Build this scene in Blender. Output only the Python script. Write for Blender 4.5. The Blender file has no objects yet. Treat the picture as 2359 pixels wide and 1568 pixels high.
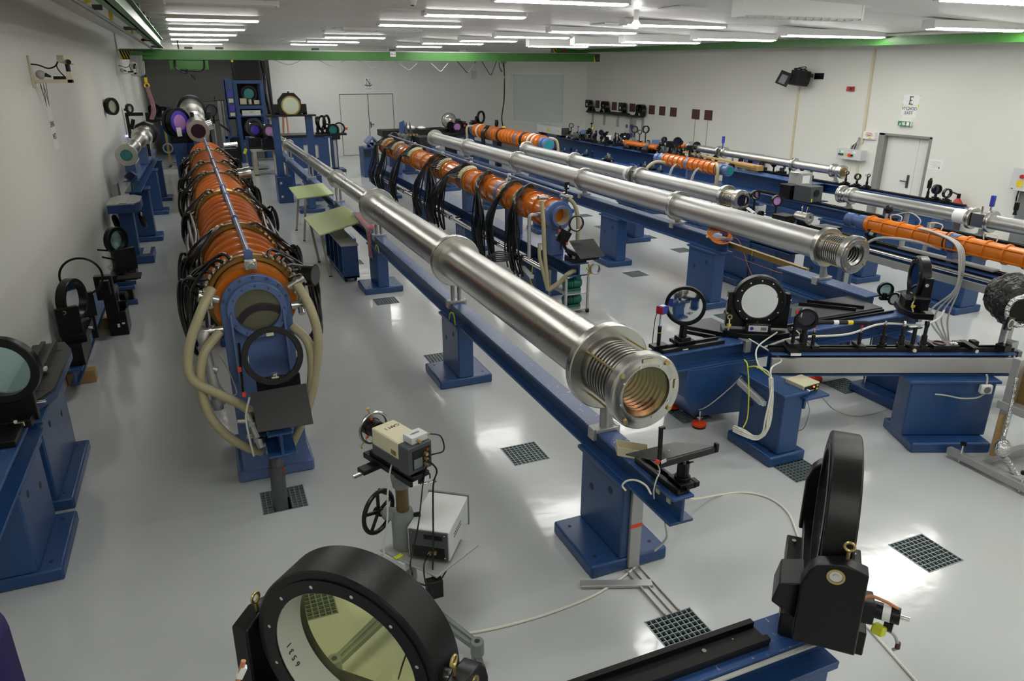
import bpy, math, random
from mathutils import Vector, Matrix, Euler
random.seed(7)
sc = bpy.context.scene
COL = sc.collection
PI = math.pi

# ---------------------------------------------------------------- camera
HC, YAW, PIT, FPX = 2.8, math.radians(22.8), math.radians(20.4), 1670.0
cam_d = bpy.data.cameras.new('camera'); cam = bpy.data.objects.new('camera', cam_d); COL.objects.link(cam)
cam_d.sensor_width = 36.0; cam_d.lens = FPX / 2359.0 * 36.0; cam_d.clip_start = 0.05; cam_d.clip_end = 200
cam.location = (0, 0, HC); cam.rotation_euler = (PI / 2 - PIT, 0, -YAW)
sc.camera = cam
CAMP = Vector((0, 0, HC))
FW = Vector((math.sin(YAW) * math.cos(PIT), math.cos(YAW) * math.cos(PIT), -math.sin(PIT)))
RT = Vector((math.cos(YAW), -math.sin(YAW), 0)); UP = RT.cross(FW)
def at(u, v, x=None, y=None, z=None):
    """surveying aid: the point of a known plane (x, y or z given, in metres) that was sighted at u, v on the photograph"""
    r = FW * FPX + RT * (u - 1179.5) + UP * (784.0 - v)
    t = (z - HC) / r.z if z is not None else (y / r.y if y is not None else x / r.x)
    return CAMP + r * t

# ---------------------------------------------------------------- world, exposure
w = bpy.data.worlds.new('world'); sc.world = w; w.use_nodes = True
w.node_tree.nodes['Background'].inputs[0].default_value = (0.75, 0.8, 0.78, 1)
w.node_tree.nodes['Background'].inputs[1].default_value = 0.05
sc.view_settings.view_transform = 'Standard'
try: sc.view_settings.look = 'None'
except Exception: pass
sc.view_settings.gamma = 1.0
sc.view_settings.use_curve_mapping = False
sc.view_settings.exposure = 0.0
LAMP = 34.0                      # emission of the fluorescent diffusers
sc.cycles.max_bounces = 7; sc.cycles.diffuse_bounces = 4; sc.cycles.glossy_bounces = 4; sc.cycles.transmission_bounces = 5
sc.cycles.transparent_max_bounces = 8; sc.cycles.caustics_reflective = False; sc.cycles.caustics_refractive = False
sc.cycles.use_denoising = True; sc.cycles.sample_clamp_indirect = 6.0

# ---------------------------------------------------------------- materials
MATS = {}
def mat(name, col, rough=0.5, metal=0.0, noise=0.0, nscale=8.0, bump=0.0, bscale=60.0, spec=0.5, coat=0.0, emit=None, es=0.0, stretch=None, rvar=0.0):
    m = bpy.data.materials.new(name); m.use_nodes = True; nt = m.node_tree; b = nt.nodes['Principled BSDF']
    b.inputs['Base Color'].default_value = (*col, 1); b.inputs['Roughness'].default_value = rough; b.inputs['Metallic'].default_value = metal
    b.inputs['Specular IOR Level'].default_value = spec
    if coat: b.inputs['Coat Weight'].default_value = coat; b.inputs['Coat Roughness'].default_value = 0.08
    if emit: b.inputs['Emission Color'].default_value = (*emit, 1); b.inputs['Emission Strength'].default_value = es
    if noise or bump or rvar:
        tc = nt.nodes.new('ShaderNodeTexCoord'); mp = nt.nodes.new('ShaderNodeMapping'); nt.links.new(tc.outputs['Object'], mp.inputs[0])
        if stretch: mp.inputs['Scale'].default_value = stretch
        n = nt.nodes.new('ShaderNodeTexNoise'); n.inputs['Scale'].default_value = nscale; n.inputs['Detail'].default_value = 5; nt.links.new(mp.outputs[0], n.inputs[0])
        if noise:
            mx = nt.nodes.new('ShaderNodeMix'); mx.data_type = 'RGBA'
            mx.inputs[6].default_value = (*[c * (1 - noise) for c in col], 1); mx.inputs[7].default_value = (*[min(1, c * (1 + noise)) for c in col], 1)
            nt.links.new(n.outputs[0], mx.inputs[0]); nt.links.new(mx.outputs[2], b.inputs['Base Color'])
        if rvar:
            mr = nt.nodes.new('ShaderNodeMapRange'); mr.inputs[3].default_value = max(0.02, rough - rvar); mr.inputs[4].default_value = rough + rvar
            nt.links.new(n.outputs[0], mr.inputs[0]); nt.links.new(mr.outputs[0], b.inputs['Roughness'])
        if bump:
            n2 = nt.nodes.new('ShaderNodeTexNoise'); n2.inputs['Scale'].default_value = bscale; n2.inputs['Detail'].default_value = 3; nt.links.new(mp.outputs[0], n2.inputs[0])
            bp = nt.nodes.new('ShaderNodeBump'); bp.inputs['Strength'].default_value = bump; bp.inputs['Distance'].default_value = 0.02
            nt.links.new(n2.outputs[0], bp.inputs['Height']); nt.links.new(bp.outputs[0], b.inputs['Normal'])
    MATS[name] = m; return m
def glass(name, col, gloss=0.25, gcol=(1, 1, 1), rough=0.03):
    """coated optic: tinted see-through pane with a mirror-like coating"""
    m = bpy.data.materials.new(name); m.use_nodes = True; nt = m.node_tree; nt.nodes.remove(nt.nodes['Principled BSDF'])
    t = nt.nodes.new('ShaderNodeBsdfTransparent'); t.inputs[0].default_value = (*col, 1)
    g = nt.nodes.new('ShaderNodeBsdfGlossy'); g.inputs[0].default_value = (*gcol, 1); g.inputs[1].default_value = rough
    lw = nt.nodes.new('ShaderNodeLayerWeight'); lw.inputs[0].default_value = 0.12
    mr = nt.nodes.new('ShaderNodeMapRange'); mr.inputs[3].default_value = gloss; mr.inputs[4].default_value = 1.0
    x = nt.nodes.new('ShaderNodeMixShader'); nt.links.new(lw.outputs['Fresnel'], mr.inputs[0]); nt.links.new(mr.outputs[0], x.inputs[0])
    nt.links.new(t.outputs[0], x.inputs[1]); nt.links.new(g.outputs[0], x.inputs[2]); nt.links.new(x.outputs[0], nt.nodes['Material Output'].inputs[0])
    MATS[name] = m; return m

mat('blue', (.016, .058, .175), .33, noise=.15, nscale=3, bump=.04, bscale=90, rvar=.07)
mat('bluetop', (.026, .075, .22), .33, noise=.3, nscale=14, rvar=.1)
mat('slate', (.085, .135, .29), .3, noise=.08, rvar=.05)
mat('orange', (.55, .135, .003), .25, noise=.1, nscale=5, coat=.4)
mat('orange2', (.68, .185, .008), .33, noise=.1, nscale=5)
mat('gold', (.34, .22, .07), .4, .7, noise=.3, nscale=30)
mat('brass', (.55, .42, .17), .35, .9)
mat('steel', (.50, .49, .455), .28, 1, noise=.06, nscale=1.3, rvar=.03)
mat('steel2', (.54, .53, .50), .27, 1, noise=.05, nscale=2, rvar=.03)
mat('steeltube', (.46, .46, .445), .36, .85, noise=.04, nscale=1.5)
mat('chrome', (.75, .74, .70), .14, 1)
mat('alu', (.42, .42, .41), .45, .55, noise=.08, nscale=10)
mat('greyp', (.33, .33, .32), .5)
mat('lightgrey', (.58, .60, .59), .5)
mat('black', (.005, .005, .0055), .34, noise=.2, nscale=20, rvar=.05, spec=.3)
mat('blackgrain', (.006, .006, .0065), .30, noise=.25, nscale=200, bump=.10, bscale=420, spec=.32)
mat('blackmatt', (.009, .009, .0095), .55, spec=.3)
mat('cable', (.005, .005, .005), .3, spec=.4)
mat('cablegrey', (.42, .42, .40), .5)
mat('cablewhite', (.70, .69, .60), .5)
mat('hose', (.36, .32, .19), .38, noise=.12, nscale=10)
mat('tabletop', (.47, .56, .24), .33, noise=.06, nscale=3, rvar=.06)
mat('tableleg', (.36, .34, .26), .5)
mat('green', (.038, .17, .022), .38, noise=.2, nscale=4)
mat('pumpgreen', (.008, .13, .085), .35)
mat('white', (.78, .78, .76), .5)
mat('cream', (.62, .57, .40), .5, noise=.06)
mat('paper', (.82, .82, .80), .7)
mat('ink', (.02, .02, .02), .6)
mat('red', (.45, .02, .015), .4)
mat('redorange', (.75, .06, .012), .4)
mat('yellow', (.75, .55, .02), .5)
mat('yellowgreen', (.65, .70, .03), .5)
mat('exitgreen', (.01, .22, .10), .4)
mat('wood', (.42, .26, .09), .55, noise=.2, nscale=6, stretch=(1, 8, 8))
mat('maroon', (.085, .025, .032), .55, noise=.2, nscale=40)
mat('purple', (.014, .009, .06), .6, noise=.15, spec=.2)
mat('burst', (.80, .82, .84), .05, 1, bump=.5, bscale=2.6)
mat('screen', (.028, .027, .028), .36)
mat('bluebox', (.03, .05, .35), .4)
mat('pink', (.32, .16, .18), .8, noise=.3, nscale=25)
mat('copper', (.55, .22, .10), .5)
mat('darkgrey', (.055, .06, .065), .45)
mat('midgrey', (.16, .17, .17), .5)
mat('stand', (.19, .21, .20), .4, noise=.1)
mat('foil', (.75, .75, .75), .22, 1, bump=1.0, bscale=45)
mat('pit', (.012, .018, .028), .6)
mat('grating', (.22, .27, .27), .4, .3)
mat('lamp_on', (1, 1, 1), .5, emit=(1.0, .995, .95), es=LAMP)
mat('lamp_white', (.80, .80, .78), .4)
mat('led_green', (.02, .8, .1), .4, emit=(.05, 1, .15), es=3)
mat('led_red', (.9, .1, .02), .4, emit=(1, .12, .03), es=3)
mat('led_blue', (.2, .2, 1), .4, emit=(.3, .3, 1), es=4)
mat('wallpaint', (.725, .73, .675), .55, noise=.02, nscale=1.2, bump=.02, bscale=8)
mat('wallnorth', (.735, .74, .715), .5, noise=.02, nscale=1.2)
mat('ceilpaint', (.80, .78, .76), .45, noise=.015, nscale=1)
mat('dado', (.24, .24, .23), .5)
mat('doorpaint', (.72, .72, .69), .42)
mat('frosted', (.62, .68, .65), .28, noise=.06, nscale=2)
mat('lens_teal', (.02, .22, .22), .12, coat=.5)
mat('lens_dark', (.012, .012, .03), .1, coat=.5)
mat('lens_purple', (.09, .05, .45), .15, coat=.4)
mat('lens_pink', (.45, .22, .50), .2, coat=.3)
mat('lens_pale', (.62, .66, .52), .1, .6)
mat('mirror', (.80, .81, .82), .04, 1)
mat('mirror_warm', (.62, .58, .62), .10, 1)
glass('dichroic', (.98, .985, .70), .03, (.9, .92, .8), .03)
glass('window_pink', (.90, .76, .66), .06, (.75, .95, .55), .02)
glass('clear', (.95, .97, .96), .08)
glass('plasticdome', (.90, .90, .88), .30, (1, 1, .96), .08)
glass('tealglass', (.75, .88, .88), .30, (.75, .95, .95), .06)
mat('oldbrass', (.15, .10, .045), .4, .6, noise=.2)
# worn paint flecks on the rail tops
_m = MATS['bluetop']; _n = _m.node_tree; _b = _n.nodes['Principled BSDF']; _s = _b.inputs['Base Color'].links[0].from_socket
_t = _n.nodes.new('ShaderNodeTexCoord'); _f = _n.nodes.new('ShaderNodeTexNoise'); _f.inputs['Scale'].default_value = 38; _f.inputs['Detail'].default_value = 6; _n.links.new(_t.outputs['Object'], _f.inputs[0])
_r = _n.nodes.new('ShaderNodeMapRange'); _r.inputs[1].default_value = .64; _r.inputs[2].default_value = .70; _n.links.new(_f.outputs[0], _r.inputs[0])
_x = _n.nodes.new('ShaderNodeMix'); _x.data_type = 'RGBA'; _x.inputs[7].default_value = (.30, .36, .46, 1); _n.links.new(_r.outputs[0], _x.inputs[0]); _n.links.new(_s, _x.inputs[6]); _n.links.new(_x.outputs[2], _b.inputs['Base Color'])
# floor: glossy poured epoxy
m = bpy.data.materials.new('epoxy'); m.use_nodes = True; nt = m.node_tree; b = nt.nodes['Principled BSDF']
tc = nt.nodes.new('ShaderNodeTexCoord')
n1 = nt.nodes.new('ShaderNodeTexNoise'); n1.inputs['Scale'].default_value = .9; n1.inputs['Detail'].default_value = 6
n2 = nt.nodes.new('ShaderNodeTexNoise'); n2.inputs['Scale'].default_value = 5.0; n2.inputs['Detail'].default_value = 3
nt.links.new(tc.outputs['Object'], n1.inputs[0]); nt.links.new(tc.outputs['Object'], n2.inputs[0])
mx = nt.nodes.new('ShaderNodeMix'); mx.data_type = 'RGBA'; mx.inputs[6].default_value = (.475, .495, .49, 1); mx.inputs[7].default_value = (.545, .565, .56, 1)
nt.links.new(n1.outputs[0], mx.inputs[0]); nt.links.new(mx.outputs[2], b.inputs['Base Color'])
mr = nt.nodes.new('ShaderNodeMapRange'); mr.inputs[3].default_value = .07; mr.inputs[4].default_value = .19; nt.links.new(n1.outputs[0], mr.inputs[0]); nt.links.new(mr.outputs[0], b.inputs['Roughness'])
bp = nt.nodes.new('ShaderNodeBump'); bp.inputs['Strength'].default_value = .10; bp.inputs['Distance'].default_value = .02; nt.links.new(n2.outputs[0], bp.inputs['Height']); nt.links.new(bp.outputs[0], b.inputs['Normal'])
b.inputs['Specular IOR Level'].default_value = .5
MATS['epoxy'] = m

# ---------------------------------------------------------------- mesh builder
def V(*a): return Vector(a if len(a) > 1 else a[0])
def frame(d):
    d = d.normalized(); u = Vector((0, 0, 1)) if abs(d.z) < .9 else Vector((0, 1, 0))
    a = d.cross(u).normalized(); return a, a.cross(d).normalized() * 1.0
def spline(pts, k=6):
    pts = [V(p) for p in pts]
    if len(pts) < 3: return pts
    out = []; P = [pts[0] * 2 - pts[1]] + pts + [pts[-1] * 2 - pts[-2]]
    for i in range(1, len(P) - 2):
        p0, p1, p2, p3 = P[i - 1:i + 3]
        for j in range(k):
            t = j / k
            out.append(.5 * (2 * p1 + (p2 - p0) * t + (2 * p0 - 5 * p1 + 4 * p2 - p3) * t * t + (3 * p1 - p0 - 3 * p2 + p3) * t ** 3))
    out.append(pts[-1]); return out
class M:
    def __init__(s): s.v = []; s.f = []
    def add(s, vs, fs):
        o = len(s.v); s.v += [tuple(p) for p in vs]; s.f += [tuple(i + o for i in f) for f in fs]; return s
    def box(s, c, d, r=None):
        h = [x / 2 for x in d]; R = Euler(r).to_matrix() if r else None; c = V(c); vs = []
        for x in (-1, 1):
            for y in (-1, 1):
                for z in (-1, 1):
                    p = V(x * h[0], y * h[1], z * h[2]); vs.append(c + (R @ p if R else p))
        return s.add(vs, [(0, 1, 3, 2), (4, 6, 7, 5), (0, 4, 5, 1), (2, 3, 7, 6), (0, 2, 6, 4), (1, 5, 7, 3)])
    def bx(s, x0, x1, y0, y1, z0, z1): return s.box(((x0 + x1) / 2, (y0 + y1) / 2, (z0 + z1) / 2), (abs(x1 - x0), abs(y1 - y0), abs(z1 - z0)))
    def bar(s, p0, p1, wd, ht, up=(0, 0, 1)):
        p0, p1 = V(p0), V(p1); d = (p1 - p0).normalized(); a = d.cross(V(up)).normalized(); b = a.cross(d); vs = []
        for p in (p0, p1):
            for i, j in ((-1, -1), (1, -1), (1, 1), (-1, 1)): vs.append(p + a * i * wd / 2 + b * j * ht / 2)
        return s.add(vs, [(0, 1, 2, 3), (7, 6, 5, 4), (0, 4, 5, 1), (1, 5, 6, 2), (2, 6, 7, 3), (3, 7, 4, 0)])
    def lathe(s, p0, p1, prof, n=28, caps=True):
        """profile of (distance, radius) about the axis p0 -> p1"""
        p0, p1 = V(p0), V(p1); d = (p1 - p0).normalized(); a, b = frame(d); vs, fs = [], []
        for t, r in prof:
            for i in range(n):
                q = 2 * PI * i / n; vs.append(p0 + d * t + (a * math.cos(q) + b * math.sin(q)) * r)
        for k in range(len(prof) - 1):
            for i in range(n): j = (i + 1) % n; fs.append((k * n + i, (k + 1) * n + i, (k + 1) * n + j, k * n + j))
        if caps:
            fs.append(tuple(range(n))); o = (len(prof) - 1) * n; fs.append(tuple(o + i for i in reversed(range(n))))
        return s.add(vs, fs)
    def cyl(s, p0, p1, r0, r1=None, n=20):
        L = (V(p1) - V(p0)).length; return s.lathe(p0, p1, [(0, r0), (L, r0 if r1 is None else r1)], n)
    def ring(s, p0, p1, ro, ri, n=36):
        L = (V(p1) - V(p0)).length; p0 = V(p0)
        return s.lathe(p0, p1, [(0, ri), (0, ro), (L, ro), (L, ri), (0, ri)], n, caps=False)
    def torus(s, c, ax, R, r, n=36, k=8, a0=0, a1=2 * PI):
        c = V(c); a, b = frame(V(ax)); full = abs(a1 - a0 - 2 * PI) < 1e-6
        pts = [c + (a * math.cos(a0 + (a1 - a0) * i / n) + b * math.sin(a0 + (a1 - a0) * i / n)) * R for i in range(n + (0 if full else 1))]
        return s.tube(pts, r, k, closed=full)
    def tube(s, pts, r, n=6, closed=False):
        pts = [V(p) for p in pts]; vs, fs = [], []; m_ = len(pts); pa = None
        for i, p in enumerate(pts):
            d = (pts[(i + 1) % m_] - pts[i - 1]) if closed else (pts[min(i + 1, m_ - 1)] - pts[max(i - 1, 0)])
            if d.length < 1e-9: d = V(0, 0, 1)
            d.normalize()
            if pa is None: a, _ = frame(d)
            else:
                a = pa - d * pa.dot(d)
                a = a.normalized() if a.length > 1e-6 else frame(d)[0]
            pa = a; b = d.cross(a)
            for k in range(n): q = 2 * PI * k / n; vs.append(p + (a * math.cos(q) + b * math.sin(q)) * r)
        for i in range(m_ if closed else m_ - 1):
            for k in range(n):
                j = (k + 1) % n; ii = (i + 1) % m_; fs.append((i * n + k, i * n + j, ii * n + j, ii * n + k))
        if not closed: fs.append(tuple(reversed(range(n)))); fs.append(tuple((m_ - 1) * n + k for k in range(n)))
        return s.add(vs, fs)
    def cab(s, pts, r, n=6, k=6): return s.tube(spline(pts, k), r, n)
    def prism(s, pts, d):
        """closed outline pts (3-D, planar) pushed along vector d"""
        pts = [V(p) for p in pts]; d = V(d); n = len(pts)
        return s.add(pts + [p + d for p in pts], [tuple(reversed(range(n))), tuple(range(n, 2 * n))] + [(i, (i + 1) % n, n + (i + 1) % n, n + i) for i in range(n)])
    def sphere(s, c, r, n=14, m_=9, sz=1.0):
        c = V(c); vs, fs = [], []
        for i in range(1, m_):
            t = PI * i / m_
            for k in range(n): q = 2 * PI * k / n; vs.append(c + V(r * math.sin(t) * math.cos(q), r * math.sin(t) * math.sin(q), r * sz * math.cos(t)))
        vs += [c + V(0, 0, r * sz), c - V(0, 0, r * sz)]; T, B = len(vs) - 2, len(vs) - 1
        for i in range(m_ - 2):
            for k in range(n): j = (k + 1) % n; fs.append((i * n + k, (i + 1) * n + k, (i + 1) * n + j, i * n + j))
        for k in range(n):
            j = (k + 1) % n; fs.append((T, k, j)); fs.append((B, (m_ - 2) * n + j, (m_ - 2) * n + k))
        return s.add(vs, fs)
    def mesh(s, name, m, flat=False):
        me = bpy.data.meshes.new(name); me.from_pydata(s.v, [], s.f); me.validate()
        me.polygons.foreach_set('use_smooth', [not flat] * len(me.polygons))
        if not flat: me.set_sharp_from_angle(angle=.62)
        me.materials.append(MATS[m]); me.update(); return me
def link(name, m, build, parent=None, bev=0, flat=False, inv=True):
    o = bpy.data.objects.new(name, build.mesh(name, m, flat)); COL.objects.link(o)
    if bev:
        b = o.modifiers.new('edge', 'BEVEL'); b.width = bev; b.segments = 2; b.limit_method = 'ANGLE'; b.angle_limit = .7
    if parent is not None:
        o.parent = parent
        if inv and '_m' in parent_m and parent.name in parent_m['_m']: o.matrix_parent_inverse = parent_m['_m'][parent.name]
    return o
parent_m = {'_m': {}}
def tag(o, label, cat, group=None, kind=None):
    o['label'] = label; o['category'] = cat
    if group: o['group'] = group
    if kind: o['kind'] = kind
    return o
def thing(name, label, cat, loc, rz=0.0, group=None, local=False):
    """an Empty at the thing's base; parts are given in world metres unless local"""
    o = bpy.data.objects.new(name, None); COL.objects.link(o); o.empty_display_size = .05
    o.location = V(loc); o.rotation_euler = (0, 0, rz); tag(o, label, cat, group)
    if not local: parent_m['_m'][o.name] = (Matrix.Translation(V(loc)) @ Matrix.Rotation(rz, 4, 'Z')).inverted()
    return o
def P(t, name, m, build, bev=0, label=None, kind=None, flat=False):
    o = link(name, m, build, t, bev, flat)
    if label: o['label'] = label
    if kind: o['kind'] = kind
    return o
def S(name, m, build, bev=0, parent=None):
    o = link(name, m, build, parent, bev)
    if parent is None: o['kind'] = 'structure'
    return o
def dup(root, loc, rz, label=None, group=None):
    r = root.copy(); COL.objects.link(r); r.location = V(loc); r.rotation_euler = (0, 0, rz)
    if label: r['label'] = label
    if group: r['group'] = group
    for ch in list(root.children):
        c = ch.copy(); COL.objects.link(c); c.parent = r; c.matrix_parent_inverse = ch.matrix_parent_inverse.copy()
        for g in ch.children:
            d = g.copy(); COL.objects.link(d); d.parent = c
    return r
def lettering(parent, txt, size, loc, rot, m='ink', align='CENTER', name='lettering', ext=.0008):
    c = bpy.data.curves.new(name, 'FONT'); c.body = txt; c.size = size; c.align_x = align; c.align_y = 'CENTER'; c.extrude = ext; c.resolution_u = 3
    tmp = bpy.data.objects.new(name, c); me = bpy.data.meshes.new_from_object(tmp); bpy.data.objects.remove(tmp); bpy.data.curves.remove(c)
    me.materials.clear(); me.materials.append(MATS[m]); o = bpy.data.objects.new(name, me); COL.objects.link(o); o.location = V(loc); o.rotation_euler = rot
    o.parent = parent
    if parent.name in parent_m['_m']: o.matrix_parent_inverse = parent_m['_m'][parent.name]
    return o
# ================================================================ THE SETTING
XW, XE, YN, YS, YA = -1.45, 12.2, 26.4, -3.2, 31.6
CX0, CY1 = 10.44, 22.6           # the slanted north-east wall runs (CX0,YN)-(XE,CY1)
ZC = 3.62
def zceil(x): return ZC if x < 4.9 else (ZC - (x - 4.9) / 3.1 * .10 if x < 8 else ZC - .10 - (x - 8) * .036)
GR = [(.22, 3.49), (.22, 4.63), (2.03, 2.48), (2.03, 4.57), (2.03, 6.74), (1.98, 8.93), (1.98, 11.1), (2.03, 15.95), (3.82, 2.47), (3.82, 3.56),
      (5.68, 6.67), (5.68, 8.82), (7.2, 8.87), (7.2, 9.82), (7.2, 10.9), (6.95, 12.0), (7.15, 13.18), (3.62, 4.66), (8.58, 6.54), (9.04, 10.18), (5.35, 4.58)]
g = .148
# floor with the openings of the floor grates left out
xs = sorted({XW - .2, XE + .2} | {round(x + s * g, 4) for x, _ in GR for s in (-1, 1)}); ys = sorted({YS - .2, YA + .2} | {round(y + s * g, 4) for _, y in GR for s in (-1, 1)})
fb = M(); idx = {}
def fv(i, j):
    if (i, j) not in idx: idx[(i, j)] = len(fb.v); fb.v.append((xs[i], ys[j], 0))
    return idx[(i, j)]
for i in range(len(xs) - 1):
    for j in range(len(ys) - 1):
        mx_, my_ = (xs[i] + xs[i + 1]) / 2, (ys[j] + ys[j + 1]) / 2
        if any(abs(mx_ - x) < g and abs(my_ - y) < g for x, y in GR): continue
        fb.f.append((fv(i, j), fv(i + 1, j), fv(i + 1, j + 1), fv(i, j + 1)))
S('floor', 'epoxy', fb)
WS = ['near the front column of the long tube rail', 'x']
glab = {0: 'floor grate under the big tilted disc of tinted glass', 1: 'floor grate with a grey drain pipe going into it',
        2: 'floor grate at the end of the aluminium floor channel', 3: 'floor grate beside the wheeled camera stand under the long steel tube',
        4: 'floor grate half behind the second pedestal of the long steel tube', 5: 'floor grate just before the third pedestal of the long steel tube',
        6: 'small dark floor grate by the blue slotted trolley', 7: 'dark floor grate behind the pale green tables', 8: 'floor grate in the open floor behind the black edge-on ring mount',
        9: 'floor grate touching the base of the pedestal with the cable loop', 10: 'floor grate partly behind the round mirror in its black yoke', 11: 'grey floor grate in the open aisle before the orange cable coil',
        12: 'floor grate with a steel valve standing on it', 13: 'floor grate just behind the pedestal with the orange coil', 14: 'floor grate in the aisle beyond the black square screen',
        15: 'floor grate showing behind the second aisle pedestal', 16: 'small far floor grate beside the far pedestal', 17: 'floor grate under the blue cast block on orange feet',
        18: 'floor grate under the thick steel post with the red mark', 19: 'floor grate under a white pipe of the orange amplifier', 20: 'dark floor grate between the two orange feet'}
for k, (x, y) in enumerate(GR):
    t = thing('floor_grate', glab[k], 'grate', (x, y, 0), group='floor grates', local=True)
    P(t, 'frame', 'grating', M().bx(-g, g, -g, -g + .006, -.02, .002).bx(-g, g, g - .006, g, -.02, .002).bx(-g, -g + .006, -g, g, -.02, .002).bx(g - .006, g, -g, g, -.02, .002))
    n = 9; bars = M()
    hole = (k == 1)
    for i in range(1, n):
        q = -g + 2 * g * i / n
        bars.bx(q - .0025, q + .0025, (-g if not hole or abs(q + .02) > .055 else .02), g, -.018, .0005)
    P(t, 'bar', 'grating', bars, kind='stuff')
    bars = M()
    for i in range(1, n):
        q = -g + 2 * g * i / n
        if hole and q < .02: bars.bx(-g, -.075, q - .0025, q + .0025, -.018, 0); bars.bx(.04, g, q - .0025, q + .0025, -.018, 0)
        else: bars.bx(-g, g, q - .0025, q + .0025, -.018, 0)
    P(t, 'cross_bar', 'grating', bars, kind='stuff')
    P(t, 'pit', 'pit', M().add([(-g, -g, -.001), (g, -g, -.001), (g, g, -.001), (-g, g, -.001), (-g, -g, -.3), (g, -g, -.3), (g, g, -.3), (-g, g, -.3)], [(4, 5, 6, 7), (0, 1, 5, 4), (1, 2, 6, 5), (2, 3, 7, 6), (3, 0, 4, 7)]), flat=True)

# walls
T = .2
S('wall_west', 'wallpaint', M().bx(XW - T, XW, YS, 20.3, 0, 3.9).bx(XW - T, XW + .035, 20.3, YA + T, 0, 3.9))
S('alcove_light_blocker', 'wallpaint', M().bx(XW, 2.5, YN - .15, YN + .05, 3.16, 3.9))  # added panel, unseen behind the girder, keeps lamp light out of the alcove
S('wall_south', 'wallpaint', M().bx(XW - T, XE + T, YS - T, YS, 0, 3.9))
S('wall_alcove', 'wallnorth', M().bx(XW, 2.6, YA, YA + T, 0, 3.9).bx(2.49, 2.69, YN + T, YA, 0, 3.9))
# north wall with the double door opening
DX0, DX1, DZ = 4.68, 6.56, 2.05
S('wall_north', 'wallnorth', M().bx(2.49, DX0, YN, YN + T, 0, 3.9).bx(DX1, CX0, YN, YN + T, 0, 3.9).bx(DX0, DX1, YN, YN + T, DZ, 3.9))
d = S('door_1', 'doorpaint', M().bx(DX0, DX1, YN + .05, YN + .19, 0, DZ)); 
P(d, 'door_leaf', 'doorpaint', M().bx(DX0 + .02, 5.655, YN + .012, YN + .05, .01, DZ - .02), .004); P(d, 'door_leaf', 'doorpaint', M().bx(5.68, DX1 - .02, YN + .012, YN + .05, .01, DZ - .02), .004)
P(d, 'door_handle', 'darkgrey', M().bx(5.70, 5.73, YN - .01, YN + .012, .92, 1.12).bx(5.70, 5.83, YN - .045, YN - .025, 1.03, 1.05).bx(5.70, 5.72, YN - .045, YN, 1.03, 1.05))
P(d, 'gap', 'darkgrey', M().bx(5.655, 5.68, YN + .04, YN + .052, 0, DZ - .02).bx(DX0, DX0 + .02, YN + .04, YN + .052, 0, DZ).bx(DX1 - .02, DX1, YN + .04, YN + .052, 0, DZ).bx(DX0, DX1, YN + .04, YN + .052, DZ - .02, DZ))
# slanted wall with the big window
A0, A1 = V(CX0, YN, 0), V(XE, CY1, 0); dA = (A1 - A0); LA = dA.length; dA.normalize(); nA = V(-dA.y, dA.x, 0)
if nA.y > 0: nA = -nA              # towards the hall
def slab(b, s0, s1, z0, z1, d0, d1):
    return b.prism([A0 + dA * s0 + nA * d0 + V(0, 0, z0), A0 + dA * s1 + nA * d0 + V(0, 0, z0), A0 + dA * s1 + nA * d0 + V(0, 0, z1), A0 + dA * s0 + nA * d0 + V(0, 0, z1)], nA * (d1 - d0))
def on_slant(u, v):
    r = at(u, v, y=10) - CAMP; q = (A0 - CAMP).dot(nA) / r.dot(nA); p = CAMP + r * q; return (p - A0).dot(dA), p.z
s0, zt = on_slant(1178, 168); s1, zt2 = on_slant(1301, 171); _, zb = on_slant(1178, 279); _, zb2 = on_slant(1299, 287)
zt = (zt + zt2) / 2; zb = (zb + zb2) / 2
wn = M(); slab(wn, -.1, s0, 0, 3.9, 0, -T); slab(wn, s1, LA + .1, 0, 3.9, 0, -T); slab(wn, s0, s1, zt, 3.9, 0, -T); slab(wn, s0, s1, 0, zb, 0, -T)
S('wall_northeast', 'wallpaint', wn)
w1 = S('window_1', 'white', slab(slab(slab(slab(M(), s0, s1, zb, zb + .04, -.02, -.19), s0, s1, zt - .04, zt, -.02, -.19), s0, s0 + .05, zb, zt, -.02, -.19), s1 - .05, s1, zb, zt, -.02, -.19))
P(w1, 'glass', 'frosted', slab(M(), s0 + .05, s1 - .05, zb + .04, zt - .04, -.10, -.115)); P(w1, 'sill', 'white', slab(M(), s0 - .03, s1 + .03, zb - .05, zb + .02, .03, -.1), .004)
_, zd = on_slant(1230, 311)
S('baseboard_northeast', 'dado', slab(M(), 0, LA, 0, zd, .012, 0))
# east wall with the door
e0 = at(2028, 305, x=XE); e1 = at(2146, 319, x=XE); DY1, DY0, DZE = e0.y, e1.y, (e0.z + e1.z) / 2
S('wall_east', 'wallpaint', M().bx(XE, XE + T, YS, DY0, 0, 3.9).bx(XE, XE + T, DY1, CY1 + .1, 0, 3.9).bx(XE, XE + T, DY0, DY1, DZE, 3.9))
d = S('door_2', 'dado', M().bx(XE + .02, XE + T, DY1 - .06, DY1, 0, DZE).bx(XE - .012, XE + .12, DY1 - .13, DY1 + .01, 0, DZE + .01).bx(XE - .012, XE + T, DY0 - .02, DY0 + .03, 0, DZE + .01).bx(XE - .012, XE + T, DY0 - .02, DY1, DZE - .03, DZE + .012), .004)
P(d, 'door_leaf', 'doorpaint', M().bx(XE + .09, XE + .13, DY0 + .30, DY1 - .1, .01, DZE - .03), .004); P(d, 'door_leaf', 'doorpaint', M().bx(XE + .09, XE + .13, DY0 + .03, DY0 + .295, .01, DZE - .03), .004)
h = at(2090, 418, x=XE + .08)
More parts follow.
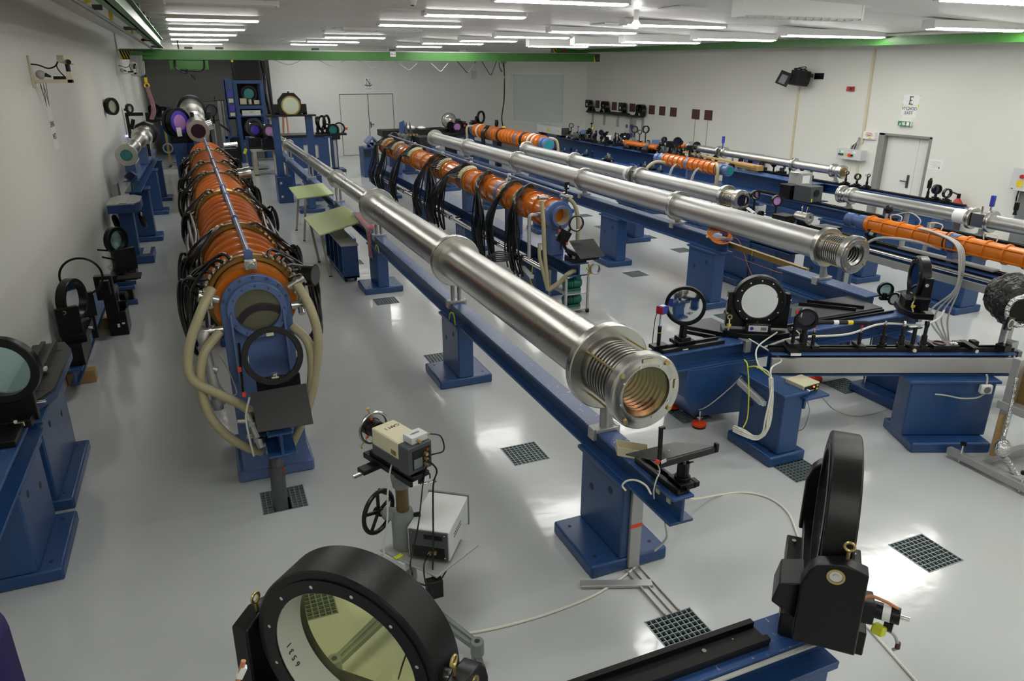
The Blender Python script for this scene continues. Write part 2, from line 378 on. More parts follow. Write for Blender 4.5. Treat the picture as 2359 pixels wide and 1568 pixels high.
P(d, 'door_handle', 'darkgrey', M().box(h, (.012, .045, .24)).box(h + V(-.035, .06, 0), (.014, .15, .018)).box(h + V(-.02, 0, 0), (.04, .016, .016)))
# ceiling: long panels with open joints, on a backing deck
sx = [XW - .1, 4.9, 8.0, XE + .3]
def strip(b, y0, y1, dz, th):
    vs = []; n = len(sx)
    for y in (y0, y1):
        for x in sx: vs.append((x, y, zceil(x) + dz)); vs.append((x, y, zceil(x) + dz + th))
    fs = []
    for i in range(n - 1):
        a, c = 2 * i, 2 * i + 2; o = 2 * n
        fs += [(a, c, o + c, o + a), (a + 1, o + a + 1, o + c + 1, c + 1), (a, a + 1, c + 1, c), (o + a, o + c, o + c + 1, o + a + 1)]
    return b.add(vs, fs)
ce = S('ceiling', 'darkgrey', strip(M(), YS - .1, YA + .2, .05, .06))
y = YS
while y < YA:
    P(ce, 'ceiling_panel', 'ceilpaint', strip(M(), y + .009, min(y + 1.35, YA) - .009, 0, .03), flat=True); y += 1.35
# shallow hatches in the ceiling
for k, (u0, v0, u1, v1) in enumerate([(880, 38, 975, 22), (775, 72, 800, 66), (1360, 56, 1435, 48), (1890, 14, 2010, 0), (1545, 22, 1600, 12)]):
    p = at(u0, v0, z=3.58); q = at(u1, v1, z=3.58); S('ceiling_hatch_%d' % (k + 1), 'white', M().box(((p.x + q.x) / 2, (p.y + q.y) / 2, zceil((p.x + q.x) / 2) - .006), (abs(q.x - p.x) + .3, .5, .016), None), .003)

# ---------------------------------------------------------------- ceiling lamps
def lamp(x0, x1, y, zb, label, on=True, group='ceiling lamps'):
    L = x1 - x0; t = thing('ceiling_lamp', label, 'lamp', ((x0 + x1) / 2, y, zb), 0, group, local=True)
    zt_ = zceil((x0 + x1) / 2) - zb + .004
    P(t, 'housing', 'lamp_white', M().prism([(-L / 2, -.10, .012), (-L / 2, .10, .012), (-L / 2, .085, zt_), (-L / 2, -.085, zt_)], (L, 0, 0)), .008)
    if on:
        P(t, 'diffuser', 'lamp_on', M().prism([(-L / 2 + .03, -.085, .012), (-L / 2 + .03, -.05, -.012), (-L / 2 + .03, .05, -.012), (-L / 2 + .03, .085, .012)], (L - .06, 0, 0)), flat=True)
    else:
        P(t, 'diffuser', 'lamp_white', M().prism([(-L / 2 + .03, -.085, .012), (-L / 2 + .03, -.05, -.012), (-L / 2 + .03, .05, -.012), (-L / 2 + .03, .085, .012)], (L - .06, 0, 0)))
    sl = M()
    for i in range(int(L / .12)): q = -L / 2 + .08 + i * .12; sl.bx(q - .002, q + .002, -.086, .086, -.013, .012)
    P(t, 'louvre', 'white', sl, kind='stuff')
    P(t, 'end_cap', 'lamp_white', M().bx(-L / 2 - .012, -L / 2 + .02, -.1, .1, -.005, zt_)); P(t, 'end_cap', 'lamp_white', M().bx(L / 2 - .02, L / 2 + .012, -.1, .1, -.005, zt_))
    return t
rows = ['first', 'second', 'third', 'fourth', 'fifth', 'sixth', 'seventh']
C1 = [(380, 47, 598, 52), (386, 68, 566, 71), (389, 80, 546, 83), (392, 91, 527, 94), (395, 101, 512, 104)]
C2 = [(1150, 1, 1427, 17), (982, 36, 1201, 45), (874, 59, 1056, 65), (748, 87, 885, 90), (707, 97, 827, 99), (669, 103, 776, 105)]
C3 = [(1457, 58, 1641, 68), (1283, 73, 1440, 81), (1153, 85, 1292, 91), (1063, 95, 1183, 98), (986, 100, 1095, 105), (915, 108, 1013, 110)]
C4 = [(2155, 67, 2332, 75), (1840, 82, 1990, 91), (1621, 91, 1756, 97), (1458, 97, 1579, 103), (1335, 103, 1445, 107), (1233, 107, 1334, 111)]
for nm, lst, z in (('row along the west wall', C1, 3.54), ('row over the long steel tube', C2, 3.54), ('row over the middle of the hall', C3, 3.45), ('row beside the east crane rail', C4, 3.32)):
    for i, (u0, v0, u1, v1) in enumerate(lst):
        p = at(u0, v0, z=z); q = at(u1, v1, z=z)
        lamp(p.x, q.x, (p.y + q.y) / 2, z + .012, 'lit ceiling lamp, %s from the camera in the %s' % (rows[i], nm))
p = at(2170, 2, z=3.45); lamp(p.x, p.x + 1.9, p.y, 3.46, 'lit fluorescent ceiling lamp cut by the top corner of the view')
for i, (u0, v0, u1, v1, z, lb) in enumerate([(1728, 38, 1940, 52, 3.36, 'unlit white ceiling lamp next to a smoke detector'), (800, 70, 955, 78, 3.54, 'unlit white ceiling lamp in a gap of the row over the long steel tube'), (380, 12, 640, 20, 3.54, 'unlit white ceiling lamp over the west side, before the first lit one')]):
    p = at(u0, v0, z=z); q = at(u1, v1, z=z); lamp(p.x, q.x, (p.y + q.y) / 2, z + .012, lb, False)
# lamps of the same rows that hang above and behind the camera
for x, y in ((-.2, 8.0), (-.2, 2.6), (-.2, -.4), (3.3, 5.6), (6.9, 5.2), (10.0, 5.4), (3.3, 2.8), (6.9, 2.6), (10.0, 2.7), (3.3, 0.1), (6.9, -.1), (10.0, 0.1), (6.9, -2.2), (3.3, -2.2)):
    lamp(x, x + 1.5, y, 3.36 if x > 9 else 3.5 if x > 6 else 3.55, 'lit ceiling lamp above the camera, out of view', group='ceiling lamps out of view')
for k, (u, v, z) in enumerate([(650, 91, 3.58), (950, 8, 3.58), (745, 68, 3.58), (1745, 50, 3.42)]):
    p = at(u, v, z=z); t = thing('smoke_detector', ['small white smoke detector on the ceiling by the far lamps', 'white smoke detector on the ceiling near the top edge of the view', 'white smoke detector on the ceiling by an open hatch', 'white smoke detector on the ceiling under the unlit lamp'][k], 'detector', (p.x, p.y, zceil(p.x)), group='smoke detectors', local=True)
    P(t, 'housing', 'white', M().lathe((0, 0, .002), (0, 0, -.1), [(0, .06), (.03, .055), (.06, .035)])); P(t, 'sensor', 'darkgrey', M().cyl((0, 0, -.058), (0, 0, -.07), .02))
# round bright lamp on the ceiling
p = at(1465, 53, z=3.42); t = thing('round_lamp', 'round glowing lamp on the ceiling at the end of a tube lamp', 'lamp', (p.x, p.y, 3.40), local=True)
P(t, 'globe', 'lamp_on', M().sphere((0, 0, 0), .055)); P(t, 'holder', 'lamp_white', M().cyl((0, 0, .05), (0, 0, zceil(p.x) - 3.40), .035))
# ================================================================ BENCHES
def bench_rail(label, p0, p1, zt, w=.13, h=.16, group='blue bench rails', m='blue', optic=None, channel=None):
    """blue steel I-section running p0 -> p1 (x, y), top face at zt"""
    a, b = V(p0[0], p0[1], 0), V(p1[0], p1[1], 0); d = (b - a).normalized(); s = V(d.y, -d.x, 0)
    t = thing('bench_rail', label, 'bench rail', (a + b) / 2 + V(0, 0, zt - h), 0, group)
    f = .016
    def br(bd, off, z0, z1, ww, e0=0, e1=0): return bd.bar(a + s * off + V(0, 0, (z0 + z1) / 2) - d * e0, b + s * off + V(0, 0, (z0 + z1) / 2) + d * e1, ww, z1 - z0)
    P(t, 'web', m, br(br(M(), 0, zt - h + f, zt - f, .02), 0, zt - h, zt - h + f, w * 1.12), .003)
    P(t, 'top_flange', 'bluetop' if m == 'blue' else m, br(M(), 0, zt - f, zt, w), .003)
    if optic:      # black dovetail rail along the top
        P(t, 'optical_rail', 'black', br(br(br(M(), 0, zt, zt + .018, .075), .027, zt + .018, zt + .032, .018), -.027, zt + .018, zt + .032, .018))
    if channel:
        P(t, 'cable_channel', 'alu', br(M(), channel * (w * .5 + .006), zt - h + .03, zt - .03, .03), .003)
    return t
def pedestal(label, x, y, ztop, w=.15, d=.50, bw=.52, bd=None, rz=0.0, bh=.085, group='blue pedestals', holes=True, m='blue', conduit=False, dx=0.0):
    """blue cast pedestal: base plate, slab upright with bolt holes, head plate"""
    bd = bd or d + .01
    t = thing('rail_pedestal', label, 'pedestal', (x, y, 0), rz, group, local=True)
    P(t, 'base_plate', m, M().box((dx, 0, bh / 2), (bw, bd, bh)), .014)
    P(t, 'upright', m, M().box((0, 0, (bh + ztop - .02) / 2), (w, d, ztop - .02 - bh)), .012)
    P(t, 'head_plate', m, M().box((0, 0, ztop - .012), (w + .045, d + .04, .024)), .005)
    if holes:
        for s in (-1, 1):
            for k in (-1, 1):
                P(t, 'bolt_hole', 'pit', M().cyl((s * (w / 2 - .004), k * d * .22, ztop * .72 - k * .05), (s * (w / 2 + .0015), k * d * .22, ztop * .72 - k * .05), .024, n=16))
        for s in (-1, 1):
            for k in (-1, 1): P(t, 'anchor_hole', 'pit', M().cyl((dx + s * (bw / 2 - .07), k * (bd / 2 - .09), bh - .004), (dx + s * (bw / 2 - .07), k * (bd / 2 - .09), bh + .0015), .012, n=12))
    if conduit: P(t, 'cable_channel', 'alu', M().bx(-.02, .055, -d / 2 - .022, -d / 2 + .002, .02, ztop - .03), .004); 
    if conduit == 2: P(t, 'red_tape', 'redorange', M().bx(-.021, .056, -d / 2 - .0235, -d / 2 - .021, .30, .325))
    return t

# ---- line of the long steel tube
XB = 2.045
bench_rail('long blue rail under the big steel tube with the bellows end', (XB, 2.60), (XB, 22.6), .76)
for k, (y, lb) in enumerate([(3.30, 'blue pedestal with grey cable channel under the bellows end of the steel tube'), (6.22, 'blue pedestal under the long steel tube, second along its rail from the bellows'), (9.53, 'blue pedestal under the steel tube where its width steps down, behind the rag'),
                             (12.7, 'blue pedestal behind the slanting pale green table'), (15.9, 'blue pedestal under the level pale green table'), (19.2, 'blue pedestal beyond the arch with the round mirror')]):
    pedestal(lb, XB, y, .60, conduit=2 if k == 0 else False)
# floor channel from the first pedestal to the grate
t = thing('floor_channel', 'narrow metal cable channel on the floor running to a grate', 'cable channel', (2.06, 2.8, 0))
P(t, 'base', 'alu', M().bx(2.005, 2.105, 2.62, 3.03, .001, .008), .001); P(t, 'lip', 'alu', M().bx(2.005, 2.013, 2.62, 3.03, .006, .02)); P(t, 'lip', 'alu', M().bx(2.097, 2.105, 2.62, 3.03, .006, .02)); P(t, 'divider', 'alu', M().bx(2.05, 2.056, 2.62, 3.03, .006, .02))
a, b = at(1338, 1346, z=.015), at(1503, 1343, z=.015)
tag(link('channel_cover', 'alu', M().bar(a, b, .055, .02), bev=.004), 'loose aluminium channel cover lying on the floor before the pedestal', 'channel cover')

def tube_stand(t_label, x, y, ztop, zrail, w=.15, posts=2, group='tube stands', clamp=True):
    t = thing('tube_stand', t_label, 'tube stand', (x, y, zrail), 0, group, local=True)
    h = ztop - zrail
    P(t, 'foot_plate', 'alu', M().box((0, 0, .011), (w, .09, .022)), .003)
    if posts == 2:
        for s in (-1, 1): P(t, 'post', 'alu', M().cyl((s * .032, 0, .02), (s * .032, 0, h), .019))
    else:
        P(t, 'post', 'alu', M().cyl((0, 0, .02), (0, 0, h), .03)); P(t, 'gusset', 'alu', M().prism([(.02, -.012, .02), (.065, -.012, .02), (.02, -.012, h)], (0, .024, 0)))
    if clamp:
        for s in (-1, 1): P(t, 'clamp', 'alu', M().box((s * (w / 2 + .004), 0, -.012), (.028, .07, .075)), .004)
    return t

# ---------------------------------------------------------------- vacuum tubes
def vac_tube(label, x, pts, sections, flanges, m='steel', group='steel beam tubes', name='vacuum_tube'):
    """axis through (y, z) points pts[0]..pts[1]; sections (y0, y1, r), flanges (y, width, r)"""
    (ya, za), (yb, zb) = pts
    def A(y): return V(x if not callable(x) else x(y), y, za + (zb - za) * (y - ya) / (yb - ya))
    t = thing(name, label, 'beam tube', A(sections[0][0]) * 1.0, 0, group)
    for y0, y1, r in sections: P(t, 'tube', m, M().lathe(A(y0), A(y1), [(0, r * .92), (.004, r), ((A(y1) - A(y0)).length - .004, r), ((A(y1) - A(y0)).length, r * .92)], 48))
    for y, wd, r in flanges:
        P(t, 'flange', 'steel2', M().lathe(A(y - wd / 2), A(y + wd / 2), [(0, r - .005), (.005, r), (wd * .42, r), (wd * .45, r - .006), (wd * .55, r - .006), (wd * .58, r), (wd - .005, r), (wd, r - .005)], 48))
    return t, A
def bellows_end(t, A, y0, R, Rb, ri, window, rods=True, L=.42, back=.26):
    """front flange with window at y0, bellows, rear flange"""
    q = L
    P(t, 'end_flange', 'steel2', M().lathe(A(y0), A(y0 + .075), [(0, ri), (0, R * .80), (.003, R * .82), (.003, R - .008), (.011, R), (.067, R), (.075, R - .008), (.075, ri), (0, ri)], 56, caps=False))
    prof = []; n = 9
    for i in range(n): s = .085 + (q - .17) * i / n; e = (q - .17) / n; prof += [(s, Rb * .90), (s + e * .25, Rb * .90), (s + e * .3, Rb), (s + e * .7, Rb), (s + e * .75, Rb * .90)]
    P(t, 'bellows', 'steel2', M().lathe(A(y0), A(y0 + q), [(.07, Rb * .9)] + prof + [(q - .05, Rb * .9)], 56, caps=False))
    inn = []
    for i in range(11): s = .02 + (q - .04) * i / 11; e = (q - .04) / 11; inn += [(s, ri), (s + e * .4, ri - .024), (s + e * .6, ri - .024)]
    P(t, 'inner_bellows', 'steel2', M().lathe(A(y0), A(y0 + q), inn + [(q, ri * .85), (q + .9, ri * .8), (q + .9, .001)], 48, caps=False))
    P(t, 'rear_flange', 'steel2', M().lathe(A(y0 + q - .06), A(y0 + q), [(0, Rb * .8), (0, back - .006), (.006, back), (.054, back), (.06, back - .006), (.06, Rb * .6)], 56, caps=False))
    if window: P(t, 'window_glass', window, M().cyl(A(y0 + .012), A(y0 + .02), ri + .002, n=48))
    for k in range(4):
        ang = PI / 4 + k * PI / 2 + .12; c = V(math.cos(ang), 0, math.sin(ang)) * (R - .022 if back > R else R - .02)
        P(t, 'tie_rod', 'brass', M().cyl(A(y0 - .006) + c, A(y0 + .01) + c, .014, n=8).cyl(A(y0 + .01) + c, A(y0 + q + .02) + c, .006, n=8).cyl(A(y0 + q) + c, A(y0 + q + .02) + c, .012, n=8))
    for k in range(8):
        ang = k * PI / 4 + .3; c = V(math.cos(ang), 0, math.sin(ang)) * (ri + (R * .8 - ri) * .55)
        P(t, 'bolt', 'chrome', M().cyl(A(y0 - .005) + c, A(y0 + .004) + c, .006, n=8))
t, A1t = vac_tube('long stepped steel tube with wide bellows end and pink window', XB, ((3.0, 1.178), (22.6, 1.07)),
    [(3.42, 6.22, .172), (6.22, 9.4, .172), (9.4, 12.3, .112), (12.3, 15.4, .10), (15.4, 19.0, .098), (19.0, 22.5, .098)],
    [(6.22, .07, .235), (9.4, .07, .232), (12.3, .07, .152), (15.4, .03, .104), (19.0, .06, .145), (22.5, .09, .165)])
bellows_end(t, A1t, 3.0, .218, .178, .148, 'window_pink', back=.262, L=.45)
P(t, 'paper_tag', 'cream', M().box(A1t(3.003) + V(.0, -.006, .185), (.07, .004, .02))); P(t, 'paper_tag', 'cream', M().box(A1t(3.003) + V(.185, -.006, .02), (.018, .004, .05)))
for y, r, lb in [(6.22, .225, 'aluminium two-post stand under the middle flange of the long steel tube'), (9.4, .222, 'aluminium two-post stand where the steel tube steps down, by the rag'), (12.3, .145, 'aluminium two-post stand behind the tables under the thinner tube'), (15.4, .10, 'aluminium two-post stand at the thin joint of the steel tube'), (19.0, .138, 'aluminium two-post stand just beyond the mirror arch')]:
    tube_stand(lb, XB, y, A1t(y).z - r, .76)
tube_stand('aluminium single-post stand holding the bellows flange', XB, 3.42, A1t(3.42).z - .255, .76, posts=1)

# second steel tube
XC = 5.72
L3 = 'blue rail under the second steel tube, ending at the orange cable coil'
bench_rail(L3, (XC, 6.9), (XC, 18.9), .90, w=.15, h=.17, channel=None)
for y, lb in [(7.26, 'blue pedestal carrying the rail end with the orange cable coil'), (9.55, 'blue pedestal under the second steel tube behind the black square screen'), (12.1, 'blue pedestal under the second steel tube, third from the coil end'), (14.8, 'blue pedestal under the second steel tube, fourth from the coil end'), (17.6, 'farther blue pedestal at the far end of the second steel tube')]:
    pedestal(lb, XC - .02, y, .73, w=.17, bw=.42, d=.52)
bench_rail('short blue rail under the bellows end of the second steel tube', (XC, 4.75), (XC, 5.95), .80, w=.20, h=.19)
pedestal('broad blue pedestal under the bellows of the second steel tube', XC, 5.35, .61, w=.24, d=.85, bw=.5, conduit=1)
t, A2t = vac_tube('steel tube over the orange cable coil, with small bellows at the end', XC, ((5.03, 1.13), (18.9, 1.16)),
    [(5.40, 7.96, .142), (7.96, 10.56, .142), (10.56, 13.3, .142), (13.3, 16.2, .14), (16.2, 18.8, .14)],
    [(7.96, .07, .19), (10.56, .07, .19), (13.3, .07, .19), (16.2, .07, .19), (18.75, .08, .21)], m='steeltube')
bellows_end(t, A2t, 5.03, .185, .145, .105, None, back=.20, L=.40)
for y, zr, lb in [(5.4, .80, 'cast aluminium foot under the bellows of the second tube'), (7.96, .90, 'cast foot under the flange before the orange coil'), (10.56, .90, 'cast foot under the second flange of the second tube'), (13.3, .90, 'cast foot under the third flange of the second tube'), (16.2, .90, 'cast foot under the far flange of the second tube')]:
    tube_stand(lb, XC, y, A2t(y).z - .18, zr, posts=1, w=.17)

# third steel tube, beside the second
XD = 6.75
t, A3t = vac_tube('thinner steel tube beside the second one, with a clamped valve joint', XD, ((8.0, 1.14), (15.3, 1.15)),
    [(8.30, 10.5, .115), (10.72, 12.9, .115), (12.9, 15.2, .112)], [(10.5, .06, .155), (10.72, .06, .16), (12.9, .07, .165), (15.2, .09, .18)], m='steeltube')
bellows_end(t, A3t, 7.95, .14, .115, .08, 'lens_dark', back=.165, L=.36)
P(t, 'valve_body', 'steel2', M().box(A3t(10.61), (.20, .14, .20)), .01); P(t, 'valve_handle', 'bluebox', M().box(A3t(10.75) + V(-.02, 0, .17), (.03, .16, .018)).cyl(A3t(10.6), A3t(10.6) + V(0, 0, .19), .015))
P(t, 'paper_label', 'paper', M().lathe(A3t(10.78), A3t(10.94), [(0, .1165), (.12, .1165)], 40, caps=False))
bench_rail('blue rail under the thinner steel tube beside the second', (XD + .1, 6.9), (XD + .1, 16.2), .84, w=.2, h=.2)
for y, lb in [(8.0, 'blue pedestal under the end of the thinner tube'), (10.9, 'blue pedestal under the valve joint of the thinner tube'), (13.8, 'far blue pedestal under the thinner tube')]: pedestal(lb, XD + .1, y, .64, w=.2, bw=.5, d=.6)
for y, lb in [(8.3, 'metal foot under the front flange of the thinner tube'), (10.72, 'metal foot under the valve joint of the thinner tube'), (12.9, 'metal foot under the middle flange of the thinner tube'), (15.2, 'metal foot under the far flange of the thinner tube')]:
    tube_stand(lb, XD, y, A3t(y).z - .14, .84, posts=1, w=.12, clamp=False)

# east tubes
XR = 8.47
t, A4t = vac_tube('steel tube above the long orange amplifier, with blue handled valve', XR, ((5.0, 1.14), (8.0, 1.135)), [(3.4, 5.62, .085), (5.86, 7.68, .085)], [(5.62, .05, .13), (5.86, .05, .13), (7.68, .05, .12), (7.86, .05, .125)], m='steeltube')
P(t, 'valve_body', 'steel2', M().box(A4t(5.74), (.16, .17, .17)), .01); P(t, 'valve_handle', 'bluebox', M().bar(A4t(5.66) + V(0, 0, .17), A4t(5.66) + V(.0, .0, .30), .035, .05, (0, 1, 0)), .008)
P(t, 'valve_stem', 'chrome', M().cyl(A4t(5.66) + V(0, 0, .08), A4t(5.66) + V(0, 0, .19), .012).cyl(A4t(5.76) + V(0, 0, .08), A4t(5.76) + V(0, 0, .16), .012))
P(t, 'paper_label', 'paper', M().lathe(A4t(5.92), A4t(6.10), [(0, .0865), (.15, .0865)], 32, caps=False)); P(t, 'bellows', 'steel2', M().lathe(A4t(7.70), A4t(7.86), [(0, .1), (.02, .11), (.05, .1), (.08, .11), (.11, .1), (.14, .11)], 32))
XT = 10.4
t, A5t = vac_tube('thin steel tube along the east wall ending before the door', XT, ((9.7, 1.13), (14.4, 1.165)), [(9.95, 10.9, .075), (10.9, 12.95, .075), (13.15, 14.2, .075)], [(9.72, .05, .115), (9.92, .05, .12), (10.9, .06, .115), (12.95, .05, .115), (13.15, .05, .12), (14.2, .05, .12)], m='steeltube')
P(t, 'valve_body', 'steel2', M().box(A5t(13.05), (.15, .14, .16)), .01); P(t, 'valve_handle', 'bluebox', M().box(A5t(13.05) + V(0, 0, .26), (.04, .05, .14)).cyl(A5t(13.05), A5t(13.05) + V(0, 0, .2), .012)); P(t, 'bellows', 'steel2', M().lathe(A5t(9.72), A5t(9.92), [(0, .09), (.03, .1), (.06, .09), (.09, .1), (.12, .09), (.15, .1), (.19, .09)], 32))
P(t, 'end_glass', 'gold', M().cyl(A5t(9.69), A5t(9.70), .08))

# ================================================================ THE FIRST ORANGE AMPLIFIER
a0, a1 = V(.215, 4.98, 1.315), V(.125, 14.7, 1.32)
da = (a1 - a0).normalized(); La = (a1 - a0).length
sa = V(da.y, -da.x, 0).normalized()
def AA(t, ang=0.0, r=0.0): return a0 + da * t + (V(0, 0, 1) * math.cos(ang) + sa * math.sin(ang)) * r     # ang from the top towards +x
amp = thing('laser_amplifier', 'big ribbed orange laser amplifier with blue arched end and black cables on both sides', 'laser amplifier', (.215, 4.98, 0))
P(amp, 'housing', 'orange', M().lathe(AA(.03), AA(La), [(0, .25), (0, .264), (La - .03, .264), (La - .03, .2)], 56))
rings = [.22, 1.42, 3.40, 5.0, 6.15, 8.0]
tt = .12
while tt < La - .1:
    if min(abs(tt - r) for r in rings) > .1: P(amp, 'rib', 'orange', M().lathe(AA(tt), AA(tt + .02), [(0, .26), (0, .292), (.002, .296), (.012, .296), (.014, .292), (.014, .26)], 48, caps=False))
    tt += .245
rnd = random.Random(3)
for r in rings:
    P(amp, 'connector_ring', 'gold', M().lathe(AA(r - .035), AA(r + .035), [(0, .27), (0, .293), (.012, .306), (.058, .306), (.07, .293), (.07, .27)], 48, caps=False))
    for s in (-1, 1):
        n = 8
        for k in range(n):
            ang = s * (.34 + k * .15)
            P(amp, 'connector', 'cream', M().cyl(AA(r - .03, ang, .318), AA(r - .10, ang + s * .03, .325), .012, .009, n=8).cyl(AA(r + .02, ang, .312), AA(r - .03, ang, .318), .007, n=6))
            j = rnd.uniform(-1, 1); out = .345 + .05 * rnd.random() + .05 * (k / n)
            fw = -(.20 + .30 * rnd.random())
            if r < .3: fw *= -.6
            pts = [AA(r - .10, ang + s * .03, .325), AA(r + fw * .5 - .12, ang + s * .16, .345 + .02 * (7 - k) / 7), AA(r + fw - .1, s * (1.25 + .08 * j), out + .03), AA(r + fw * .7, s * 1.75, out + .06), AA(r + .1 * j, s * 2.2, .50 + .05 * rnd.random()), AA(r + .35 + .2 * j, s * 2.5, .62 + .05 * j), AA(r + .9 + .2 * j, s * 2.62, .68)]
            P(amp, 'cable', 'cable', M().cab(pts, .0125, 6, 5))
# long runs of cable along both sides
for s in (-1, 1):
    for k in range(15 if s < 0 else 11):
        pts = [AA(t_, s * (1.25 + .085 * k + .10 * math.sin(t_ * 1.7 + k)), .345 + .03 * math.sin(t_ * 2.3 + 2 * k) + .006 * k + (.02 if s < 0 else 0)) for t_ in (.5, 1.2, 2.0, 3.0, 4.0, 5.2, 6.4, 7.6, 8.8)]
        P(amp, 'cable', 'cable', M().cab(pts, .013, 6, 4))
P(amp, 'top_rod', 'slate', M().cyl(AA(.12, 0, .335), AA(La - .1, .0, .335), .019))
for q in (.12, 1.45, 2.75, 3.35, 4.9, 6.0, 8.0): P(amp, 'rod_clamp', 'slate', M().box(AA(q, 0, .318), (.055, .05, .075)).cyl(AA(q - .02, 0, .335), AA(q + .04, 0, .335), .03), .005)
# arched blue end with its gussets and window
arc = [(.225 * math.cos(q), .225 * math.sin(q)) for q in [PI * i / 24 for i in range(25)]]
out_ = [(.215 + x, 4.93, 1.315 + z) for x, z in arc] + [(-.01, 4.93, .10), (.44, 4.93, .10)]
P(amp, 'end_plate', 'slate', M().prism(out_, (0, .05, 0)), .006)
for s in (-1, 1):
    P(amp, 'gusset', 'slate', M().prism([(.215 + s * .16, 4.94, 1.35), (.215 + s * .16, 4.86, 1.28), (.215 + s * .16, 4.80, .82), (.215 + s * .16, 4.94, .80)], (s * .014, 0, 0)), .003)
P(amp, 'stem', 'slate', M().bx(-.005, .435, 4.98, 5.35, .1, 1.0), .01)
P(amp, 'base_plate', 'slate', M().bx(-.05, .485, 4.96, 5.60, 0, .095), .016)
P(amp, 'window_ring', 'slate', M().ring((.22, 4.885, 1.305), (.22, 4.935, 1.305), .192, .148), .004)
P(amp, 'window_glass', 'window_pink', M().cyl((.22, 4.915, 1.305), (.22, 4.925, 1.305), .149, n=40))
P(amp, 'inner_bore', 'cream', M().lathe((.22, 4.93, 1.305), (.22, 5.6, 1.305), [(0, .147), (.12, .147), (.6, .12), (.6, .001)], 36, caps=False))
for k in range(12):
    q = 2 * PI * k / 12; P(amp, 'bolt', 'darkgrey', M().cyl((.22 + .17 * math.cos(q), 4.879, 1.305 + .17 * math.sin(q)), (.22 + .17 * math.cos(q), 4.886, 1.305 + .17 * math.sin(q)), .006, n=8))
for k in range(7):
    q = .3 + k * .42; P(amp, 'bolt', 'darkgrey', M().cyl((.215 + .209 * math.cos(q), 4.92, 1.315 + .209 * math.sin(q)), (.215 + .209 * math.cos(q), 4.931, 1.315 + .209 * math.sin(q)), .009, n=8))
P(amp, 'top_bracket', 'steel2', M().box((.215, 4.97, 1.60), (.075, .06, .06)).cyl((.215, 4.93, 1.60), (.215, 4.945, 1.60), .025), .005)
# valves
def valve(t, p, d):
    d = V(d).normalized(); P(t, 'valve', 'steel2', M().cyl(p - d * .02, p + d * .10, .026).cyl(p + d * .05, p + d * .065, .038).cyl(p + d * .09, p + d * .105, .038).cyl(p + d * .04 + V(0, -.05, -.05), p + d * .04 + V(0, .02, .02), .022))
valve(amp, V(-.03, 4.93, 1.40), (-.7, 0, .25)); valve(amp, V(.45, 4.93, 1.44), (.7, 0, .35)); valve(amp, V(-.03, 4.93, 1.19), (-1, 0, 0)); valve(amp, V(.46, 4.93, 1.30), (1, 0, 0))
P(amp, 'gauge', 'black', M().cyl((.56, 4.99, 1.49), (.62, 4.95, 1.49), .075, n=28).cyl((.45, 4.95, 1.47), (.57, 4.99, 1.49), .025))
P(amp, 'gauge_face', 'darkgrey', M().cyl((.619, 4.951, 1.49), (.622, 4.949, 1.49), .066, n=28))
P(amp, 'vent_pipe', 'alu', M().cab([(-.12, 4.92, 1.19), (-.135, 4.90, 1.15), (-.135, 4.9, 1.05), (-.115, 4.86, .80), (-.11, 4.85, .66)], .034, 14).cyl((-.112, 4.855, .74), (-.108, 4.845, .69), .046).cyl((-.136, 4.9, 1.10), (-.134, 4.9, 1.07), .046).cyl((-.125, 4.88, .95), (-.08, 4.87, .93), .022))
for pts, lb in (([(488, 665), (462, 720), (436, 800), (440, 870), (500, 905), (560, 935), (600, 970)], None), ([(505, 765), (470, 815), (462, 880), (480, 950), (520, 1000), (570, 1030), (603, 1040)], None),
                ([(685, 655), (715, 710), (733, 780), (725, 870), (712, 930), (690, 985), (668, 1030)], None), ([(675, 752), (708, 785), (719, 840), (714, 905), (704, 950)], None)):
    ys = [4.90, 4.80, 4.76, 4.74, 4.72, 4.72, 4.74]
    P(amp, 'hose', 'hose', M().cab([at(u, v, y=ys[min(i, 6)]) for i, (u, v) in enumerate(pts)], .031, 12, 7))
P(amp, 'manifold', 'steel2', M().cyl((.07, 4.72, .66), (.13, 4.66, .42), .035, n=14).cyl((.06, 4.72, .60), (.0, 4.74, .60), .02).cyl((.11, 4.68, .50), (.05, 4.72, .48), .02).cyl((.12, 4.66, .47), (.12, 4.66, .50), .045, n=14).cyl((.09, 4.7, .58), (.09, 4.7, .61), .045, n=14))
P(amp, 'thin_wire', 'cablewhite', M().cab([at(575, 915, y=4.62), at(567, 960, y=4.6), at(575, 1010, y=4.58), at(585, 1050, y=4.6)], .007))
P(amp, 'thin_wire', 'cablegrey', M().cab([at(505, 815, y=4.85), at(525, 850, y=4.9), at(545, 905, y=4.92), at(520, 905, y=4.9), at(498, 870, y=4.86)], .006))
# blue beam and pedestals underneath
bench_rail('blue rail carrying the big orange amplifier, its end under the black screen', (.24, 4.40), (.14, 14.8), .62, w=.16, h=.17)
for y, x, lb in [(8.2, .19, 'blue pedestal hidden among cables under the orange amplifier'), (11.5, .16, 'second blue pedestal among cables under the orange amplifier'), (14.3, .13, 'blue pedestal under the far end of the big orange amplifier')]: pedestal(lb, x, y, .45, w=.3, bw=.5)
P(amp, 'saddle', 'slate', M().bx(.0, .38, 8.0, 8.3, .62, 1.06).bx(-.03, .35, 11.3, 11.6, .62, 1.06).bx(-.05, .33, 14.1, 14.4, .62, 1.06), .01)
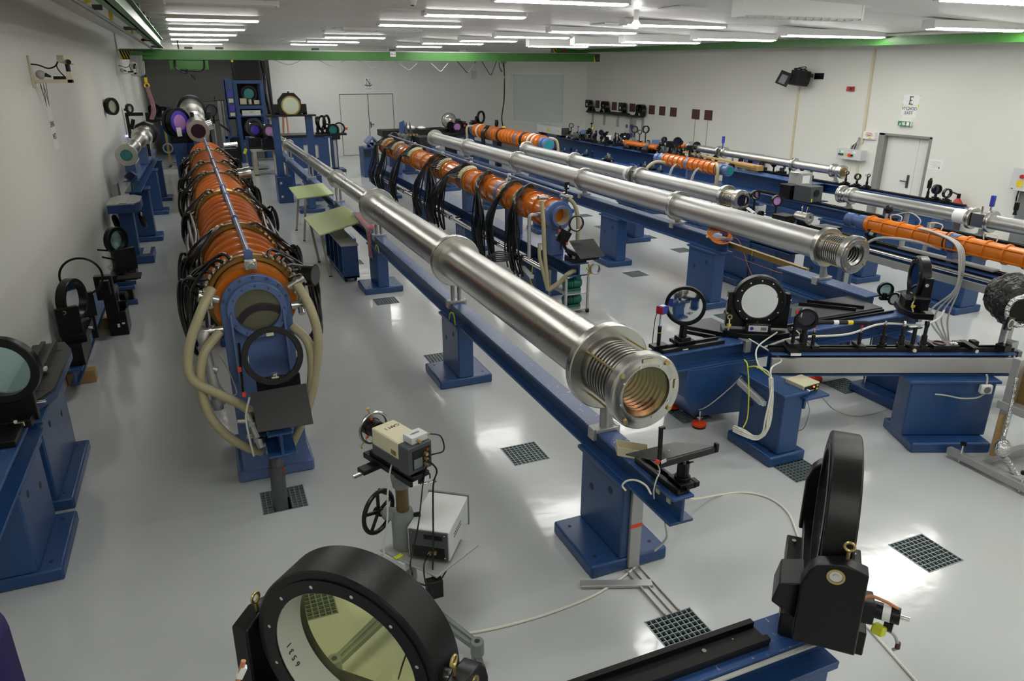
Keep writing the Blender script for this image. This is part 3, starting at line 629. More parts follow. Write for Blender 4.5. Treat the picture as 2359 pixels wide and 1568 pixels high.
# drain pipe into the grate
t = thing('drain_pipe', 'dark grey drain pipe elbow with a red sticker going into the floor grate', 'pipe', (.20, 4.55, 0))
P(t, 'pipe', 'darkgrey', M().cab([(.205, 4.70, .42), (.20, 4.60, .33), (.195, 4.545, .20), (.19, 4.535, .05), (.19, 4.535, -.15)], .05, 20, 8)); P(t, 'collar', 'lightgrey', M().cyl((.207, 4.665, .395), (.204, 4.635, .368), .058, n=24)); P(t, 'coupling', 'darkgrey', M().cyl((.199, 4.575, .29), (.197, 4.555, .235), .057, n=24)); P(t, 'sticker', 'red', M().box((.228, 4.535, .28), (.03, .02, .03), (.35, 0, 0)))
P(t, 'fittings', 'steel2', M().cyl((.16, 4.70, .44), (.19, 4.68, .39), .018, n=10).cyl((.24, 4.70, .44), (.22, 4.68, .39), .02, n=10))
# black ring optic and black screen on the beam
t = thing('ring_holder', 'black empty ring on a holder before the big orange amplifier', 'ring holder', (.25, 4.62, .62))
c = at(628, 820, y=4.62)
P(t, 'ring', 'blackmatt', M().ring(c + V(0, .015, 0), c + V(0, -.03, .012), .19, .152, 48), .004)
for q in (0, 1.57, 3.14, 4.71): P(t, 'pad', 'cream', M().box(c + V(.153 * math.cos(q), -.008, .153 * math.sin(q)), (.012 if abs(math.cos(q)) > .5 else .045, .03, .012 if abs(math.sin(q)) > .5 else .045)))
P(t, 'holder_plate', 'black', M().box(c + V(.02, .05, -.22), (.28, .02, .12)).box((.24, 4.66, .74), (.10, .06, .25)), .004); P(t, 'post', 'chrome', M().cyl(c + V(.0, .035, -.13), c + V(0, .035, -.25), .018)); P(t, 'base', 'blackmatt', M().box((.24, 4.62, .64), (.16, .3, .04)), .004)
pl = [at(575, 905, y=4.55), at(705, 882, y=4.53), at(722, 975, y=4.30), at(594, 995, y=4.32)]
t = thing('laser_screen', 'dark square laser screen with a white centre dot before the amplifier', 'laser screen', (.26, 4.58, .62))
nrm = (pl[1] - pl[0]).cross(pl[3] - pl[0]).normalized()
P(t, 'plate', 'screen', M().prism(pl, nrm * .008), .002); cc = sum(pl, V(0, 0, 0)) / 4
P(t, 'centre_dot', 'paper', M().cyl(cc - nrm * .002, cc + nrm * .010, .007, n=12)); P(t, 'rod', 'black', M().cyl(at(550, 790, y=4.66), at(560, 905, y=4.66), .008)); P(t, 'arm', 'black', M().bar(cc + V(0, .03, -.01), (.24, 4.56, .665), .05, .03)); P(t, 'base', 'black', M().box((.24, 4.56, .643), (.12, .10, .045)), .004)
P(t, 'red_tip', 'redorange', M().box(at(552, 850, y=4.655), (.022, .022, .03)).box(at(562, 908, y=4.645), (.022, .022, .03)))
# ================================================================ FOREGROUND MIRRORS ON THE CROSSWISE BENCH
bench_rail('blue crosswise rail carrying the two big round optics near the camera', (-.55, 1.67), (2.08, 1.67), .76, w=.165, h=.18)
pedestal('blue pedestal at the end of the crosswise rail under the edge-on ring', 1.80, 1.68, .58, w=.52, d=.16, bw=.56, bd=.5)
pedestal('blue pedestal under the tilted disc, below the view', -.25, 1.67, .58, w=.5, d=.16, bw=.56, bd=.5)
t = thing('optical_rail', 'black double optical rail screwed on the crosswise blue rail', 'optical rail', (1.35, 1.68, .76))
P(t, 'base', 'black', M().bx(.62, 1.74, 1.625, 1.735, .7605, .776)); P(t, 'lip', 'black', M().bx(.62, 1.74, 1.715, 1.738, .776, .797)); P(t, 'lip', 'black', M().bx(.62, 1.74, 1.622, 1.645, .776, .797))
P(t, 'screw', 'chrome', M().cyl((1.48, 1.68, .776), (1.48, 1.68, .784), .009, n=10).cyl((1.62, 1.69, .776), (1.62, 1.69, .779), .004, n=8)); 
tag(link('pale_cable_strip', 'cablegrey', M().bar((1.0, 1.58, .735), (1.97, 1.575, .745), .018, .012), bev=.004), 'pale cable strip lying along the flange of the crosswise rail', 'cable')
def big_mirror(label, c, n, R, th, ri, zb, gl, motor=1, group='big round optics near the camera'):
    """thick black ring cell in a yoke; n = horizontal normal of the glass"""
    c, n = V(c), V(n).normalized(); s = V(-n.y, n.x, 0)
    t = thing('mirror_mount', label, 'mirror mount', (c.x, c.y, zb), 0, group)
    P(t, 'ring_cell', 'blackgrain', M().lathe(c - n * th / 2, c + n * th / 2, [(0, ri), (0, ri + .042), (.005, ri + .042), (.005, R - .005), (.010, R), (th - .010, R), (th - .005, R - .005), (th - .005, ri + .042), (th, ri + .042), (th, ri), (0, ri)], 96, caps=False))
    P(t, 'glass', gl, M().cyl(c + n * th * .30, c + n * th * .40, ri + .001, n=72))
    P(t, 'glass_edge', 'lightgrey', M().ring(c - n * th * .46, c + n * th * .29, ri - .0005, ri - .004, 72))
    sc_ = M()
    for k in range(12):
        q = k * PI / 6 + .2; p = c + (s * math.cos(q) + V(0, 0, 1) * math.sin(q)) * (ri + .021)
        for e in (-1, 1): sc_ = M().cyl(p + n * e * (th / 2 - .012), p + n * e * (th / 2 + .002), .006, n=8); P(t, 'screw', 'chrome', sc_)
    h = c.z - zb
    for e in (-1, 1):
        o = c + s * e * (R + .045)
        pts = [o + n * .105 + V(0, 0, -h + .10), o + n * .105 + V(0, 0, -.06), o + n * .085 + V(0, 0, .0), o + n * .06 + V(0, 0, .03), o - n * .02 + V(0, 0, .052), o - n * .10 + V(0, 0, .03), o - n * .105 + V(0, 0, -h + .10)]
        P(t, 'yoke_arm', 'black', M().prism([p - s * .03 for p in pts], s * .06), .006)
        P(t, 'bearing', 'brass', M().ring(o + s * e * .028, o + s * e * .034, .030, .022, 24)); P(t, 'bearing_cap', 'chrome', M().cyl(o + s * e * .026, o + s * e * .032, .021, n=20).cyl(o + s * e * .026, o + s * e * .036, .010, n=12))
        P(t, 'pivot', 'chrome', M().cyl(c + s * e * (R - .01), o, .028, n=20))
        P(t, 'eyelet', 'brass', M().torus(c + s * e * (R + .03) - n * .03 + V(0, 0, .10), s, .016, .005, 20, 8).cyl(c + s * e * (R + .03) - n * .03 + V(0, 0, .05), c + s * e * (R + .03) - n * .03 + V(0, 0, .08), .006, n=8))
    P(t, 'yoke_base', 'black', M().bar(c - s * (R + .05) + V(0, 0, -h + .13), c + s * (R + .05) + V(0, 0, -h + .13), .18, .05), .006)
    P(t, 'base_plate', 'black', M().bar(c - s * .27 + V(0, 0, -h + .052), c + s * .27 + V(0, 0, -h + .052), .30, .104), .006)
    for e in (-1, 1): P(t, 'bolt', 'chrome', M().cyl(c - s * .22 + n * e * .12 + V(0, 0, -h + .104), c - s * .22 + n * e * .12 + V(0, 0, -h + .112), .010, n=10))
    # drive unit behind
    q = c - s * (R + .10) * (-motor) - n * .03 + V(0, 0, -h + .18); x = s * motor
    return t, c, n, s, h
t, c, n, s, h = big_mirror('big black edge-on ring mount standing on the end of the crosswise rail', (2.10, 1.74, 1.175), (-1, 1, 0), .325, .115, .25, .765, 'mirror_warm')
# the gear case on the inner side and the motor
P(t, 'gear_case', 'black', M().prism([at(1795, 1343, y=1.60), at(1776, 1385, y=1.60), at(1850, 1440, y=1.55), at(1850, 1345, y=1.55)], V(.11, .11, 0)), .005)
e = V(.72, -.69, 0).normalized() * 1.0; mp = at(2012, 1402, y=1.42); ax = (at(2066, 1418, y=1.36) - mp).normalized()
P(t, 'motor', 'black', M().cyl(mp, mp + ax * .085, .030, n=24), .003); P(t, 'motor_block', 'black', M().box(mp - ax * .045 + V(0, 0, -.004), (.09, .085, .085), (0, 0, -.7)), .006)
P(t, 'motor_label', 'paper', M().lathe(mp, mp + ax * .085, [(.030, .0306), (.055, .0306)], 24, caps=False)); P(t, 'spindle', 'chrome', M().cyl(mp + ax * .085, mp + ax * .115, .009, n=12))
P(t, 'wire_loop', 'copper', M().cab([mp - ax * .05 + V(0, 0, -.06), mp - ax * .075 + V(-.02, -.04, .02), mp - ax * .04 + V(0, -.02, .055), mp + ax * .03 + V(0, 0, .045), mp + ax * .075 + V(0, 0, .03)], .006, 8))
P(t, 'plug', 'yellowgreen', M().box(mp + ax * .0 + V(.01, -.03, -.07), (.045, .04, .035), (0, .4, .3)), .005)
P(t, 'plug_cable', 'cablegrey', M().cab([mp + V(.03, -.03, -.07), mp + V(.07, -.05, -.10), mp + V(.085, -.06, -.15), mp + V(.08, -.05, -.17)], .006, 8)); P(t, 'cable_tip', 'maroon', M().cyl(mp + V(.085, -.06, -.13), mp + V(.086, -.06, -.155), .009, n=10))
P(t, 'side_wheel', 'black', M().cyl(mp + V(.045, -.02, -.06), mp + V(.06, -.045, -.06), .025, n=16))
# the tilted-looking disc
t, c, n, s, h = big_mirror('big black ring mount with yellow tinted see-through glass, nearest the camera', (.24, 1.785, 1.16), (1, 1, 0), .315, .145, .245, .765, 'dichroic')
for k, ch in enumerate('1356'):
    q = -.20 - k * .10; p = c + (s * math.cos(q) + V(0, 0, 1) * math.sin(q)) * (.239) - n * .03
    X = (s * -math.sin(q) + V(0, 0, 1) * math.cos(q)); Z = -(s * math.cos(q) + V(0, 0, 1) * math.sin(q)); Yv = Z.cross(X)
    o = lettering(t, ch, .027, p, Matrix((-X, Yv, Z)).transposed().to_euler())
    o.rotation_euler = Matrix((X, Yv, Z)).transposed().to_euler()
w2 = at(553, 1552, y=1.45)
P(t, 'wire_loop', 'copper', M().cab([w2 + V(-.02, 0, -.05), w2, w2 + V(.012, 0, .035)], .006, 8)); P(t, 'connector', 'paper', M().box(w2 + V(.004, 0, .005), (.014, .014, .03), (0, .5, 0)))

# purple padded thing at the edge of the view
t = thing('padded_post', 'blurred purple rounded post cut off by the edge of the view, close to camera', 'post', (-.6, 1.0, 0))
pq = at(20, 1368, y=1.05); px_ = at(52, 1480, y=1.05).x
P(t, 'pad', 'purple', M().bx(px_ - .3, px_, .95, 1.05, .05, pq.z), .03); P(t, 'foot', 'blackmatt', M().bx(px_ - .34, px_ + .03, .92, 1.08, 0, .05), .01)

# ================================================================ CAMERA ON A WHEELED COLUMN STAND
hx, hy = .715, 3.14
t = thing('camera_stand', 'grey wheeled column stand with black handwheel and metal tray', 'camera stand', (hx, hy, 0))
P(t, 'hub', 'stand', M().lathe((hx, hy, .09), (hx, hy, .3), [(0, .05), (.02, .07), (.09, .062), (.12, .05), (.21, .05)], 24))
for e in ((.94, 2.68), (.27, 2.84), (.82, 3.62)):
    d = (V(*e, 0) - V(hx, hy, 0)); d.normalize(); p = V(hx, hy, .16); q = V(*e, .115); sd = V(-d.y, d.x, 0)
    P(t, 'leg', 'stand', M().prism([p + sd * .035, p - sd * .035, q - sd * .024, q + sd * .024], (0, 0, .035)).prism([p + sd * .008, p - sd * .008, q - sd * .006, q + sd * .006], (0, 0, .05)), .005)
    P(t, 'foot_pad', 'stand', M().cyl(q + V(0, 0, -.03), q + V(0, 0, .05), .034, n=20), .004); P(t, 'foot_hole', 'pit', M().cyl(q + V(0, 0, .045), q + V(0, 0, .0515), .014, n=14))
    P(t, 'caster', 'stand', M().box(q + V(0, 0, -.045), (.03, .045, .04)).cyl(q + V(-.022, 0, -.08), q + V(.022, 0, -.08), .035, n=18), .003)
P(t, 'sleeve', 'stand', M().lathe((hx, hy, .28), (hx, hy, .70), [(0, .055), (.08, .052), (.10, .062), (.36, .062), (.39, .055), (.42, .048)], 28)); P(t, 'inner_column', 'oldbrass', M().cyl((hx, hy, .68), (hx, hy, .86), .033, n=24))
P(t, 'head', 'stand', M().lathe((hx, hy, .84), (hx, hy, .93), [(0, .045), (.03, .05), (.09, .058)], 24))
wc = at(872, 1178, y=hy + .09)
P(t, 'lock_screw', 'black', M().cyl((hx + .05, hy - .02, .66), (hx + .085, hy - .03, .665), .018, n=12)); P(t, 'gear_housing', 'stand', M().cyl(wc.lerp(V(hx, hy, wc.z), .25), V(hx, hy, wc.z), .034, n=18), .004)
wa = V(-.60, .80, -.0).normalized()
wt = M().torus(wc, wa, .112, .012, 40, 10); a_, b_ = frame(wa)
for k in range(5):
    q = k * 2 * PI / 5 + .3; wt.bar(wc, wc + (a_ * math.cos(q) + b_ * math.sin(q)) * .10, .016, .010, wa)
wt.cyl(wc - wa * .02, wc + wa * .02, .022, n=16)
P(t, 'handwheel', 'black', wt); P(t, 'handwheel_grip', 'black', M().cyl(wc + a_ * .07 + b_ * .075, wc + a_ * .07 + b_ * .075 + wa * .05, .012, n=12)); P(t, 'shaft', 'stand', M().cyl(wc, V(hx - .0, hy, wc.z), .014, n=10))
tp = [at(875, 1270, z=.47), at(930, 1240, z=.47), at(1035, 1238, z=.47), at(1103, 1258, z=.47), at(1006, 1332, z=.47)]
P(t, 'tray', 'alu', M().prism(tp, (0, 0, .012)), .002); P(t, 'tray_bracket', 'lightgrey', M().prism([at(875, 1272, z=.47), at(930, 1300, z=.47), at(950, 1285, z=.47), at(910, 1250, z=.47)], (0, 0, -.05)), .003); P(t, 'yellow_note', 'yellowgreen', M().box(at(918, 1281, z=.484), (.045, .025, .002), (0, 0, .4)))
P(t, 'power_block', 'blackmatt', M().box((hx + .07, hy - .28, .40), (.08, .05, .1)), .004)
# video monitor on the tray, its back towards us
fl, fr, bl_ = at(943, 1284, z=.485), at(1033, 1297, z=.485), at(955, 1165, z=.485)
ux = (fr - fl).normalized(); uy = V(-ux.y, ux.x, 0); W_ = (fr - fl).length * 1.02; Dp = .34; Hh = .18
t = thing('video_monitor', 'boxy light grey video monitor on the tray of the camera stand', 'monitor', fl)
def bq(x0, x1, y0, y1, z0, z1): 
    o = fl; return M().prism([o + ux * x0 + uy * y0 + V(0, 0, z0), o + ux * x1 + uy * y0 + V(0, 0, z0), o + ux * x1 + uy * y1 + V(0, 0, z0), o + ux * x0 + uy * y1 + V(0, 0, z0)], (0, 0, z1 - z0))
P(t, 'case', 'lightgrey', bq(-.004, W_ + .004, .004, Dp, .008, Hh), .006); P(t, 'rear_panel', 'darkgrey', bq(.004, W_ - .004, -.004, .006, .012, Hh - .006), .002); P(t, 'front_frame', 'midgrey', bq(-.008, W_ + .008, Dp, Dp + .012, .0, Hh + .006), .003)
P(t, 'rear_recess', 'black', bq(.02, W_ - .02, -.006, -.003, .02, .085)); P(t, 'vent', 'black', bq(W_ * .40, W_ - .03, -.006, -.003, Hh - .05, Hh - .025)); P(t, 'side_slot', 'darkgrey', bq(W_ + .003, W_ + .006, .08, .20, .10, .104)); P(t, 'side_slot', 'darkgrey', bq(W_ + .003, W_ + .006, .08, .20, .118, .122))
P(t, 'socket', 'brass', M().cyl(fl + ux * W_ * .55 + uy * -.003 + V(0, 0, .055), fl + ux * W_ * .55 - uy * .022 + V(0, 0, .055), .009, n=10).cyl(fl + ux * W_ * .68 - uy * .003 + V(0, 0, .06), fl + ux * W_ * .68 - uy * .02 + V(0, 0, .06), .009, n=10))
for k in range(4): P(t, 'screw', 'chrome', M().sphere(fl + ux * (.02 if k % 2 else W_ - .02) - uy * .004 + V(0, 0, .03 if k < 2 else Hh - .02), .004, 8, 5))
# the camera itself
ca = V(.842, 2.95, .985); cf = (at(880, 975, y=3.26) - at(975, 1052, y=2.96)).normalized(); cf.z = .02; cf.normalize(); cs = V(cf.y, -cf.x, 0).normalized(); cu = cs.cross(cf)
ca = at(968, 1055, y=3.0); 
t = thing('video_camera', 'cream and grey video camera with black lens on the column stand', 'camera', (ca.x, ca.y, .93))
def cb(x0, x1, y0, y1, z0, z1):
    return M().prism([ca + cs * x0 + cf * y0 + cu * z0, ca + cs * x1 + cf * y0 + cu * z0, ca + cs * x1 + cf * y1 + cu * z0, ca + cs * x0 + cf * y1 + cu * z0], cu * (z1 - z0))
P(t, 'housing', 'cream', cb(-.068, .068, .075, .30, -.02, .075), .008); P(t, 'lower_housing', 'darkgrey', cb(-.07, .07, .06, .30, -.07, -.015), .006); P(t, 'rear_housing', 'darkgrey', cb(-.072, .072, 0, .078, -.072, .074), .005)
P(t, 'rear_panel', 'black', cb(-.045, .06, -.003, .001, -.05, .05)); P(t, 'connector_plate', 'midgrey', cb(-.04, .01, -.005, 0, -.045, .005)); P(t, 'connector', 'brass', M().cyl(ca + cs * .028 - cu * .01, ca + cs * .028 - cu * .01 - cf * .02, .009, n=10).cyl(ca + cs * .028 + cu * .018, ca + cs * .028 + cu * .018 - cf * .02, .009, n=10).cyl(ca + cs * .025 - cu * .038, ca + cs * .025 - cu * .038 - cf * .02, .009, n=10))
P(t, 'red_mark', 'red', cb(.04, .05, -.005, 0, .025, .04)); P(t, 'side_label', 'gold', cb(-.0695, -.0685, .10, .14, -.005, .02))
lc = ca + cf * .30 + cu * .02
P(t, 'lens', 'black', M().lathe(lc, lc + cf * .13, [(0, .034), (.03, .034), (.032, .044), (.085, .046), (.087, .05), (.13, .05), (.13, .03)], 28)); P(t, 'lens_ring', 'steel2', M().torus(lc + cf * .08, cf, .082, .009, 40, 8))
for q in (.2, 2.3, 4.4): 
    aa, bb = frame(cf); dv = aa * math.cos(q + 1.6) + bb * math.sin(q + 1.6); P(t, 'thumb_screw', 'brass', M().cyl(lc + cf * .08 + dv * .05, lc + cf * .08 + dv * .115, .004, n=8).cyl(lc + cf * .08 + dv * .115, lc + cf * .08 + dv * .122, .011, n=10))
    P(t, 'screw_tip', 'redorange', M().cyl(lc + cf * .08 + dv * .05, lc + cf * .08 + dv * .062, .007, n=8))
P(t, 'video_box', 'lightgrey', cb(-.035, .062, .015, .085, .075, .112), .003); P(t, 'video_box_jack', 'brass', M().cyl(ca + cf * .015 + cs * .0 + cu * .092, ca - cf * .006 + cs * .0 + cu * .092, .008, n=10).cyl(ca + cf * .03 + cs * .062 + cu * .092, ca + cf * .03 + cs * .082 + cu * .092, .008, n=10))
lettering(t, 'CAM 1', .03, ca + cf * .235 + cu * .0758 + cs * .01, Matrix((-cs, -cf, cu)).transposed().to_euler())
lettering(t, 'VIDEO', .018, ca + cf * .05 + cu * .1125 + cs * .012, Matrix((cs, cf, cu)).transposed().to_euler())
P(t, 'dovetail_plate', 'black', cb(-.05, .05, -.005, .36, -.11, -.085), .003); P(t, 'slide_rail', 'black', cb(-.062, .062, .0, .40, -.14, -.11), .003); P(t, 'rail_end', 'white', cb(-.05, -.02, -.002, .0, -.138, -.112)); P(t, 'rail_end', 'white', cb(.02, .05, -.002, .0, -.138, -.112)); P(t, 'cross_slide', 'black', cb(-.14, .06, .28, .34, -.165, -.14), .003); P(t, 'thumb_screw', 'chrome', M().cyl(ca + cf * .02 - cu * .15 - cs * .02, ca - cf * .01 - cu * .155 + cs * .07, .005, n=8).cyl(ca - cf * .01 - cu * .155 + cs * .07, ca - cf * .012 - cu * .155 + cs * .08, .012, n=10).cyl(ca + cf * .3 - cu * .16 - cs * .14, ca + cf * .3 - cu * .16 - cs * .19, .01, n=10))
P(t, 'block', 'chrome', cb(-.03, .03, .06, .12, -.09, -.06))
# cables of the camera and the monitor
tag(link('camera_cable', 'cable', M().cab([ca + cs * .028 - cf * .02 - cu * .01, ca + cs * .05 - cf * .06 + V(0, 0, -.06), at(998, 1120, y=2.98), at(998, 1220, y=2.93), at(997, 1300, y=2.9), at(990, 1370, y=2.86), V(.60, 2.75, .15), V(.55, 2.74, .02)], .0045, 6, 8)), 'black cable hanging from the video camera past the monitor', 'cable')
tag(link('camera_cable', 'cable', M().cab([ca + cs * .025 - cf * .02 - cu * .038, at(975, 1110, y=3.0), at(965, 1200, y=2.92), at(953, 1260, y=2.90), at(945, 1300, y=2.86), at(950, 1318, y=2.88)], .004, 6, 8)), 'black cable running from the camera down behind the monitor to a power block', 'cable')
tag(link('camera_cable', 'cable', M().cab([ca + cs * .08 + cf * .03 + cu * .092, ca + cs * .13 + cf * .0 + cu * .07, ca + cs * .13 - cf * .02 + cu * .0, ca + cs * .06 - cf * .012 + cu * .0], .004, 6, 8)), 'short black cable looping from the white box on the camera', 'cable')
tag(link('monitor_cable', 'cable', M().cab([fl + ux * W_ * .55 - uy * .02 + V(0, 0, .055), at(977, 1300, y=2.88), at(980, 1340, y=2.84), at(995, 1372, y=2.8), V(.66, 2.72, .10), V(.66, 2.70, .02)], .004, 6, 8)), 'black cable drooping from the socket of the grey monitor', 'cable')
tag(link('monitor_cable', 'cable', M().cab([at(948, 1312, y=2.9), at(955, 1335, y=2.85), at(985, 1349, y=2.84), at(1010, 1340, y=2.9), at(1030, 1310, y=2.97), at(1034, 1290, y=3.0)], .004, 6, 8)), 'black cable looping under the tray corner of the camera stand', 'cable')
tag(link('camera_cable', 'cablegrey', M().cab([ca + cf * .16 - cu * .07 - cs * .05, at(898, 1090, y=3.1), at(893, 1140, y=3.06), at(892, 1200, y=3.02), at(884, 1262, y=2.98), at(888, 1290, y=2.95)], .005, 6, 8)), 'pale grey cable hanging beside the handwheel', 'cable')
# ================================================================ SECOND ORANGE AMPLIFIER (with hanging cable bundles)
b0, b1 = V(3.985, 7.98, 1.13), V(4.10, 17.6, 1.13)
db = (b1 - b0).normalized(); Lb = (b1 - b0).length; sb = V(db.y, -db.x, 0).normalized()
def BB(t, ang=0.0, r=0.0): return b0 + db * t + (V(0, 0, 1) * math.cos(ang) + sb * math.sin(ang)) * r
bm = thing('laser_amplifier', 'orange laser amplifier with thick black cable bundles hanging down its side', 'laser amplifier', (3.985, 8.0, .62), 0)
P(bm, 'housing', 'orange', M().lathe(BB(.08), BB(Lb), [(0, .16), (0, .172), (Lb - .08, .172), (Lb - .08, .1)], 48))
for tt in [.16, .42, .68, .95, 1.35, 2.15, 2.45, 2.75, 3.15, 3.55, 4.3, 4.6, 4.95, 5.35, 5.75, 6.3, 6.6, 7.0, 7.35, 7.9, 8.25, 8.6, 9.0, 9.3]:
    P(bm, 'rib', 'orange', M().lathe(BB(tt), BB(tt + .035), [(0, .168), (0, .195), (.028, .195), (.028, .168)], 40, caps=False))
for tt in (1.75, 3.38, 4.75, 7.6): P(bm, 'clamp_band', 'slate', M().lathe(BB(tt), BB(tt + .1), [(0, .16), (0, .18), (.1, .18), (.1, .16)], 40, caps=False))
P(bm, 'end_disc', 'slate', M().lathe(BB(-.02), BB(.1), [(0, .12), (0, .168), (.01, .178), (.08, .178), (.1, .16)], 40, caps=False)); P(bm, 'window_ring', 'slate', M().ring(BB(-.09), BB(.0), .132, .10, 40), .004); P(bm, 'bore', 'cream', M().lathe(BB(-.088), BB(.5), [(0, .0995), (.2, .0995), (.5, .07), (.5, .001)], 32, caps=False))
P(bm, 'pedestal', 'slate', M().bx(3.90, 4.08, 8.02, 8.22, .62, 1.02), .008); P(bm, 'label_plate', 'cream', M().bx(3.955, 4.005, 8.012, 8.02, .87, .89))
P(bm, 'saddle', 'slate', M().bx(3.92, 4.12, 9.4, 9.6, .62, .99).bx(3.93, 4.13, 11.3, 11.5, .62, .99).bx(3.95, 4.15, 13.6, 13.8, .62, .99).bx(3.98, 4.18, 16.3, 16.5, .62, .99), .008)
P(bm, 'top_rod', 'slate', M().cyl(V(4.09, 7.98, 1.37), V(4.22, 17.6, 1.37), .016))
for k, y in enumerate((8.05, 9.9, 11.6, 13.2, 15.2)): P(bm, 'rod_clamp', 'lightgrey' if k else 'steel2', M().box((4.09 + (y - 8) * .0135, y, 1.36), (.05, .045, .08)).box((4.05 + (y - 8) * .0135, y, 1.29), (.025, .04, .08)), .004)
rnd = random.Random(5)
def bundle(bt, n_, tdir, a_in, a_out, zlow, ylow, spread=.28, gap=None):
    """cables that leave a connector ring and drop down the near side"""
    n = int(n_ * 1.5); spread *= 1.35
    for k in range(n):
        f = k / (n - 1); ang = a_in + (a_out - a_in) * f
        p = BB(bt, ang, .20); q = BB(bt + tdir * .09, ang, .225)
        P(bm, 'connector', 'cream', M().cyl(p, q, .009, .011, n=7))
        r1 = .24 + .03 * rnd.random(); yl = ylow + spread * (f - .5) + rnd.uniform(-.03, .03)
        m1 = min(-.9, ang - .9)
        sx_ = -.27 - .07 * rnd.random()
        pts = [q, BB(bt + tdir * .2, (ang + m1) / 2 if ang > -.9 else ang - .15, r1), BB(bt + tdir * .30 + (yl - b0.y - bt - tdir * .3) * .25, -1.45, .27 + .03 * rnd.random()),
               V(b0.x + .012 * (yl - 8) + sx_, yl + rnd.uniform(-.04, .04), .82), V(b0.x + sx_ + rnd.uniform(-.02, .03), yl + rnd.uniform(-.05, .05), .52), V(b0.x + sx_ + .05, yl + rnd.uniform(-.06, .06), zlow + .05 * rnd.random())]
        P(bm, 'cable', 'cable', M().cab(pts, .0115, 6, 5))
    P(bm, 'connector_ring', 'gold', M().lathe(BB(bt - .02), BB(bt + .03), [(0, .165), (0, .192), (.01, .202), (.04, .202), (.05, .192), (.05, .165)], 40, caps=False))
bundle(1.05, 11, -1, -1.1, .5, .22, 8.75); bundle(1.55, 10, -1, -1.3, .6, .2, 9.6, .22)
bundle(2.55, 11, -1, -1.2, .3, .16, 10.1, .25)
bundle(3.25, 12, 1, -1.3, .4, .2, 12.2, .45); bundle(4.45, 8, 1, -1.3, .2, .2, 12.6, .3)
bundle(5.2, 12, -1, -1.1, .4, .2, 13.5, .32)
bundle(6.5, 11, 1, -1.2, .3, .2, 15.3, .4); bundle(7.9, 10, 1, -1.2, .3, .22, 16.6, .4); bundle(8.9, 9, 1, -1.2, .3, .24, 17.3, .5)
# cable loops at the foot
for k in range(6): P(bm, 'cable_loop', 'cable', M().cab([(3.72, 8.55 + .03 * k, .45), (3.66, 8.8 + .04 * k, .50 - .03 * k), (3.64, 9.2 + .04 * k, .44 - .035 * k), (3.66, 9.5 + .03 * k, .28), (3.68, 9.55 + .03 * k, .05)], .011, 6, 6))
P(bm, 'hose', 'hose', M().cab([at(1248, 463, y=7.9), at(1252, 520, y=7.8), at(1255, 590, y=7.75), at(1260, 640, y=7.7), at(1262, 668, y=7.7)], .026, 10)); P(bm, 'hose', 'hose', M().cab([at(1243, 560, y=7.8), at(1243, 590, y=7.76), at(1252, 630, y=7.72), at(1262, 668, y=7.7)], .022, 10))
P(bm, 'hose', 'hose', M().cab([at(1310, 455, y=7.95), at(1325, 475, y=7.93), at(1332, 510, y=7.9), at(1330, 560, y=7.9)], .026, 10))
P(bm, 'vent_pipe', 'alu', M().cab([at(1240, 495, y=7.92), at(1222, 497, y=7.9), at(1219, 520, y=7.9), at(1219, 595, y=7.85)], .022, 12))
P(bm, 'valve', 'steel2', M().cyl(at(1240, 455, y=7.95), at(1262, 455, y=7.95), .025, n=14).cyl(at(1290, 448, y=7.98), at(1318, 455, y=7.95), .025, n=14).cyl(at(1236, 495, y=7.92), at(1246, 495, y=7.92), .03, n=14)); P(bm, 'sensor', 'black', M().box(at(1306, 427, y=8.0), (.05, .04, .09)).cyl(at(1304, 450, y=8.0), at(1305, 430, y=8.0), .012), .004); P(bm, 'sensor_label', 'paper', M().box(at(1309, 429, y=7.97), (.02, .004, .03)))
bench_rail('blue rail under the orange amplifier with hanging cables', (4.06, 7.55), (4.10, 18.2), .62, w=.26, h=.16)
for y, lb in [(8.55, 'blue pedestal under the open end of the cable hung amplifier'), (11.3, 'blue pedestal behind the hanging cables, second from the open end'), (14.0, 'blue pedestal behind the hanging cables, third from the open end'), (17.0, 'blue pedestal at the far end of the cable hung amplifier')]: pedestal(lb, 3.98, y, .46, w=.32, bw=.55, d=.5)
t = thing('chrome_pipe', 'horizontal polished pipe along the amplifier with hanging cables', 'pipe', (3.70, 12, .45))
P(t, 'pipe', 'chrome', M().cyl((3.74, 7.9, .50), (3.74, 16.5, .50), .035, n=20)); 
for y in (8.5, 10, 11.5, 13, 14.5): P(t, 'bracket', 'blackmatt', M().ring((3.74, y, .50), (3.74, y + .03, .50), .041, .034, 20).bx(3.74, 3.94, y, y + .03, .49, .51))
t = thing('power_strip', 'white socket strip on the pedestal of the cable hung amplifier', 'power strip', at(1220, 630, x=3.80)); pp = at(1218, 628, x=3.79)
P(t, 'body', 'white', M().bar(pp + V(0, .18, .03), pp + V(0, -.12, -.03), .05, .05), .005); P(t, 'cord', 'yellowgreen', M().cab([pp + V(0, -.1, 0), pp + V(0, -.12, .14), pp + V(0, -.1, .22)], .006)); P(t, 'cord', 'yellowgreen', M().cab([pp + V(0, 0, -.03), pp + V(.02, -.08, -.15), pp + V(.05, -.22, -.2)], .006))
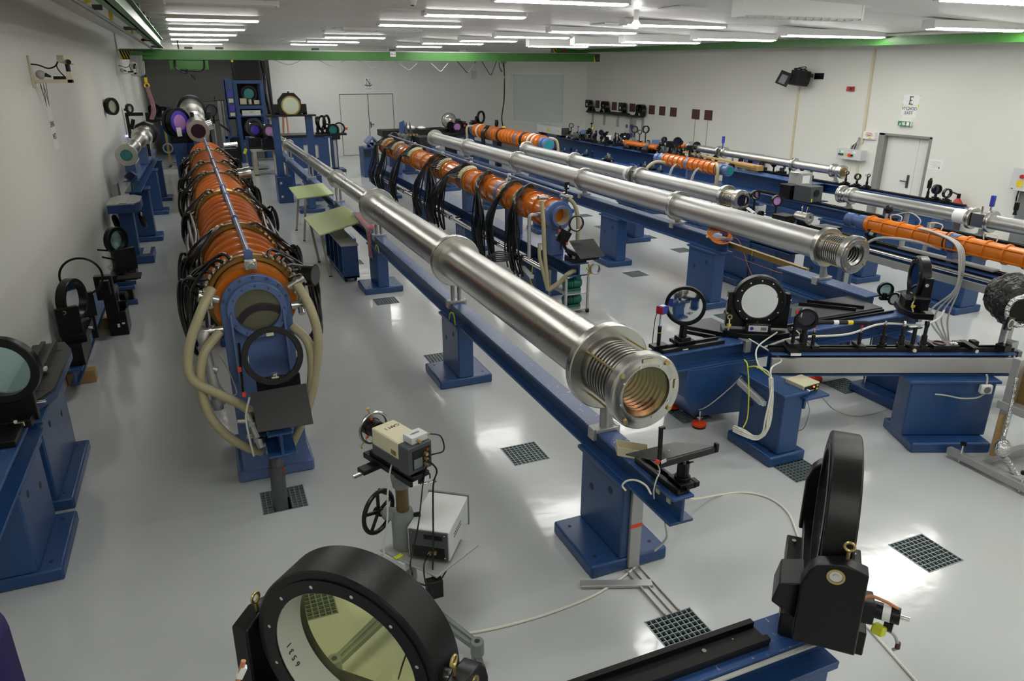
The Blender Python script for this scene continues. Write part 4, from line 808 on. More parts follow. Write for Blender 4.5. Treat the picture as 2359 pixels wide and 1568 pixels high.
# ring, screen and clutter on the rail end
t = thing('screen_holder', 'black square screen on a holder beside the open amplifier end', 'laser screen', (4.15, 7.62, .62))
pl = [at(1311, 554, y=7.68), at(1367, 549, y=7.68), at(1394, 589, y=7.42), at(1337, 596, y=7.42)]; nn = (pl[1] - pl[0]).cross(pl[3] - pl[0]).normalized()
P(t, 'plate', 'screen', M().prism(pl, nn * .008), .002); P(t, 'bracket', 'black', M().box(at(1298, 545, y=7.66), (.16, .03, .16), (0, .5, 0)).bar(at(1304, 575, y=7.62), at(1345, 595, y=7.5), .05, .05).bar(at(1290, 520, y=7.64), at(1292, 575, y=7.64), .02, .02), .003); P(t, 'base', 'blackmatt', M().bx(3.98, 4.16, 7.56, 7.80, .62, .68).bx(4.0, 4.3, 7.5, 7.56, .66, .70)); P(t, 'red_tip', 'redorange', M().box(at(1289, 531, y=7.63), (.02, .02, .03)).box(at(1306, 561, y=7.6), (.02, .02, .03)))
t = thing('ring_holder', 'small bright inner ring held over the black square screen', 'ring holder', (4.08, 7.66, .62)); rc = at(1329, 515, y=7.65)
P(t, 'ring', 'black', M().ring(rc, rc + V(0, .035, 0), .097, .086, 40)); P(t, 'inner_ring', 'steel2', M().ring(rc + V(0, .003, 0), rc + V(0, .034, 0), .086, .083, 40)); P(t, 'arm', 'black', M().bar(rc + V(-.08, .02, -.06), at(1296, 560, y=7.66), .03, .02)); P(t, 'post', 'black', M().bar(at(1296, 560, y=7.66), V(4.02, 7.66, .64), .03, .03))
tag(link('rail_end_ring', 'alu', M().ring((4.24, 7.46, .55), (4.24, 7.50, .55), .07, .055, 28)), 'grey metal ring hung at the rail end over the pumps', 'ring')
# vacuum pumps on a trolley
px0, px1, py0, py1 = 3.86, 4.16, 7.50, 7.95
t = thing('pump_trolley', 'steel trolley frame with two shelves holding green pumps', 'trolley', ((px0 + px1) / 2, (py0 + py1) / 2, 0))
for x in (px0, px1):
    for y in (py0, py1): P(t, 'leg', 'alu', M().bx(x - .013, x + .013, y - .013, y + .013, .03, .46)); P(t, 'caster', 'blackmatt', M().cyl((x - .012, y, .03), (x + .012, y, .03), .03, n=14))
P(t, 'shelf', 'alu', M().bx(px0, px1, py0, py1, .245, .26), .003); P(t, 'shelf', 'alu', M().bx(px0, px1, py0, py1, .04, .055), .003); P(t, 'side_valve', 'brass', M().cyl((px1, py0, .46), (px1, py0, .62), .012).cyl((px1 - .03, py0, .56), (px1 + .03, py0, .56), .01).cyl((px1, py0, .5), (px1 + .05, py0, .5), .014))
for z, lb in ((.26, 'green vacuum pump on the upper shelf of the trolley'), (.055, 'green vacuum pump on the lower shelf of the trolley')):
    q = thing('vacuum_pump', lb, 'pump', (4.0, 7.7, z), group='green vacuum pumps')
    P(q, 'motor', 'pumpgreen', M().lathe((3.90, 7.66, z + .085), (4.02, 7.66, z + .085), [(0, .03), (.01, .055), (.11, .06), (.12, .05)], 24)); P(q, 'fin', 'pumpgreen', M().lathe((3.92, 7.66, z + .085), (4.0, 7.66, z + .085), [(k_ * .01 + o_, .064 if i_ in (1, 2) else .056) for k_ in range(8) for i_, o_ in enumerate((0, .002, .006, .008))], 20), kind='stuff')
    P(q, 'head', 'pumpgreen', M().lathe((4.02, 7.66, z + .09), (4.14, 7.66, z + .09), [(0, .06), (.02, .068), (.10, .068), (.12, .05)], 24).cyl((4.09, 7.66, z + .13), (4.09, 7.66, z + .19), .05, n=18), .004); P(q, 'foot', 'pumpgreen', M().bx(3.92, 4.12, 7.60, 7.72, z, z + .03), .004); P(q, 'port', 'steel2', M().cyl((4.09, 7.66, z + .19), (4.09, 7.66, z + .205), .02))
    P(q, 'wire', 'cable', M().cab([(3.95, 7.66, z + .15), (3.98, 7.7, z + .20), (4.06, 7.74, z + .195), (4.1, 7.74, z + .15)], .008))
tag(link('suction_hose', 'hose', M().cab([at(1262, 668, y=7.7), (3.86, 7.66, .38), (3.92, 7.6, .48), (4.02, 7.62, .51), (4.08, 7.66, .47)], .03, 10)), 'beige suction hose arching from the amplifier hoses to the pumps', 'hose')
# far left box on the floor end of the line
t = thing('cable_box', 'blue square hollow housing on the floor where the hanging cables begin', 'housing', (4.42, 20.9, 0)); P(t, 'body', 'blue', M().bx(4.2, 4.62, 20.6, 21.2, 0, .80), .01); P(t, 'head', 'slate', M().ring((4.38, 20.1, .98), (4.38, 20.6, .98), .16, .11, 4).bx(4.2, 4.6, 20.3, 20.9, .80, .84)); P(t, 'opening', 'pit', M().bx(4.22, 4.40, 20.595, 20.602, .55, .72)); P(t, 'cap', 'blackmatt', M().bx(4.3, 4.45, 20.4, 20.55, .84, .95))
# ================================================================ small optics
def post_optic(label, x, y, zb, h, R, face=0.0, th=.03, gl='clear', ring='black', carriage=True, pr=.014, group=None, cat='optic', name='post_optic', wd=.05):
    """ring optic on a post and a rail carriage; face = heading of the glass normal (0 = towards -y)"""
    t = thing(name, label, cat, (x, y, zb), face, group, local=True)
    if carriage: P(t, 'carriage', 'black', M().box((0, 0, .012), (wd + .03, wd, .024)).box((0, 0, .032), (wd * .7, wd * .8, .02)), .002)
    if h > .05: P(t, 'post', 'blackmatt', M().cyl((0, 0, .02), (0, 0, h - R * .9), pr, n=12).cyl((0, 0, .03), (0, 0, .03 + h * .35), pr * 1.5, n=12))
    P(t, 'ring', ring, M().ring((0, -th / 2, h), (0, th / 2, h), R, R * .76, 28))
    if gl: P(t, 'glass', gl, M().cyl((0, -.003, h), (0, .003, h), R * .77, n=24))
    return t
def prop_box(name, label, cat, parts, loc, rz=0, group=None):
    t = thing(name, label, cat, loc, rz, group, local=True)
    for n_, m_, b_, bv in parts: P(t, n_, m_, b_, bv)
    return t
# ================================================================ THE TWO CROSS BENCHES
bench_rail('blue cross rail carrying the big round lens and two yoke mirrors', (3.02, 4.375), (5.86, 4.375), .76, w=.15, h=.16)
# faceted cast block on orange feet
t = thing('cast_block', 'blue faceted cast block on orange round feet under the cross rail', 'block', (3.68, 4.5, 0))
P(t, 'body', 'blue', M().prism([(3.52, 4.42, .09), (3.30, 4.36, .58), (3.30, 4.62, .58), (3.52, 4.85, .09)], (0, 0, 0)) if False else M().add([(3.52, 4.46, .08), (3.98, 4.38, .08), (3.98, 4.86, .08), (3.52, 4.86, .08), (3.30, 4.30, .36), (3.98, 4.28, .36), (3.98, 4.62, .36), (3.30, 4.62, .36), (3.30, 4.30, .60), (3.98, 4.28, .60), (3.98, 4.50, .60), (3.30, 4.50, .60)],
    [(3, 2, 1, 0), (0, 1, 5, 4), (1, 2, 6, 5), (2, 3, 7, 6), (3, 0, 4, 7), (4, 5, 9, 8), (5, 6, 10, 9), (6, 7, 11, 10), (7, 4, 8, 11), (8, 9, 10, 11)]), .008)
for x, y in ((3.56, 4.42), (3.90, 4.80), (3.56, 4.80)):
    f_ = P(t, 'foot', 'redorange', M().lathe((x, y, .018), (x, y, .05), [(0, .06), (.02, .062), (.032, .04)], 28)); P(f_, 'rubber', 'blackmatt', M().cyl((x, y, 0), (x, y, .02), .056, n=28)); P(f_, 'stud', 'chrome', M().cyl((x, y, .045), (x, y, .15), .010, n=10).cyl((x, y, .085), (x, y, .10), .026, n=6))
pedestal('blue pedestal under the far end of the cross rail, beside orange feet', 5.56, 4.25, .60, w=.18, d=.5, bw=.50)
t = thing('levelling_foot', 'orange levelling foot under the rail between the two far pedestals', 'foot', (5.39, 4.40, 0), local=True, group='orange levelling feet')
P(t, 'foot', 'redorange', M().lathe((0, 0, .018), (0, 0, .05), [(0, .06), (.02, .062), (.032, .04)], 28)); P(t, 'rubber', 'blackmatt', M().cyl((0, 0, 0), (0, 0, .02), .056, n=28)); P(t, 'stud', 'chrome', M().cyl((0, 0, .045), (0, 0, .60), .010, n=10))
dup(t, (5.18, 4.78, 0), 0, 'orange levelling foot farther back beyond the dark grate')
# big lens with sunburst reflection
t = thing('big_lens', 'upright round lens in a black ring with bright reflections', 'lens', (3.36, 4.44, .76)); lc = at(1579, 704, y=4.44); ln = V(-.62, -.78, 0).normalized()
P(t, 'ring', 'black', M().ring(lc - ln * .018, lc + ln * .018, .158, .132, 48), .003); P(t, 'glass', 'burst', M().lathe(lc - ln * .006, lc + ln * .016, [(0, .133), (.012, .13), (.018, .09), (.021, .04), (.022, .002)], 48)); P(t, 'post', 'black', M().cyl((lc.x, lc.y, .80), (lc.x, lc.y, lc.z - .15), .030, n=24)); P(t, 'carriage', 'black', M().box((lc.x, lc.y, .795), (.16, .13, .03)).box((lc.x, lc.y, .82), (.09, .1, .03)), .003)
t = thing('optical_rail', 'black optical rail under the big round lens on the cross rail', 'optical rail', (3.45, 4.42, .76))
P(t, 'base', 'black', M().bx(3.08, 3.66, 4.33, 4.43, .761, .776)); P(t, 'lip', 'black', M().bx(3.08, 3.66, 4.33, 4.35, .776, .79)); P(t, 'lip', 'black', M().bx(3.08, 3.66, 4.41, 4.43, .776, .79)); P(t, 'label', 'paper', M().bx(3.26, 3.31, 4.328, 4.33, .764, .772))
t = thing('optical_rail', 'black double rail and dark plate behind the big round lens', 'optical rail', (3.7, 4.62, .76))
P(t, 'plate', 'darkgrey', M().bx(3.62, 3.98, 4.54, 4.92, .742, .756), .002); P(t, 'rail', 'black', M().bar((3.50, 4.68, .775), (3.66, 4.45, .775), .02, .03)); P(t, 'rail', 'black', M().bar((3.60, 4.74, .775), (3.78, 4.47, .775), .02, .03)); P(t, 'arm', 'blue', M().bx(3.75, 3.9, 4.4, 4.92, .70, .742))
t = thing('power_sensor', 'red and blue cube sensor on a short post beside the lens', 'sensor', (3.19, 4.44, .76)); q = at(1523, 713, y=4.44)
P(t, 'body', 'bluebox', M().box(q + V(.012, .0, 0), (.062, .06, .062), (0, 0, .35)), .003); P(t, 'face', 'red', M().box(q + V(-.022, -.012, 0), (.006, .058, .058), (0, 0, .35)), .001); P(t, 'top_label', 'white', M().box(q + V(.012, 0, .032), (.04, .035, .002), (0, 0, .35))); P(t, 'post', 'chrome', M().cyl((q.x, q.y, .93), (q.x, q.y, q.z - .03), .007, n=10)); P(t, 'post_holder', 'black', M().cyl((q.x, q.y, .78), (q.x, q.y, .95), .015, n=14)); P(t, 'yellow_band', 'yellow', M().cyl((q.x, q.y, .895), (q.x, q.y, .90), .0155, n=14)); P(t, 'carriage', 'black', M().box((q.x, q.y, .785), (.13, .08, .03)), .002); P(t, 'wire', 'cable', M().cab([q + V(-.03, -.01, -.01), q + V(-.06, -.02, -.05), q + V(-.07, -.02, -.2), q + V(-.07, -.02, -.26)], .0035))
# two yoke mirrors
def yoke(label, c, n, R, zb, gl, dirm=1, sticker=True):
    c, n = V(c), V(n).normalized(); s = V(-n.y, n.x, 0); h = c.z - zb
    t = thing('mirror_mount', label, 'mirror mount', (c.x, c.y, zb), 0, 'yoke mirrors on the cross rail')
    P(t, 'ring_cell', 'black', M().lathe(c - n * .045, c + n * .05, [(0, R * .70), (0, R - .02), (.012, R), (.08, R), (.095, R - .015), (.095, R * .70), (0, R * .70)], 64, caps=False)); P(t, 'glass', gl, M().cyl(c + n * .02, c + n * .040, R * .702, n=48))
    for k in range(12):
        q = k * PI / 6; p = c + (s * math.cos(q) + V(0, 0, 1) * math.sin(q)) * R * .84; P(t, 'screw', 'chrome', M().cyl(p + n * .048, p + n * .054, .006, n=8))
    pts = []
    U = lambda a, b: c + s * a - n * .05 + V(0, 0, b)
    out = [U(-R - .04, .06), U(-R - .04, -h + .075), U(R + .04, -h + .075), U(R + .04, .06), U(R + .0, .06), U(R * .96, -.05), U(R * .6, -R * .86), U(-R * .6, -R * .86), U(-R * .96, -.05), U(-R, .06)]
    P(t, 'yoke', 'black', M().prism(out, n * .07), .004)
    for e in (-1, 1): P(t, 'pivot', 'chrome', M().cyl(c + s * e * (R - .01), c + s * e * (R + .045), .016, n=14))
    P(t, 'base', 'black', M().prism([c + s * a + n * b + V(0, 0, -h) for a, b in ((-R - .06, -.1), (R + .06, -.1), (R + .06, .06), (R * .5, .14), (-R * .5, .14), (-R - .06, .06))], (0, 0, .055)), .005); P(t, 'turntable', 'black', M().bar(c - s * .10 + n * .03 + V(0, 0, -h + .09), c + s * .10 + n * .03 + V(0, 0, -h + .09), .15, .08), .006)
    mp = c + s * dirm * (-R - .02) + n * .03 + V(0, 0, -R * .65); P(t, 'motor', 'black', M().cyl(mp - n * .08, mp + n * .04, .032, n=20)); P(t, 'motor_cap', 'brass', M().ring(mp + n * .036, mp + n * .044, .022, .012, 20)); P(t, 'motor_cable', 'cablewhite', M().cab([mp + n * .03, mp + n * .05 + V(0, 0, -.06), mp + n * .03 + V(0, 0, -.12)], .006)); P(t, 'plug', 'yellow', M().box(mp + n * .04 + V(0, 0, -.07), (.03, .02, .02)))
    m2 = c + s * dirm * (R + .06) + V(0, 0, -h + .05); P(t, 'drive', 'black', M().cyl(m2, m2 + s * dirm * .11, .028, n=18)); P(t, 'drive_cap', 'chrome', M().cyl(m2 + s * dirm * .11, m2 + s * dirm * .135, .016, n=14)); P(t, 'drive_cable', 'cream', M().cab([m2 + s * dirm * .02 + V(0, 0, .03), m2 + s * dirm * .07 + n * .05, m2 + s * dirm * .09 + n * .05 + V(0, 0, -.04)], .006))
    if sticker:
        W = lambda a, b: c + s * a + n * .1055 + V(0, 0, -h + b)
        q4 = lambda a, b, x, y: [W(a, b), W(x, b), W(x, y), W(a, y)]
        P(t, 'name_plate', 'lightgrey', M().prism(q4(-.075, .068, .075, .118), n * .002)); P(t, 'emblem', 'bluebox', M().cyl(W(-.05, .093) + n * .001, W(-.05, .093) + n * .004, .015, n=8)); P(t, 'print', 'midgrey', M().prism([x + n * .002 for x in q4(.02, .08, .065, .106)], n * .001))
    return t
mc = at(1748, 690, y=4.40); yoke('round mirror in a black yoke on the cross rail, facing the camera', mc, (-.50, -.86, 0), .205, .76, 'mirror', 1)
mc2 = at(2140, 645, y=4.36); yoke('round mirror in a black yoke seen edge-on at the far end of the cross rail', (5.78, 4.36, mc.z), (-.80, .60, 0), .20, .76, 'mirror', -1, False)
t = thing('rail_clamp', 'grey metal clamp on the cross rail under the round mirror', 'clamp', at(1722, 790, z=.76), group='grey rail clamps'); q = at(1722, 792, y=4.29); P(t, 'body', 'alu', M().box((q.x, 4.29, .725), (.055, .03, .10)).box((q.x, 4.33, .765), (.055, .1, .018)), .003)
t = thing('rail_clamp', 'grey metal clamp on the cross rail under the edge-on mirror', 'clamp', at(2118, 727, z=.76), group='grey rail clamps'); q = at(2118, 730, y=4.29); P(t, 'body', 'alu', M().box((q.x, 4.29, .725), (.055, .03, .10)).box((q.x, 4.33, .765), (.055, .1, .018)), .003)
tag(link('black_rod_rail', 'black', M().bar((4.38, 4.44, .775), (5.50, 4.44, .775), .02, .026).bar((4.45, 4.40, .77), (5.58, 4.40, .77), .016, .018)), 'pair of long black rods lying on the cross rail between the mirrors', 'rods')
# plate on an arm with two small rings behind
t = thing('plate_carrier', 'dark wooden side plate on a blue arm behind the cross rail', 'side plate', (5.2, 4.75, .70)); P(t, 'plate', 'darkgrey', M().bx(4.82, 5.62, 4.55, 4.95, .742, .757), .002); P(t, 'rail', 'black', M().bar((4.95, 4.9, .772), (5.3, 4.56, .772), .02, .03)); P(t, 'rail', 'black', M().bar((5.08, 4.93, .772), (5.42, 4.58, .772), .02, .03)); P(t, 'arm', 'blue', M().bx(5.1, 5.3, 4.44, 4.95, .69, .742))
q = at(2040, 667, y=4.72); post_optic('small black ring with a reddish inside behind the cross rail', q.x, q.y, .757, q.z - .757, .072, -.5, .035, 'tealglass', group='small ring optics'); q = at(2059, 688, y=4.66); post_optic('thin black ring with white glass beside the reddish one', q.x, q.y, .757, q.z - .757, .062, -.1, .014, 'frosted', group='small ring optics', carriage=False, pr=.006)

# front cross bench, set askew
d1 = V(1.67, -.70, 0).normalized(); o1 = V(3.93, 4.10, 0); s1_ = V(d1.y, -d1.x, 0)      # s1_ points to the camera side
def Q(a, b=0, z=0): return o1 + d1 * a + s1_ * b + V(0, 0, z)
L1 = 1.88; rz1 = math.atan2(d1.y, d1.x)
bench_rail('blue skewed rail with a row of small optics on its black rail', Q(-.02), Q(L1), .745, w=.15, h=.185, optic=True, channel=1)
pedestal('blue pedestal with a loop of white cables at the start of the skewed rail', 3.80, 3.90, .585, w=.19, d=.46, bw=.34, bd=.5, dx=.0)
pedestal('blue pedestal with white wall socket under the end of the skewed rail', Q(1.36).x, Q(1.36, .08).y, .56, w=.66, d=.20, bw=.62, bd=.46, rz=rz1, holes=False)
t = thing('bracket_shelf', 'small blue shelf on the pedestal with the cable loop', 'shelf', (4.0, 3.78, .52)); P(t, 'plate', 'blue', M().bx(3.86, 4.09, 3.62, 3.86, .525, .543), .003); P(t, 'gusset', 'blue', M().bx(3.89, 3.91, 3.66, 3.86, .44, .525))
bp_ = at(1836, 876, z=.545)
t = thing('laser_driver', 'beige electronics box with a glowing red light on the small shelf', 'electronics box', (3.97, 3.76, .545), .12, local=True)
P(t, 'case', 'cream', M().box((0, .02, .036), (.175, .17, .066)), .004); P(t, 'front_panel', 'black', M().box((0, -.0665, .034), (.16, .004, .05))); P(t, 'red_light', 'led_red', M().cyl((.02, -.068, .045), (.02, -.074, .045), .007, n=12)); P(t, 'knob', 'white', M().cyl((-.05, -.068, .03), (-.05, -.085, .03), .011, n=14)); P(t, 'switch', 'yellowgreen', M().box((.06, -.069, .048), (.02, .004, .012)).box((.06, -.069, .022), (.02, .004, .012))); P(t, 'print', 'white', M().box((.0, -.069, .02), (.05, .001, .004)))
g_ = 'small optics on the skewed rail'
def on1(u, v): # optic on the skewed rail sighted at the top
    r = at(u, v, y=5) - CAMP; k = (o1 - CAMP).dot(s1_) / r.dot(s1_); p = CAMP + r * k; return p
ZR = .777
def rail_optic(label, u, v, R, face, **kw):
    p = on1(u, v); return post_optic(label, p.x, p.y, ZR, p.z - ZR, R, face, group=g_, **kw)
rail_optic('round black lens with a thick ring at the start of the skewed rail', 1858, 733, .085, -.72, th=.06, gl='lens_dark', pr=.02, wd=.08)
p = on1(1836, 718); t = thing('card_holder', 'thin grey card with a red spot on a post on the skewed rail', 'card holder', (p.x, p.y, ZR), group=g_); P(t, 'card', 'midgrey', M().box(p, (.09, .006, .075), (0, 0, -.3))); P(t, 'red_spot', 'red', M().box(p + V(0, -.006, 0), (.025, .004, .03), (0, 0, -.3))); P(t, 'post', 'black', M().cyl((p.x, p.y, ZR), (p.x, p.y, p.z - .03), .014, n=12)); P(t, 'carriage', 'black', M().box((p.x, p.y, ZR + .02), (.09, .1, .04), (0, 0, rz1)), .003); P(t, 'lever', 'chrome', M().cyl(p + V(.03, -.02, .03), p + V(.028, -.02, -.04), .008, n=10))
pa, pb = on1(1878, 742), on1(1996, 743)
t = thing('laser_tube', 'black cylindrical laser with white and yellow stickers on two posts', 'laser', (pa + pb) / 2 * 1.0); da_ = (pb - pa).normalized(); 
P(t, 'tube', 'blackmatt', M().cyl(pa - da_ * .0, pb, .0165, n=20)); P(t, 'end_cap', 'black', M().cyl(pa - da_ * .01, pa + da_ * .02, .021, n=20).cyl(pb - da_ * .02, pb + da_ * .02, .015, n=20)); P(t, 'white_sticker', 'paper', M().lathe(pa, pb, [(.14, .0168), (.18, .0168)], 20, caps=False)); P(t, 'yellow_sticker', 'yellow', M().lathe(pa, pb, [(.25, .0168), (.29, .0168)], 20, caps=False))
for k, pt in enumerate((pa + da_ * .005, pb - da_ * .03)):
    P(t, 'red_tip', 'red', M().cyl(pt + V(0, 0, -.045), pt + V(0, 0, -.016), .009, n=10)); P(t, 'post', 'chrome', M().cyl((pt.x, pt.y, ZR + .11), (pt.x, pt.y, pt.z - .04), .006, n=10)); P(t, 'post_holder', 'blackmatt', M().cyl((pt.x, pt.y, ZR + .02), (pt.x, pt.y, ZR + .12), .014, n=14)); P(t, 'carriage', 'black', M().box((pt.x, pt.y, ZR + .014), (.06, .13, .028), (0, 0, rz1)), .003)
    if k == 0: P(t, 'yellow_band', 'yellow', M().cyl((pt.x, pt.y, ZR + .10), (pt.x, pt.y, ZR + .104), .0145, n=14))
rail_optic('tiny pink filter on a post after the laser on the skewed rail', 2041, 744, .018, .4, gl='lens_pink', ring='steel2', th=.01)
rail_optic('tiny bright metal mirror holder on a post on the skewed rail', 2084, 746, .024, .9, gl='lens_pink', ring='steel2', th=.015)
p = on1(2110, 752); t = thing('pin_hole_post', 'slim post with a flat bright arm on the skewed rail', 'post', (p.x, p.y, ZR), group=g_); P(t, 'post', 'blackmatt', M().cyl((p.x, p.y, ZR), (p.x, p.y, p.z), .015, n=14)); P(t, 'arm', 'lightgrey', M().box(p + V(-.03, 0, .004), (.08, .02, .008), (0, .1, 0))); P(t, 'carriage', 'black', M().box((p.x, p.y, ZR + .014), (.06, .12, .028), (0, 0, rz1)), .003)
rail_optic('small dark oval lens on a post near the middle of the skewed rail', 2136, 746, .026, 1.0, gl='lens_dark', th=.02)
p = on1(2172, 792); t = thing('flat_stage', 'flat black stage with a red ring lying on the skewed rail', 'stage', (p.x, p.y, ZR), rz1, g_, local=True); P(t, 'plate', 'black', M().box((0, 0, .014), (.20, .12, .028)), .003); P(t, 'red_ring', 'maroon', M().torus((-.03, 0, .032), (0, 0, 1), .042, .006, 28, 6)); P(t, 'screw', 'chrome', M().cyl((.06, -.03, .028), (.06, -.03, .045), .01, n=10).cyl((.09, .03, .03), (.14, .03, .03), .007, n=8)); P(t, 'clip', 'white', M().box((.07, -.02, .034), (.05, .03, .012)))
p = on1(2230, 795); t = thing('cross_carriage', 'black crosswise carriage with a bright knob on the skewed rail', 'carriage', (p.x, p.y, ZR), rz1, g_, local=True); P(t, 'body', 'black', M().box((0, -.01, .014), (.05, .19, .028)).box((.06, .03, .02), (.05, .06, .04)).box((-.07, .03, .018), (.06, .05, .035)), .003); P(t, 'knob', 'chrome', M().cyl((0, -.105, .005), (0, -.12, .005), .014, n=14))
p = on1(2085, 800); t = thing('cross_carriage', 'tilted black carriage with a round white knob beside the slim post', 'carriage', (p.x + .03, p.y, ZR), rz1, g_, local=True); P(t, 'body', 'black', M().box((0, -.01, .016), (.05, .17, .03), (0, .5, 0)), .003); P(t, 'knob', 'cream', M().cyl((0.0, -.09, .0), (0.0, -.105, .0), .014, n=14))
q = on1(1862, 812); t = thing('cross_rail_stub', 'black dovetail stub with white ends poking out under the round lens', 'rail stub', (q.x, q.y, .70)); P(t, 'body', 'black', M().bar(Q(.13, -.05, ZR + .006), Q(.13, .16, ZR - .004), .085, .025)); P(t, 'end_face', 'white', M().bar(Q(.13, .16, ZR - .004), Q(.13, .162, ZR - .004), .08, .022))
# cables of the cross benches
cw = [[(1725, 780, 4.25), (1775, 810, 4.1), (1800, 830, 3.98), (1776, 850, 3.70), (1780, 900, 3.64), (1768, 960, 3.62), (1763, 1000, 3.64), (1740, 1005, 3.7), (1715, 990, 3.78), (1690, 980, 3.85)],
      [(1790, 765, 4.26), (1745, 800, 4.1), (1747, 840, 3.95), (1772, 860, 3.7), (1776, 900, 3.64), (1764, 960, 3.62), (1755, 998, 3.64), (1735, 1003, 3.7), (1700, 985, 3.8)]]
for i, c_ in enumerate(cw): tag(link('white_cable', 'cablewhite', M().cab([at(u, v, y=y_ - .012 * i) for u, v, y_ in c_], .006, 8, 8)), ['white cable looping down the pedestal from the round mirror', 'white cable looping down the pedestal from the skewed rail'][i], 'cable')
for i in range(3): tag(link('white_cable', 'cablewhite', M().cab([at(1772 + i * 4, 870, y=3.645), at(1774 + i * 3, 930, y=3.64), at(1765 + i * 3, 985, y=3.63), at(1745, 1008 + i * 2, y=3.66), at(1715 - 3 * i, 996 + i * 3, y=3.74), at(1688, 984 + i * 4, y=3.82)], .0055, 8, 8)), 'white cable of the bunch strapped in a loop to the pedestal', 'cable', 'bunched cables on the pedestal')
for i, (c_, lb) in enumerate([([(1715, 828, 4.0), (1722, 842, 3.95), (1725, 900, 3.9), (1722, 960, 3.88), (1712, 985, 3.86)], 'yellow green earth wire running down the pedestal with the cable loop'), ([(1722, 845, 3.95), (1745, 845, 3.85), (1775, 868, 3.75)], 'short yellow green wire at the top of the pedestal with the cable loop')]):
    tag(link('earth_wire', 'yellowgreen', M().cab([at(u, v, y=y_) for u, v, y_ in c_], .005, 6, 8)), lb, 'wire')
q = at(1733, 905, x=3.69); t = thing('socket_strip', 'white socket strip screwed to the pedestal with the cable loop', 'power strip', (q.x, q.y, q.z)); P(t, 'body', 'lightgrey', M().bar(q + V(-.0, .16, .035), q + V(-.0, -.12, -.03), .04, .05), .005); P(t, 'plug', 'white', M().box(q + V(0, -.13, -.03), (.03, .03, .035)))
tag(link('network_cable', 'cablegrey', M().cab([Q(.18, .10, .545), at(1862, 930, y=3.72), at(1862, 960, y=3.75), at(1852, 985, y=3.8), at(1840, 992, y=3.85)], .004, 6, 8)), 'dark wire hanging beside the beige electronics box', 'wire')
tag(link('floor_wire', 'cablegrey', M().cab([at(1868, 888, y=3.75), at(1890, 910, z=.3), at(1920, 942, z=.05), at(1965, 957, z=.006), at(2010, 953, z=.006), at(2060, 935, z=.012), at(2100, 905, z=.12)], .005, 6, 8)), 'grey wire sagging across the floor between the cross bench pedestals', 'wire')
tag(link('sag_wire', 'cablegrey', M().cab([at(1560, 925, z=.02), at(1590, 942, z=.10), at(1625, 938, z=.22), at(1680, 895, z=.38), at(1712, 862, z=.50)], .005, 6, 8)), 'thin grey wire sagging from the pedestal across the blue cast block', 'wire')
tag(link('twin_cable', 'cablewhite', M().cab([at(1760, 800, y=4.2), at(1830, 778, y=4.22), at(1950, 770, y=4.24), at(2030, 746, y=4.26), at(2120, 748, y=4.27), at(2160, 735, y=4.3), at(2175, 715, y=4.34)], .010, 8, 8)), 'pale cable sagging along the front of the cross rail', 'cable')
# wall-type socket with its wire on the second skewed pedestal
q = Q(1.62, .19, .50); t = thing('surface_socket', 'white surface socket on the front of the skewed rail pedestal', 'socket', (q.x, q.y, q.z), rz1, local=True); P(t, 'box', 'white', M().box((0, 0, 0), (.085, .05, .075)), .010); P(t, 'recess', 'midgrey', M().cyl((0, -.024, 0), (0, -.028, 0), .026, n=20)); P(t, 'wire', 'cablewhite', M().cab([(0, 0, .035), (-.005, -.0, .09), (-.02, -.0, .12)], .007))
P(t, 'wire', 'cablegrey', M().cab([(.0, -.01, -.035), (-.06, -.012, -.07), (-.18, -.012, -.075), (-.30, -.012, -.05), (-.38, .0, -.045)], .006)); P(t, 'hole', 'pit', M().cyl((-.40, .026, -.04), (-.40, .022, -.04), .03, n=20).cyl((-.03, .026, -.07), (-.03, .022, -.07), .03, n=20))

# ================================================================ ALUMINIUM FRAME WITH THE FOIL WRAPPED DETECTOR
t = thing('profile_frame', 'aluminium profile frame with a long foot at the edge of the view', 'frame', (5.2, 2.95, 0))
fa, fb_ = V(5.04, 3.22, 0), V(5.02, 2.62, 0)
P(t, 'foot_bar', 'alu', M().bx(5.005, 5.055, 2.62, 3.26, .03, .085), .003); P(t, 'end_cap', 'black', M().bx(5.004, 5.056, 2.612, 2.622, .029, .086)); P(t, 'cross_bar', 'alu', M().bx(5.05, 5.9, 3.02, 3.07, .035, .085), .003)
for x_, y_, z_ in ((5.22, 3.02, .86), (5.70, 3.02, .86), (5.22, 2.6, .56), (5.7, 2.6, .56)): P(t, 'upright', 'alu', M().bx(x_, x_ + .06, y_, y_ + .06, .03 if x_ > 5.5 else .08, z_), .003)
P(t, 'panel', 'gold', M().bx(5.28, 5.30, 2.64, 3.04, .52, .80)); P(t, 'deck', 'alu', M().bx(5.2, 5.8, 2.58, 3.1, .46, .52), .003); P(t, 'brace', 'alu', M().bar((5.06, 2.66, .06), (5.25, 2.63, .06), .04, .05), .003)
for y in (3.16, 2.70): P(t, 'screw_foot', 'chrome', M().cyl((5.03, y, .0), (5.03, y, .15), .008, n=10)); P(t, 'knob', 'black', M().cyl((5.03, y, .15), (5.03, y, .168), .022, n=14))
P(t, 'wood_strip', 'wood', M().bx(5.19, 5.22, 3.03, 3.055, .08, .42))
q = at(2345, 832, y=3.15); prop_box('clamp_box', 'black cube with a white mark clamped at the end of the skewed rail', 'clamp', [('body', 'black', M().box((0, 0, 0), (.05, .06, .09)), .004), ('mark', 'white', M().box((-.004, -.032, .0), (.012, .004, .05)).box((.006, -.032, -.01), (.012, .004, .012)), 0), ('jaw', 'midgrey', M().box((.04, .0, .005), (.04, .05, .08)), .004)], (Q(1.90).x, Q(1.90).y, .70), rz1)
